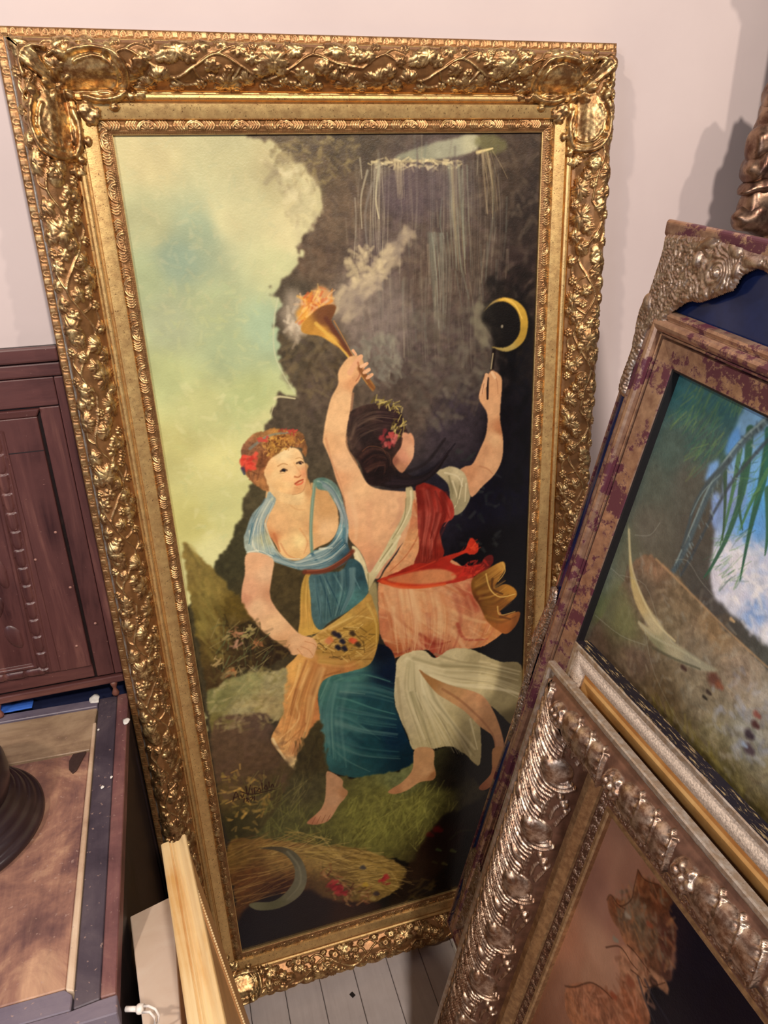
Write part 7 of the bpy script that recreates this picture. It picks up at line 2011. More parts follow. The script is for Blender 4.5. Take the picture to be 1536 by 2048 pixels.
def leaf_bunch_tile(p=132, w=118):
    """along the top: overlapping husk leaves tied by a rosette each repeat; inner edge first"""
    T = Relief(w, p, .6)
    T.h += .4
    for k, cx in enumerate((34, 62, 90)):
        for s_, y0 in ((1, 52), (-1, 66)):
            T.bump(cx, y0 + 22, 21, 19, 22 * s_, 7.0 + (k % 2), .55)
        for o in (-16, -8, 0, 8, 16):
            T.ridge([(cx - 14, 80 + o * .4), (cx, 80 + o * .9), (cx + 16, 80 + o * 1.5)], 1.5, 8.4 - abs(o) * .05, 2.4)
        T.ridge([(cx + 10, 44), (cx + 18, 60), (cx + 20, 80), (cx + 16, 98), (cx + 8, 108)], 2.4, 8.4, 2.2)
        T.bump(cx - 4, 40, 14, 12, 30, 6, .5)
    T.bump(4, 82, 20, 20, 0, 6.5, .5)
    for k in range(6):
        a = 2 * math.pi * k / 6
        T.bump(4 + 11 * math.cos(a), 82 + 11 * math.sin(a), 7.5, 5.5, math.degrees(a), 9.5)
    T.ridge([(4 + 12 * math.cos(a), 82 + 12 * math.sin(a)) for a in np.linspace(0, 6.3, 16)], 1.6, 9.0)
    T.bump(4, 82, 4.5, 4.5, 0, 11)
    for k in range(16):
        T.leaf(k * 8.25 + 3, 14, 6, 20 + 50 * (k % 3), 3, 4.5)
        T.bump(k * 8.25, 5, 2.4, 2.4, 0, 3.4)
    T.ridge([(0, 24), (66, 25), (132, 24)], 1.4, 3)
    return T


def daisy_tile(p=34, w=17):
    T = Relief(w, p, .35)
    T.flower(9, 8.5, 6.5, 8, 0, 2.2)
    T.leaf(21, 5, 5, -40, 3, 1.8)
    T.leaf(24, 12, 5, 120, 3, 1.8)
    T.ridge([(15, 12), (20, 8), (26, 9), (32, 5)], .7, 1.8)
    T.ridge([(0, 13), (4, 15), (15, 14)], .6, 1.4)
    T.bump(29, 4, 1.4, 1.4, 0, 1.6)
    T.bump(31, 13, 1.4, 1.4, 0, 1.6)
    return T


LEAF, LUN, DEN, ROLL, BUNCH, DAISY = leaf_tile(), lunette_tile(), dentil_tile(), acanthus_roll_tile(), leaf_bunch_tile(), daisy_tile()
SIDES = ('top', 'bottom', 'left', 'right')

# ------------------------------------------------------------------ A: the big gilt-framed painting
leanA = R(3)
upA = Vector((0, math.sin(leanA), math.cos(leanA)))
nA = Vector((0, -math.cos(leanA), math.sin(leanA)))
WA, HA = .616, 1.492
OA = EYE - nA * 1.1 + Vector((1, 0, 0)) * (-.0335) + upA * (.129 - HA)
OA.z += .0022
framed = empty('framed_oil_painting', frame_matrix(OA, (1, 0, 0), upA, nA),
               'tall oil painting of two women with torch and sickle in ornate gold leafy frame', 'painting')
pa = Painter(0, 0, WA * 1e4, HA * 1e4, 7.5)
pa.run(OPS_A)
canvas_mesh('canvas', WA, HA, 0, pa, paint_mat('oil_paint_women', (1.02, .95, .77)), framed)
box('canvas_stretcher', -.005, WA + .005, -.005, HA + .005, -.018, -.004, M_paintcanvas_back, framed, 0)
plainA = [(.0, .0), (.0, .0035), (.001, .004)]
flatA = [(.0165, .004), (.018, .009), (.021, .0105), (.035, .0125), (.0363, .0062), (.0387, .0062), (.0392, .0125), (.0415, .0145), (.0445, .0145), (.0462, .0125), (.0466, .0058), (.0496, .0058), (.050, .0088)]
coveA = [(.050, .0088), (.054, .012), (.060, .020), (.068, .029), (.078, .036), (.088, .0385), (.096, .036), (.1005, .030)]
dropA = [(.1005, .030), (.1015, .016), (.1045, .0085), (.1065, .0075)]
dentA = [(.1065, .0080), (.1075, .0082), (.1160, .0065), (.1172, .005)]
sideA = [(.1172, .005), (.1176, .003), (.1176, -.019), (.10, -.020), (-.004, -.020)]
for k, sd in enumerate(SIDES):
    r = rail_mesh('rail', sd, WA, HA, plainA + flatA, .02, 0, None, M_goldflat, framed)
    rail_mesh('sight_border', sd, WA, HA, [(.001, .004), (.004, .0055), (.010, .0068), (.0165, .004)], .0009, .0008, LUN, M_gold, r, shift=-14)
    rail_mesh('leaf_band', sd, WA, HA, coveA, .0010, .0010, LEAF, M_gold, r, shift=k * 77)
    rail_mesh('outer_fillet', sd, WA, HA, dropA, .02, 0, None, M_silverlip_sheen if sd == 'left' else M_goldflat, r)  # left fillet silvery: its whitish reflection is put into the colour
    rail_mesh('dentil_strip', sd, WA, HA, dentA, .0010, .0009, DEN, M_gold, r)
    rail_mesh('back_edge', sd, WA, HA, sideA, .05, 0, None, M_rawwood, r)


def corner_relief():
    """two shell cartouches meeting at a five-petalled flower, drawn in a square of the corner (mm from the outer corner)"""
    T = Relief(190, 190, .8)

    def both(fn):
        fn(lambda x, y: (x, y))
        fn(lambda x, y: (y, x))

    def arm(q):
        def rg(pts, w, hh, w1=None):
            T.ridge([q(*p) for p in pts], w, hh, w1)

        def bp(x, y, rx, ry, rot, hh, pw=.5):
            a, b = q(x, y)
            T.bump(a, b, rx, ry, rot if q(1, 0) == (1, 0) else 90 - rot, hh, pw)
        bp(92, 42, 44, 24, 0, 9, .7)
        for i, o in enumerate(np.linspace(-19, 19, 8)):
            rg([(62, 42 + o * .3), (92, 42 + o * .85), (120 - abs(o) * .5, 42 + o)], 1.4, 10.2 - abs(o) * .1, 2.8)
        rg([(70, 20), (96, 14), (122, 22), (132, 42), (124, 60), (100, 66), (78, 62)], 4.8, 12.5)
        rg([(74, 30), (96, 23), (114, 30), (121, 42), (114, 54), (98, 58)], 2.6, 10.5)
        for i in range(9):
            a_ = -1.35 + i * .34
            rg([(104 + 17 * math.cos(a_), 42 + 15 * math.sin(a_)), (104 + 27 * math.cos(a_), 42 + 22 * math.sin(a_))], 2.6, 12.5, 3.6)
        T.leaf(*q(148, 30), 13, 10 if q(1, 0) == (1, 0) else 80, 5, 6)
        T.leaf(*q(146, 56), 12, -10 if q(1, 0) == (1, 0) else 100, 5, 6)
        T.leaf(*q(86, 80), 11, 40, 5, 6)
        rg([(118, 26), (128, 42), (120, 58)], 2.4, 11)
        bp(60, 22, 9, 7, 30, 12)
        bp(76, 14, 7, 6, 0, 11)
        bp(90, 9, 6, 5, 0, 10)
        bp(134, 62, 6, 6, 0, 9)
        bp(112, 74, 7, 5, 0, 8)
        rg([(44, 16), (30, 14), (18, 22), (22, 34), (34, 34)], 3.4, 11.5, 2.2)
        rg([(46, 24), (62, 12), (84, 6)], 2.6, 10, 1.4)
        T.leaf(*q(74, 76), 12, 20 if q(1, 0) == (1, 0) else 70, 5, 8)
    both(arm)
    for k in range(5):
        a = 2 * math.pi * k / 5 + .78
        T.bump(52 + 11 * math.cos(a), 52 + 11 * math.sin(a), 9.5, 6, math.degrees(a), 12.5)
    T.bump(52, 52, 4.5, 4.5, 0, 14)
    for a in (18, 40, 62):
        T.ridge([(46, 46), (34, 34 + (a - 40) * .3), (20 + (a < 40) * 8, 20 + (a > 40) * 8)], 3, 11, 5)
    T.bump(20, 20, 9, 9, 0, 9)
    T.bump(76, 76, 10, 10, 0, 7)
    yy, xx = np.mgrid[0:T.nw, 0:T.np] * T.st
    fan = np.where(xx > yy, np.arctan2(yy - 42, xx - 60), np.arctan2(xx - 42, yy - 60))
    T.h += np.where(T.h > 3, .75 * np.abs(np.sin(fan * 11)) - .35 + .35 * np.sin(xx * .9) * np.sin(yy * .8), 0).astype(np.float32)
    return T


CORN = corner_relief()


def corner_ornament(ix, iy):
    """lies over the moulding where two rails meet; ix, iy pick the corner"""
    g = np.arange(0, 161, 1.1)
    a, b = np.meshgrid(g, g)                       # mm from the outer edge of the leaf band
    s_out = .1045
    prof = np.array(flatA + coveA + [(.1015, .026), (.105, .018)])
    d = s_out - np.minimum(a, b) * .001            # distance from opening, whichever rail is nearer
    base = np.interp(d, prof[:, 0], prof[:, 1])
    base = np.where(d < .047, .011, base)
    i = np.clip((b / CORN.st).astype(int), 0, CORN.nw - 1)
    j = np.clip((a / CORN.st).astype(int), 0, CORN.np - 1)
    h = CORN.h[i, j]
    h = blur(h, 1, 1)
    keep = (h > 1.2).ravel()
    edge = np.clip((h - 1.2) / 3, 0, 1)
    z = base + h * .001 * .95 - .002 * (1 - edge)
    X = a * .001 - s_out
    Y = b * .001 - s_out
    x = X if ix == 0 else WA - X
    y = HA - Y if iy else Y
    me = grid_mesh('corner_ornament', np.stack([x, y, z], -1))
    cull(me, keep)
    return link('corner_ornament', me, M_goldplain, framed)


for ix in (0, 1):
    for iy in (1, 0):
        corner_ornament(ix, iy)

# ------------------------------------------------------------------ B: palm painting in bronze frame
U2, V2, n2 = lean_basis(-.1, 10.1, 5.2)
KB = .992
TB = EYE + (Vector((.6581, -.2913, 1.4868)) - EYE) * KB
HB_tot = (TB.z - .067) / V2.z
WB = .50
usB, vsB = .066 * KB, -.1775 * KB
zB = -.015
HB = HB_tot + vsB - .095
OB = TB + U2 * usB + V2 * (vsB - HB)
palm = empty('palm_painting_frame', frame_matrix(OB, U2, V2, n2),
             'painting of palms, rock and blue sky in bronze frame with purple patches', 'painting')
pb = Painter(0, 0, WB * 1e4, HB * 1e4, 11, 5)
pb.run(OPS_B)
canvas_mesh('canvas', WB, HB, zB, pb, paint_mat('oil_paint_palms', (1.15, 1.12, 1.1), .3, .5), palm)
box('canvas_stretcher', -.01, WB + .01, -.01, HB + .01, -.034, zB - .002, M_paintcanvas_back, palm, 0)
rebB = [(0, -.015), (.0005, -.004), (.003, -.003)]
flatB = [(.003, -.003), (.004, -.0015), (.034, .0020), (.0345, .001)]
mouB = [(.0345, .001), (.0348, -.009), (.0378, -.009), (.0382, .003), (.0405, .0035), (.0412, .0015), (.0425, .0015), (.0432, .0085), (.0465, .0115), (.0505, .0125), (.0545, .0110), (.0575, .0070), (.0578, .0045), (.0595, .0045), (.0600, .0062), (.0635, .0078), (.0670, .0068), (.0690, .0035), (.0705, -.001)]
blueB = [(.0705, -.001), (.0715, -.0035), (.0735, -.0022), (.080, -.0012), (.087, -.0022), (.089, -.004)]
lipB = [(.089, -.004), (.0895, -.0010), (.093, -.001), (.095, -.004), (.0955, -.034), (-.005, -.036)]
for sd in SIDES:
    q = rail_mesh('rail', sd, WB, HB, mouB, .02, 0, None, M_mott, palm)
    rail_mesh('flat_border', sd, WB, HB, flatB, .02, 0, None, M_mott, q)
    rail_mesh('black_rebate', sd, WB, HB, rebB, .02, 0, None, M_black, q)
    if sd != 'top':
        rail_mesh('blue_strip', sd, WB, HB, blueB, .02, 0, None, M_blue, q)
        rail_mesh('outer_lip', sd, WB, HB, lipB, .02, 0, None, M_mott, q)
# header panel between the top moulding and the cap
x0, x1 = -.0955, WB + .0955
yt = -vsB + HB
box('header_panel', x0 + .004, x1 - .004, HB + .069, yt - .012, -.03, -.006, M_blue, palm, 0)
bm = bmesh.new()
capp = [(yt - .021, -.006), (yt - .021, .004), (yt - .018, .007), (yt - .004, .009), (yt, .007), (yt, -.034), (yt - .02, -.034)]
va = [bm.verts.new((x0, y, z)) for y, z in capp]
vb = [bm.verts.new((x1, y, z)) for y, z in capp]
bm.faces.new(va)
bm.faces.new(vb[::-1])
for i in range(len(capp)):
    j = (i + 1) % len(capp)
    bm.faces.new((va[i], vb[i], vb[j], va[j]))
bmesh_obj('cap_rail', bm, M_mott, palm, False, .002)
for xa in (x0, x1 - .0065):
    box('header_side', xa, xa + .0065, HB + .06, yt - .01, -.034, -.001, M_mott, palm, .001)


def swirl_ornament(name, poly, base_h, eye=None, step=.0011, amp=.0026, freq=1.0, boss=()):
    """poly in metres from the frame's top corner (u right, v up)"""
    P = np.array(poly)
    pn = Painter((P[:, 0].min() - .004) * 1e4, -(P[:, 1].max() + .004) * 1e4, (P[:, 0].max() + .004) * 1e4, -(P[:, 1].min() - .004) * 1e4, step * 1e4, 9)
    r = pn.mask([(u * 1e4, -v * 1e4) for u, v in poly], 0)
    m = np.zeros((pn.H, pn.W), np.float32)
    m[r[1], r[2]] = r[0]
    soft = blur(m, 4, 2) * m
    u = (pn.x0 + np.arange(pn.W) * pn.st)[None, :] / 1e4 + np.zeros((pn.H, 1))
    v = -(pn.y0 + np.arange(pn.H) * pn.st)[:, None] / 1e4 + np.zeros((1, pn.W))
    w1, w2 = (pn.n1 - .5) * .05, (pn.n2 - .5) * .012
    ph = (u * .75 + v * .8 + w1 * 1.5) * 760 * freq
    if eye:
        d = np.hypot(u - eye[0], (v - eye[1]))
        an = np.arctan2(v - eye[1], u - eye[0])
        k = np.exp(-(d / .035) ** 2)
        ph = ph * (1 - k) + k * (d * 900 * freq + 1.5 * an)
    h = base_h * np.clip(soft * 1.6 - .5, 0, 1) ** .5 + amp * (np.abs(np.sin(ph / 2)) ** .8) * np.clip(soft * 2 - 1, 0, 1)
    for bu, bv, ru, rv, rot, hh in boss:
        a = R(rot)
        x = ((u - bu) * math.cos(a) + (v - bv) * math.sin(a)) / ru
        y = (-(u - bu) * math.sin(a) + (v - bv) * math.cos(a)) / rv
        q = np.clip(1 - x * x - y * y, 0, 1)
        h = np.where(q > 0, np.maximum(h, base_h + hh * q ** .5), h)
    X = u - usB
    Y = v - vsB + HB
    me = grid_mesh(name, np.stack([X, Y, h + .0005], -1))
    cull(me, (m > .5).ravel())
    return link(name, me, M_swirl, palm)


swirl_ornament('corner_ornament', ORN_B1, .008, (EYE_B[0], EYE_B[1]), boss=BOSS_B)
swirl_ornament('side_ornament', ORN_B2, .007, None)
swirl_ornament('side_ornament', ORN_B3, .007, None)

# ------------------------------------------------------------------ C: silver-gold rolled acanthus frame with flaking picture
U3, V3, n3 = lean_basis(1.0, 12, 1.5)
TC = Vector((.4561, -.3768, .9114))
WC = .46
sC, zC = .148, -.065
HC = .9321 - 2 * sC - .004 - .021
KC = .962
TC = EYE + (TC - EYE) * KC
HC = (TC.z + U3.z * KC * (WC + 2 * sC) - .012) / V3.z / KC - 2 * sC - .003
OC = TC + (U3 * sC + V3 * (-sC - HC)) * KC
SC = Matrix.Scale(KC, 4)
peel = empty('carved_portrait_frame', frame_matrix(OC, U3, V3, n3) @ SC,
             'flaking brown picture in heavy bronze-silver acanthus frame, nearest at lower right', 'painting')
pc = Painter(0, 0, WC * 1e4, HC * 1e4, 10, 6)
pc.run(OPS_C)
canvas_mesh('canvas', WC, HC, zC, pc, paint_mat('flaking_paint', (1.05, 1, .95), .4, .2), peel)
box('canvas_stretcher', -.002, WC + .002, -.002, HC + .002, zC - .012, zC - .002, M_paintcanvas_back, peel, 0)
insC = [(0, -.065), (.0, -.0575), (.002, -.0550), (.006, -.054), (.0075, -.0575)]
daiC = [(.0075, -.0575), (.009, -.0585), (.0235, -.0560)]
bevC = [(.0235, -.0560), (.0245, -.052), (.0265, -.0505), (.036, -.0440), (.038, -.0435), (.0385, -.049), (.052, -.0475)]
rollC = [(.052, -.0475), (.055, -.036), (.062, -.022), (.074, -.006), (.088, .003), (.102, .006), (.116, .004), (.128, -.002), (.134, -.007)]
lipC = [(.134, -.007), (.1385, -.0075), (.1395, -.003), (.142, 0), (.1465, 0), (.148, -.002), (.148, -.012), (.120, -.0215), (.095, -.030), (.03, -.069), (0, -.076)]
for sd in SIDES:
    q = rail_mesh('rail', sd, WC, HC, bevC, .02, 0, None, M_bronzeflat, peel)
    rail_mesh('sight_bead', sd, WC, HC, insC, .02, 0, None, M_bronzeflat, q)
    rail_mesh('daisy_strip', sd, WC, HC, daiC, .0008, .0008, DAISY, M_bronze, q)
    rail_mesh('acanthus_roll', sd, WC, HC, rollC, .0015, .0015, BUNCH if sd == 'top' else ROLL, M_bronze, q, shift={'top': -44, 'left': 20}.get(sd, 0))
    rail_mesh('outer_lip', sd, WC, HC, lipC, .02, 0, None, M_silverlip_sheen, q)

# ------------------------------------------------------------------ D: frame standing just behind it
offD = -.030
WD_tot, VT = .744, .037
OD = TC + (U3 * .006 + V3 * VT + n3 * offD) * KC
HD_tot = (OD.z + U3.z * KC * WD_tot - .012) / V3.z / KC - .003
sD = .085
OD2 = OD + (U3 * sD + V3 * (sD - HD_tot)) * KC
goldf = empty('gold_picture_frame', frame_matrix(OD2, U3, V3, n3) @ SC,
              'gold frame with pale speckled strip and black flaking edge, just behind the carved frame', 'picture frame')
WD, HD = WD_tot - 2 * sD, HD_tot - 2 * sD
lipD = [(.0765, -.0035), (.0772, 0), (.0835, 0), (.085, -.0015)]
paleD = [(.0515, -.0085), (.0525, -.0045), (.064, .0005), (.074, -.002), (.0765, -.0035)]
goldD = [(.0, -.050), (.006, -.040), (.014, -.026), (.022, -.0150), (.030, -.0075), (.037, -.0040), (.044, -.0030), (.0480, -.0045), (.0495, -.0085), (.0505, -.0065), (.0515, -.0085)]
backD = [(.085, -.0015), (.0852, -.024), (.06, -.030), (.0, -.054)]
for sd in SIDES:
    q = rail_mesh('rail', sd, WD, HD, goldD, .02, 0, None, M_orange, goldf)
    rail_mesh('speckled_strip', sd, WD, HD, paleD, .004, .002, None, M_pale, q)
    rail_mesh('outer_lip', sd, WD, HD, lipD, .02, 0, None, M_silverlip_sheen, q)
    rail_mesh('flaking_edge', sd, WD, HD, backD, .02, 0, None, M_flake, q)
box('backing_board', .002, WD - .002, .002, HD - .002, -.056, -.0515, M_rawwood, goldf, 0)

# ------------------------------------------------------------------ E: carved gilt mirror behind B
mir = empty('carved_gilt_mirror', Matrix.Translation((.93, -.10, 0)), 'carved bronze mirror frame of curled leaves, cut off at the upper right edge', 'mirror')


def at_y(px, py, y):
    d = rt * ((px - 768) / 1434.46) + dn * ((py - 1024) / 1434.46) + fw
    t = (y - EYE.y) / d.y
    return EYE + d * t


def curl(c, rx, ry, rz, rot, mat, seed, droop=.3):
    """a fleshy carved leaf: swollen ellipsoid with grooves and a turned-over lower lip"""
    bm = bmesh.new()
    bmesh.ops.create_uvsphere(bm, u_segments=40, v_segments=24, radius=1)
    rn = Matrix.Rotation(R(rot), 3, 'Y')
    for v in bm.verts:
        p = v.co.copy()
        g = 1 + .07 * math.sin(p.x * 9 + seed) + .06 * mnoise.noise(p * 2.3 + Vector((seed, 0, 0)))
        p *= g
        if p.z < 0:
            p.x *= 1 + droop * -p.z
            p.z *= .8
        else:
            p.x *= 1 - .35 * p.z
        v.co = Vector((c[0], c[1], c[2])) - Vector((.93, -.10, 0)) + rn @ Vector((p.x * rx, p.y * ry, p.z * rz))
    o = bmesh_obj('carved_leaf', bm, mat, mir, True)
    return o


M_dkbronze = gilt('dark_bronze_carving', (.36, .23, .15), (.13, .065, .045), (.06, .025, .02), rough=.32, scale=30)
for i, (px, py, wx, wz, rot) in enumerate([(1518, 436, .050, .032, 10), (1534, 400, .052, .040, -20), (1526, 368, .040, .018, -12), (1514, 336, .020, .030, 6), (1544, 334, .016, .032, 0), (1536, 282, .034, .034, -22), (1552, 236, .028, .030, -25), (1562, 190, .026, .028, -20), (1570, 380, .045, .05, 0)]):
    q = at_y(px, py, -.10)
    curl(q, wx, .028, wz, rot, M_dkbronze, i * 1.7)
q = at_y(1560, 470, -.10)
sx = q.x - .93
box('stile', sx - .02, sx + .04, -.02, .02, 0, 2.1, M_dkbronze, mir, .008)
box('stile', sx + .46, sx + .52, -.02, .02, 0, 2.1, M_dkbronze, mir, .008)
box('top_rail', sx - .02, sx + .52, -.02, .02, 2.04, 2.12, M_dkbronze, mir, .008)
box('base_rail', sx - .03, sx + .53, -.03, .03, 0, .08, M_dkbronze, mir, .01)
box('mirror_glass', sx + .02, sx + .48, .004, .010, .06, 2.06, M_blue, mir, 0)
for k in range(17):
    z_ = .14 + k * .115
    if not 1.36 < z_ < 1.78:
        curl((.93 + sx + .005 - .008 * (k % 2), -.115, z_), .034, .024, .046, -8 + 16 * (k % 2), M_dkbronze, k * 2.3)

# ------------------------------------------------------------------ chest
ZT = .76
cx0, cx1, cy0, cy1 = -.74, -.1525, -.597, -.046
chest = empty('worn_oak_chest', Matrix.Translation((cx0, cy0, 0)), 'low dark oak chest with scuffed brown top at the lower left', 'chest')
LX, LY = cx1 - cx0, cy1 - cy0


def worn_top(name, tones, grain, stain=None, rough=.4):
    m, nt, b = new_mat(name)
    v = coords(nt)
    g = noise_tex(nt, coords(nt, grain), 1.3, 8, .65, .5)
    big = noise_tex(nt, v, 7.5, 8, .66, .6)
    c = mix(nt, .30, ramp(nt, big, [(.36, tones[0]), (.46, tones[1]), (.55, tones[2]), (.66, tones[3])]), ramp(nt, g, [(.3, tones[0]), (.55, tones[2]), (.75, tones[3])]))
    sp = ramp(nt, noise_tex(nt, v, 150, 3, .55), [(.66, (0, 0, 0)), (.71, (1, 1, 1))])
    k = N(nt, 'ShaderNodeMath', operation='MULTIPLY')
    nt.links.new(sp, k.inputs[0])
    k.inputs[1].default_value = .55
    nt.links.new(mix(nt, k.outputs[0], c, (.46, .30, .24)), b.inputs['Base Color'])
    rr = N(nt, 'ShaderNodeMapRange')
    rr.inputs['To Min'].default_value = rough - .12
    rr.inputs['To Max'].default_value = rough + .22
    nt.links.new(big, rr.inputs[0])
    nt.links.new(rr.outputs[0], b.inputs['Roughness'])
    bump(nt, b, g, .35, .001)
    return m


M_wornb = worn_top('scuffed_tan_board', ((.055, .026, .034), (.15, .070, .065), (.33, .165, .115), (.66, .40, .24)), (50, 4, 50))
M_wornback = worn_top('scuffed_olive_board', ((.14, .085, .055), (.25, .16, .10), (.38, .26, .16), (.46, .33, .22)), (4, 50, 50))
M_bluegrey = worn_top('blue_grey_strip', ((.030, .022, .034), (.050, .037, .052), (.075, .056, .072), (.13, .10, .11)), (50, 4, 50), rough=.36)
M_bluegreyx = worn_top('blue_grey_rail', ((.060, .046, .072), (.11, .088, .125), (.16, .13, .17), (.22, .18, .21)), (4, 50, 50), rough=.34)
M_redstrip = worn_top('red_brown_strip', ((.060, .025, .030), (.12, .050, .052), (.19, .080, .076), (.32, .17, .13)), (50, 4, 50), rough=.38)
M_lightstrip = worn_top('bare_wood_strip', ((.36, .22, .14), (.52, .35, .23), (.64, .46, .31), (.74, .58, .42)), (50, 4, 50), rough=.55)


def slab(name, quad, z0, z1, mat, bevel=.0012):
    """flat board with the given four corners (x, y)"""
    bm = bmesh.new()
    lo = [bm.verts.new((x - cx0, y - cy0, z0)) for x, y in quad]
    hi = [bm.verts.new((x - cx0, y - cy0, z1)) for x, y in quad]
    bm.faces.new(lo)
    bm.faces.new(hi[::-1])
    for i in range(len(quad)):
        j = (i + 1) % len(quad)
        bm.faces.new((lo[i], lo[j], hi[j], hi[i]))
    return bmesh_obj(name, bm, mat, chest, False, bevel, 1)


slab('edge_strip', [(-.1685, -.575), (cx1, -.575), (cx1 - .0005, -.046), (-.1705, -.046)], ZT - .025, ZT, M_redstrip)
slab('inlay_strip', [(-.1955, -.578), (-.1692, -.575), (-.1712, -.046), (-.2005, -.046)], ZT - .025, ZT - .0012, M_bluegrey)
slab('light_strip', [(-.2045, -.556), (-.1962, -.560), (-.2010, -.110), (-.2060, -.112)], ZT - .025, ZT + .0015, M_lightstrip)
slab('top_board', [(cx0 + .02, -.548), (-.2052, -.552), (-.2068, -.1745), (cx0 + .02, -.150)], ZT - .022, ZT - .002, M_wornb)
slab('back_board', [(cx0 + .02, -.146), (-.2065, -.1725), (-.2015, -.0715), (cx0 + .02, -.046)], ZT - .022, ZT, M_wornback)
slab('back_rail', [(cx0 + .02, -.046 + .002), (-.2015, -.0695), (-.2010, -.050), (cx0 + .02, -.024)], ZT - .022, ZT + .002, M_bluegreyx)
slab('front_rail', [(cx0, -.597), (cx1 + .002, -.597), (cx1 + .001, -.5765), (-.1690, -.5770), (-.198, -.5800), (cx0, -.5720)], ZT - .03, ZT, M_bluegreyx)
slab('front_inner_rail', [(cx0 + .01, -.571), (-.198, -.5788), (-.1975, -.562), (-.2060, -.5535), (cx0 + .01, -.549)], ZT - .03, ZT - .001, M_bluegreyx)
slab('iron_patch', [(-.2110, -.1760), (-.2220, -.2130), (-.2270, -.2180), (-.2330, -.2080), (-.2345, -.1900), (-.2300, -.1760)], ZT - .002, ZT + .0012, plain('rusty_iron', (.07, .04, .035), .5, .4, .4), .0005)
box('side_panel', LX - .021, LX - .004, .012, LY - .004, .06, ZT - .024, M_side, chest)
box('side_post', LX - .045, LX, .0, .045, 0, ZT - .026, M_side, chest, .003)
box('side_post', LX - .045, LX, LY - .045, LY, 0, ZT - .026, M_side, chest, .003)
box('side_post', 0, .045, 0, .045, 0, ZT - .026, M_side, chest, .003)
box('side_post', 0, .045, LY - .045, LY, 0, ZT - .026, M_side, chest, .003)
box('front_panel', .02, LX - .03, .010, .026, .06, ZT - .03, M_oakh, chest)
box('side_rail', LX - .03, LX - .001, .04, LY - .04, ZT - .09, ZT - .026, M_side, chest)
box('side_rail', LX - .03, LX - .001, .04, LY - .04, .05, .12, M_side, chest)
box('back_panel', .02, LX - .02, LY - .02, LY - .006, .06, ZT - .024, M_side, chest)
# white plaster crumbs stuck on the lid
M_chip = plain('white_plaster_chip', (.80, .76, .70), .8)
for i, (px_, py_, s_) in enumerate([(190, 1398, .009), (252, 1443, .006), (197, 1460, .002), (223, 1555, .002), (205, 1575, .0025)]):
    d = rt * ((px_ - 768) / 1434.46) + dn * ((py_ - 1024) / 1434.46) + fw
    t = (ZT + .001 - EYE.z) / d.z
    q = EYE + d * t
    bm = bmesh.new()
    bmesh.ops.create_icosphere(bm, subdivisions=2, radius=1)
    for v in bm.verts:
        g = 1 + .5 * mnoise.noise(v.co * 1.8 + Vector((i * 3.1, 0, 0)))
        v.co = Vector((q.x + v.co.x * s_ * g, q.y + v.co.y * s_ * 1.4 * g, ZT + .002 + v.co.z * s_ * .12))
    where = ['at the back right corner', 'on the right edge', 'on the dark strip, smallest near the back', 'on the dark strip halfway', 'on the dark strip by the pale wood'][i]
    tag(bmesh_obj('plaster_chip', bm, M_chip, None, True), 'white plaster crumb on the chest top ' + where, 'plaster chip', 'plaster crumbs on the chest')

# ------------------------------------------------------------------ carved panel standing behind the chest
zb, zt = .789, 1.346
leanP = math.atan2(.030, zt - zb)
upP = Vector((0, math.sin(leanP), math.cos(leanP)))
nP = Vector((0, -math.cos(leanP), math.sin(leanP)))
PX0 = -.62
OP = Vector((PX0, -.043, zb))
panel = empty('carved_oak_panel', frame_matrix(OP, (1, 0, 0), upP, nP), 'dark carved oak panel standing on the chest back, left of the gold frame', 'carved panel')
HP = (zt - zb) / math.cos(leanP)


def pbx(name, xa, xb, za, zb_, da, db, mat, bev=.0015):
    return box(name, xa - PX0, xb - PX0, (za - zb) / math.cos(leanP), (zb_ - zb) / math.cos(leanP), da, db, mat, panel, bev)


xr = -.1535
pbx('backboard', PX0, xr, zb, zt, -.012, 0, M_side, 0)
pbx('top_rail', PX0, xr, 1.325, zt, 0, .012, M_oakh, .003)
pbx('top_moulding', PX0, xr, 1.304, 1.324, 0, .007, M_oakh, .003)
pbx('stile', -.1665, xr, .805, 1.303, 0, .007, M_oakv)
pbx('stile', -.1945, -.1672, .805, 1.261, 0, .006, M_oakv)
pbx('upper_rail', PX0, -.1672, 1.2625, 1.303, 0, .006, M_oakh)
pbx('bottom_rail', PX0, xr, .789, .802, 0, .010, M_oakh, .002)
pbx('lower_rail', PX0, -.1985, .806, .830, 0, .006, M_oakh)
# raised field
bm = bmesh.new()
add_box(bm, PX0 - PX0, -.1990 - PX0, (.829 - zb), (1.2495 - zb), 0, .009)
bmesh_obj('wide_board', bm, M_oakv, panel, False, .0015)
bm = bmesh.new()
v = [bm.verts.new(c) for c in ((0, 1.2495 - zb, .009), (0, 1.2610 - zb, .013), (-.1930 - PX0, 1.2610 - zb, .013), (-.1990 - PX0, 1.2495 - zb, .009), (0, 1.2495 - zb, 0), (0, 1.2610 - zb, 0), (-.1930 - PX0, 1.2610 - zb, 0), (-.1990 - PX0, 1.2495 - zb, 0))]
for f in ((0, 1, 2, 3), (4, 7, 6, 5), (0, 3, 7, 4), (1, 5, 6, 2), (2, 6, 7, 3), (0, 4, 5, 1)):
    bm.faces.new([v[i] for i in f])
bmesh_obj('field_moulding', bm, M_oakh, panel, False, .002)
box('groove_line', 0, -.1995 - PX0, 1.1985 - zb, 1.2000 - zb, .0088, .0094, M_side, panel, 0)


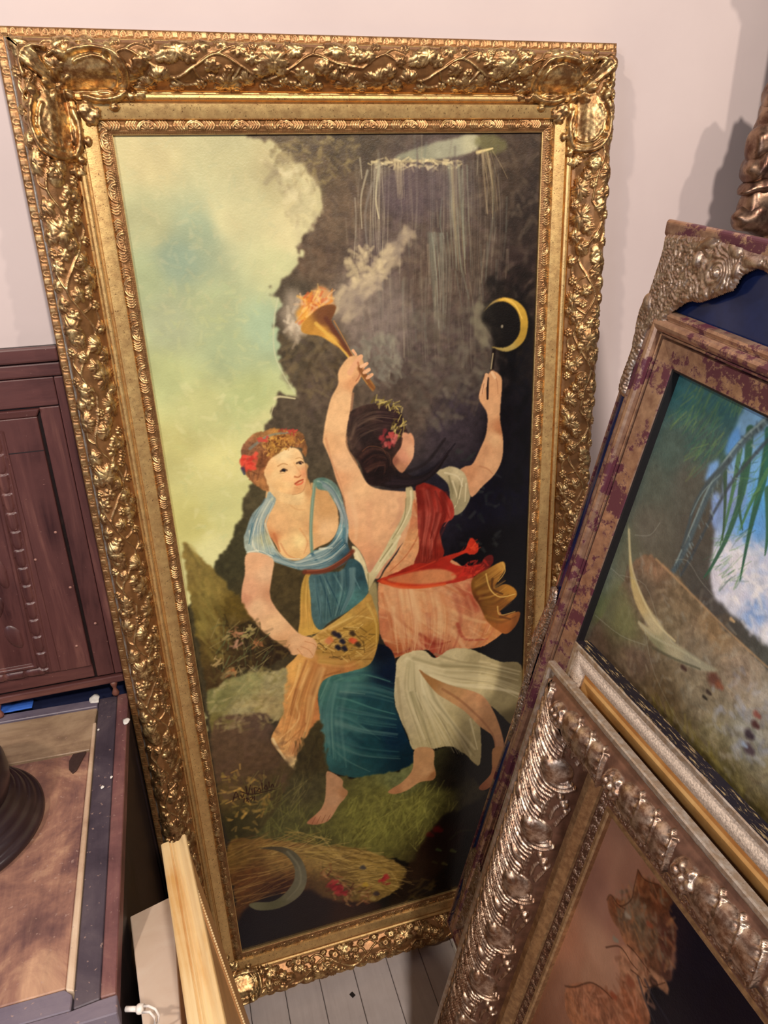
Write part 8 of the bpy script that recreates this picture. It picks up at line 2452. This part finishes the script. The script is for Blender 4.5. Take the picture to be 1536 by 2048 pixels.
def carve_strip():
    """scalloped border and leaf carving as one relief, lower left of the field"""
    xs_ = np.arange(PX0, -.246, .0012)
    zs_ = np.arange(.832, 1.235, .0012)
    X, Z = np.meshgrid(xs_, zs_)
    right = -.2475 - (1.235 - Z) * .028
    low = .838
    dx = (right - X) * 1000
    dz = (Z - low) * 1000
    d = np.minimum(dx, dz + 12)
    h = np.interp(d, [0, 2, 4, 18, 20, 24, 27, 31, 34], [0, 3, 0, 0, 3.5, 3.5, -2, -2, -3])
    side_ = dx < dz + 12
    t = np.where(side_, Z * 1000, X * 1000)
    fr = (t % 30) / 30
    dd = np.where(side_, dx, dz + 12)
    tongue = ((dd - 11) / 6.5) ** 2 + (np.clip(.45 - fr, 0, 1) * 2.4) ** 2
    sc = np.where((tongue < 1) & (d > 3) & (d < 19), 2.6 * np.sqrt(np.clip(1 - tongue, 0, 1)) + fr * 1.5, 0)
    h = np.where((d > 3) & (d < 19), sc, h)
    inner = d > 34
    cen = np.zeros_like(h)
    rr = np.random.default_rng(5)
    for k in range(26):
        cx_, cz_ = rr.uniform(-.60, -.29), rr.uniform(.87, 1.2)
        a = rr.uniform(0, 3.14)
        u = ((X - cx_) * np.cos(a) + (Z - cz_) * np.sin(a)) / .030
        w = (-(X - cx_) * np.sin(a) + (Z - cz_) * np.cos(a)) / .013
        cen = np.maximum(cen, 5 * np.sqrt(np.clip(1 - u * u - w * w, 0, 1)))
    for cx_, cz_, ru, rw, a in ((-.300, .905, .013, .024, .35), (-.296, 1.015, .010, .028, .1), (-.318, .955, .012, .026, -.5), (-.302, 1.10, .010, .024, .2)):
        u = ((X - cx_) * np.cos(a) + (Z - cz_) * np.sin(a)) / ru
        w = (-(X - cx_) * np.sin(a) + (Z - cz_) * np.cos(a)) / rw
        cen = np.maximum(cen, 6.5 * np.sqrt(np.clip(1 - u * u - w * w, 0, 1)))
    h = np.where(inner, -4 + cen, h)
    P = np.stack([X - PX0, (Z - zb), .0105 + h * .001], -1)
    return link('carved_relief', grid_mesh('carved_relief', P), M_oakv, panel)


carve_strip()
for x_ in (-.352, -.590, -.172):
    bm = bmesh.new()
    lathe(bm, [(0, -.0265), (.0050, -.0265), (.0062, -.022), (.0040, -.017), (.0028, -.013), (.0046, -.008), (.0060, -.004), (.0060, .001), (0, .001)], (0, 0, 0), 20)
    for v in bm.verts:
        v.co = Vector((v.co.x + x_ - PX0, v.co.z, v.co.y + .004))
    bmesh_obj('foot', bm, plain('red_brown_turned_wood', (.20, .075, .05), .45), panel, True)
# pegs
for x_, z_ in ((-.2150, .870), (-.2085, 1.07), (-.245, 1.03), (-.1800, .905), (-.205, .975)):
    bm = bmesh.new()
    lathe(bm, [(.0022, 0), (.0022, .0012), (0, .0018)], (x_ - PX0, z_ - zb, .0085), 12)
    bmesh_obj('peg', bm, plain('worn_peg', (.34, .17, .13), .5), panel, True)
tag(box('navy_board', -.62, -.1535, -.019, -.003, .70, .803, plain('navy_paint', (.012, .016, .05), .5), None, .001), 'dark navy board edge behind the chest, under the carved panel', 'board')
# blue cloth in the gap between panel and chest
tag(box('blue_folder', -.60, -.305, -.041, -.021, ZT + .0025, ZT + .0055, plain('bright_blue_card', (.05, .16, .62), .4), None, .001), 'strip of bright blue card lying in the gap behind the chest top', 'folder')

# ------------------------------------------------------------------ dark turned hat-shaped base on the chest
M_ebony = wood('near_black_turned_wood', (.012, .006, .008), (.026, .014, .016), (.075, .045, .045), .3, (9, 9, 30), spots=(.16, .11, .12))
turn = empty('turned_wood_base', Matrix.Translation((-.372, -.285, ZT)), 'near-black turned wooden base with stepped rings and domed top on the chest', 'wooden base')
bm = bmesh.new()
lathe(bm, [(0, 0), (.112, 0), (.115, .004), (.115, .010), (.111, .014), (.108, .0145), (.106, .018), (.1045, .024), (.100, .0275), (.0975, .028), (.096, .032), (.0935, .037), (.090, .040), (.087, .0405), (.0855, .045), (.082, .050), (.079, .051)], n=96)
bmesh_obj('stepped_base', bm, M_ebony, turn, True)
bm = bmesh.new()
lathe(bm, [(.079, .050), (.083, .060), (.085, .076), (.084, .094), (.080, .110), (.072, .126), (.060, .138), (.044, .147), (.022, .152), (0, .153)], n=96)
bmesh_obj('dome', bm, M_ebony, turn, True)

# ------------------------------------------------------------------ pale board, gilt mouldings and cord at lower left
M_ash = wood('pale_planed_ash', (.86, .72, .58), (.80, .63, .49), (.68, .50, .38), .5, (26, 26, 2.2), bmp=.1)


def prism(name, top, drop, mat, base, parent, bevel=.001):
    """solid under the polygon 'top' (world points) reaching down by vector drop, or to the floor"""
    bm = bmesh.new()
    hi = [bm.verts.new(Vector(p) - base) for p in top]
    lo = [bm.verts.new((Vector((p[0], p[1], 0)) if drop is None else Vector(p) + drop) - base) for p in top]
    bm.faces.new(hi)
    bm.faces.new(lo[::-1])
    for k in range(len(top)):
        k2 = (k + 1) % len(top)
        bm.faces.new((hi[k], lo[k], lo[k2], hi[k2]))
    return bmesh_obj(name, bm, mat, parent, False, bevel, 1)


aB = Vector((.138, -.917, .375)).normalized()
Q0, Q1 = Vector((-.1510, -.437, .7005)), Vector((-.0985, -.4185, .6954))
base = Vector((-.115, -.6, 0))
brd = empty('pale_wood_board', Matrix.Translation(base), 'thick pale planed board with fine grain, wedged between the chest and the gold-edged frame', 'board')
Q2, Q3 = Q1 + Vector((.060, -.917, .375)).normalized() * .52, Q0 + aB * .52
bm = bmesh.new()
hi = [bm.verts.new(p - base) for p in (Q0, Q1, Q2, Q3)]
lo = [bm.verts.new(Vector((p.x, p.y, 0)) - base) for p in (Q0, Q1, Q2, Q3)]
bm.faces.new(hi)
bm.faces.new(lo[::-1])
for k in range(4):
    bm.faces.new((hi[k], lo[k], lo[(k + 1) % 4], hi[(k + 1) % 4]))
bmesh_obj('plank', bm, M_ash, brd, False, .001, 1)

M_honey = wood('honey_gilt_moulding', (.72, .40, .13), (.90, .68, .36), (.96, .84, .60), .36, (55, 2.5, 30), bmp=.08)
M_honeyside = wood('orange_brown_frame_side', (.44, .22, .08), (.58, .31, .12), (.38, .18, .06), .45, (30, 3, 30), bmp=.1)
T0, T1 = Vector((-.1050, -.384, .748)), Vector((-.0715, -.3925, .750))
aF = Vector((.103, -.949, .297)).normalized()
wF = (T1 - T0)
wF = (wF - aF * wF.dot(aF)).normalized()
nF = wF.cross(aF)
if nF.z < 0:
    nF = -nF
eF = Vector((.156, -.280, -.947))
eF = (eF - aF * eF.dot(aF)).normalized()
LF = .50
foot = T1 + eF * ((T1.z - .004) / -eF.z)
gf = empty('gold_edged_frame', frame_matrix(foot, wF, aF, wF.cross(aF)), 'slim frame with grooved pale gold edge and orange-brown back, beside the pale board', 'picture frame')
gi = gf.matrix_world.inverted()
profF = [(0, -.006), (0, .0030), (.002, .0045), (.0105, .0053), (.0112, .0025), (.0125, .0025), (.0130, .0047), (.0143, .0047), (.0149, .0022), (.0165, .0012), (.0195, .0028), (.0225, .0022), (.0250, .0042), (.0280, .0085), (.0315, .0092), (.0332, .0065), (.0335, -.006)]
bm = bmesh.new()
rings = []
for s_ in np.linspace(0, LF, 26):
    rings.append([bm.verts.new(gi @ (T0 + wF * x_ + nF * z_ + aF * float(s_))) for x_, z_ in profF])
for ra, rb in zip(rings, rings[1:]):
    for k in range(len(profF)):
        k2 = (k + 1) % len(profF)
        bm.faces.new((ra[k], ra[k2], rb[k2], rb[k]))
bm.faces.new(rings[0])
bm.faces.new(rings[-1][::-1])
bmesh_obj('gilt_edge', bm, M_honey, gf, False, .0005, 1)
# brown back: far stile, panel sunk inside it, row of beads between
hF = (foot - T1).length
perp = aF.cross(eF).normalized()
if perp.x > 0:
    perp = -perp


def back_piece(name, s0, s1, e0, e1, d0, d1, mat, bev=.0008):
    bm = bmesh.new()
    vs = []
    for d in (d0, d1):
        for s_, e_ in ((s0, e0), (s1, e0), (s1, e1), (s0, e1)):
            vs.append(bm.verts.new(gi @ (T1 + aF * s_ + eF * e_ + perp * d)))
    bm.faces.new(vs[:4])
    bm.faces.new(vs[4:][::-1])
    for k in range(4):
        k2 = (k + 1) % 4
        bm.faces.new((vs[k], vs[k2], vs[4 + k2], vs[4 + k]))
    return bmesh_obj(name, bm, mat, gf, False, bev, 1)


back_piece('stile', 0, .088, .005, hF, 0, .012, M_honeyside)
back_piece('stile', LF - .088, LF, .005, hF - .02, 0, .012, M_honeyside)
back_piece('backboard', .085, LF - .085, .006, hF - .02, .004, .010, M_honeyside)
bm = bmesh.new()
for k in range(150):
    p = gi @ (T1 + aF * .0895 + eF * (.008 + k * .0040) + perp * .001)
    bmesh.ops.create_icosphere(bm, subdivisions=1, radius=.0018, matrix=Matrix.Translation(p))
bmesh_obj('bead_row', bm, M_honey, gf, True)

M_plastic = plain('white_plastic', (.78, .70, .62), .35)


def ray_pt(px, py, y):
    return at_y(px, py, y)


cord = empty('white_cord', Matrix.Translation(ray_pt(262, 2026, -.64)), 'white plastic cord with round toggle looped over the pale board', 'cord')
base = cord.location.copy()
bm = bmesh.new()
tube(bm, [ray_pt(252, 2018, -.635) - base, ray_pt(276, 2018, -.64) - base], .0026, 16)
bmesh_obj('toggle', bm, M_plastic, cord, True)
bm = bmesh.new()
a_, b_ = ray_pt(276, 2018, -.64) - base, ray_pt(287, 2017, -.642) - base
tube(bm, [a_, a_.lerp(b_, .3), b_], [.0045, .0048, .0042], 18)
bmesh_obj('collar', bm, M_plastic, cord, True)
bm = bmesh.new()
tube(bm, [Vector(p) for p in [ray_pt(x_, y_, -.64 - (x_ - 285) * .0004) - base for x_, y_ in ((285, 2012), (298, 2012), (311, 2018), (318, 2030), (316, 2044), (306, 2060), (296, 2075))]], .0013, 10)
bmesh_obj('cord_loop', bm, M_plastic, cord, True)
bm = bmesh.new()
tube(bm, [Vector(p) for p in [ray_pt(x_, y_, -.645 - (x_ - 285) * .0004) - base for x_, y_ in ((285, 2024), (300, 2024), (309, 2034), (310, 2048), (300, 2062), (296, 2075))]], .0013, 10)
bmesh_obj('cord_loop', bm, M_plastic, cord, True)

# ------------------------------------------------------------------ white wedge under the raised corner of the palm frame
bm = bmesh.new()


def at_z(px, py, z):
    d = rt * ((px - 768) / 1434.46) + dn * ((py - 1024) / 1434.46) + fw
    return EYE + d * ((z - EYE.z) / d.z)


pts = [at_z(905, 1884, .02), at_z(912, 1874, .02), at_z(920, 1888, .02), at_z(938, 1918, .02), at_z(922, 1922, .02)]
lo = [bm.verts.new((p.x, p.y, 0)) for p in pts]
hi = [bm.verts.new((p.x, p.y, .018 + .005 * (i % 2))) for i, p in enumerate(pts)]
bm.faces.new(lo)
bm.faces.new(hi[::-1])
for i in range(len(pts)):
    j = (i + 1) % len(pts)
    bm.faces.new((lo[i], lo[j], hi[j], hi[i]))
tag(bmesh_obj('plaster_block', bm, M_chip, None, False, .002), 'broken white plaster lump on the floor at the lower right corner of the gold frame', 'plaster block')
bm = bmesh.new()
q = at_z(705, 1990, 0)
add_box(bm, -.004, .004, -.005, .005, 0, .0015, Matrix.Translation(q) @ Matrix.Rotation(.5, 4, 'Z'))
tag(bmesh_obj('black_chip', bm, M_black), 'tiny black chip lying on the white floorboards', 'chip')
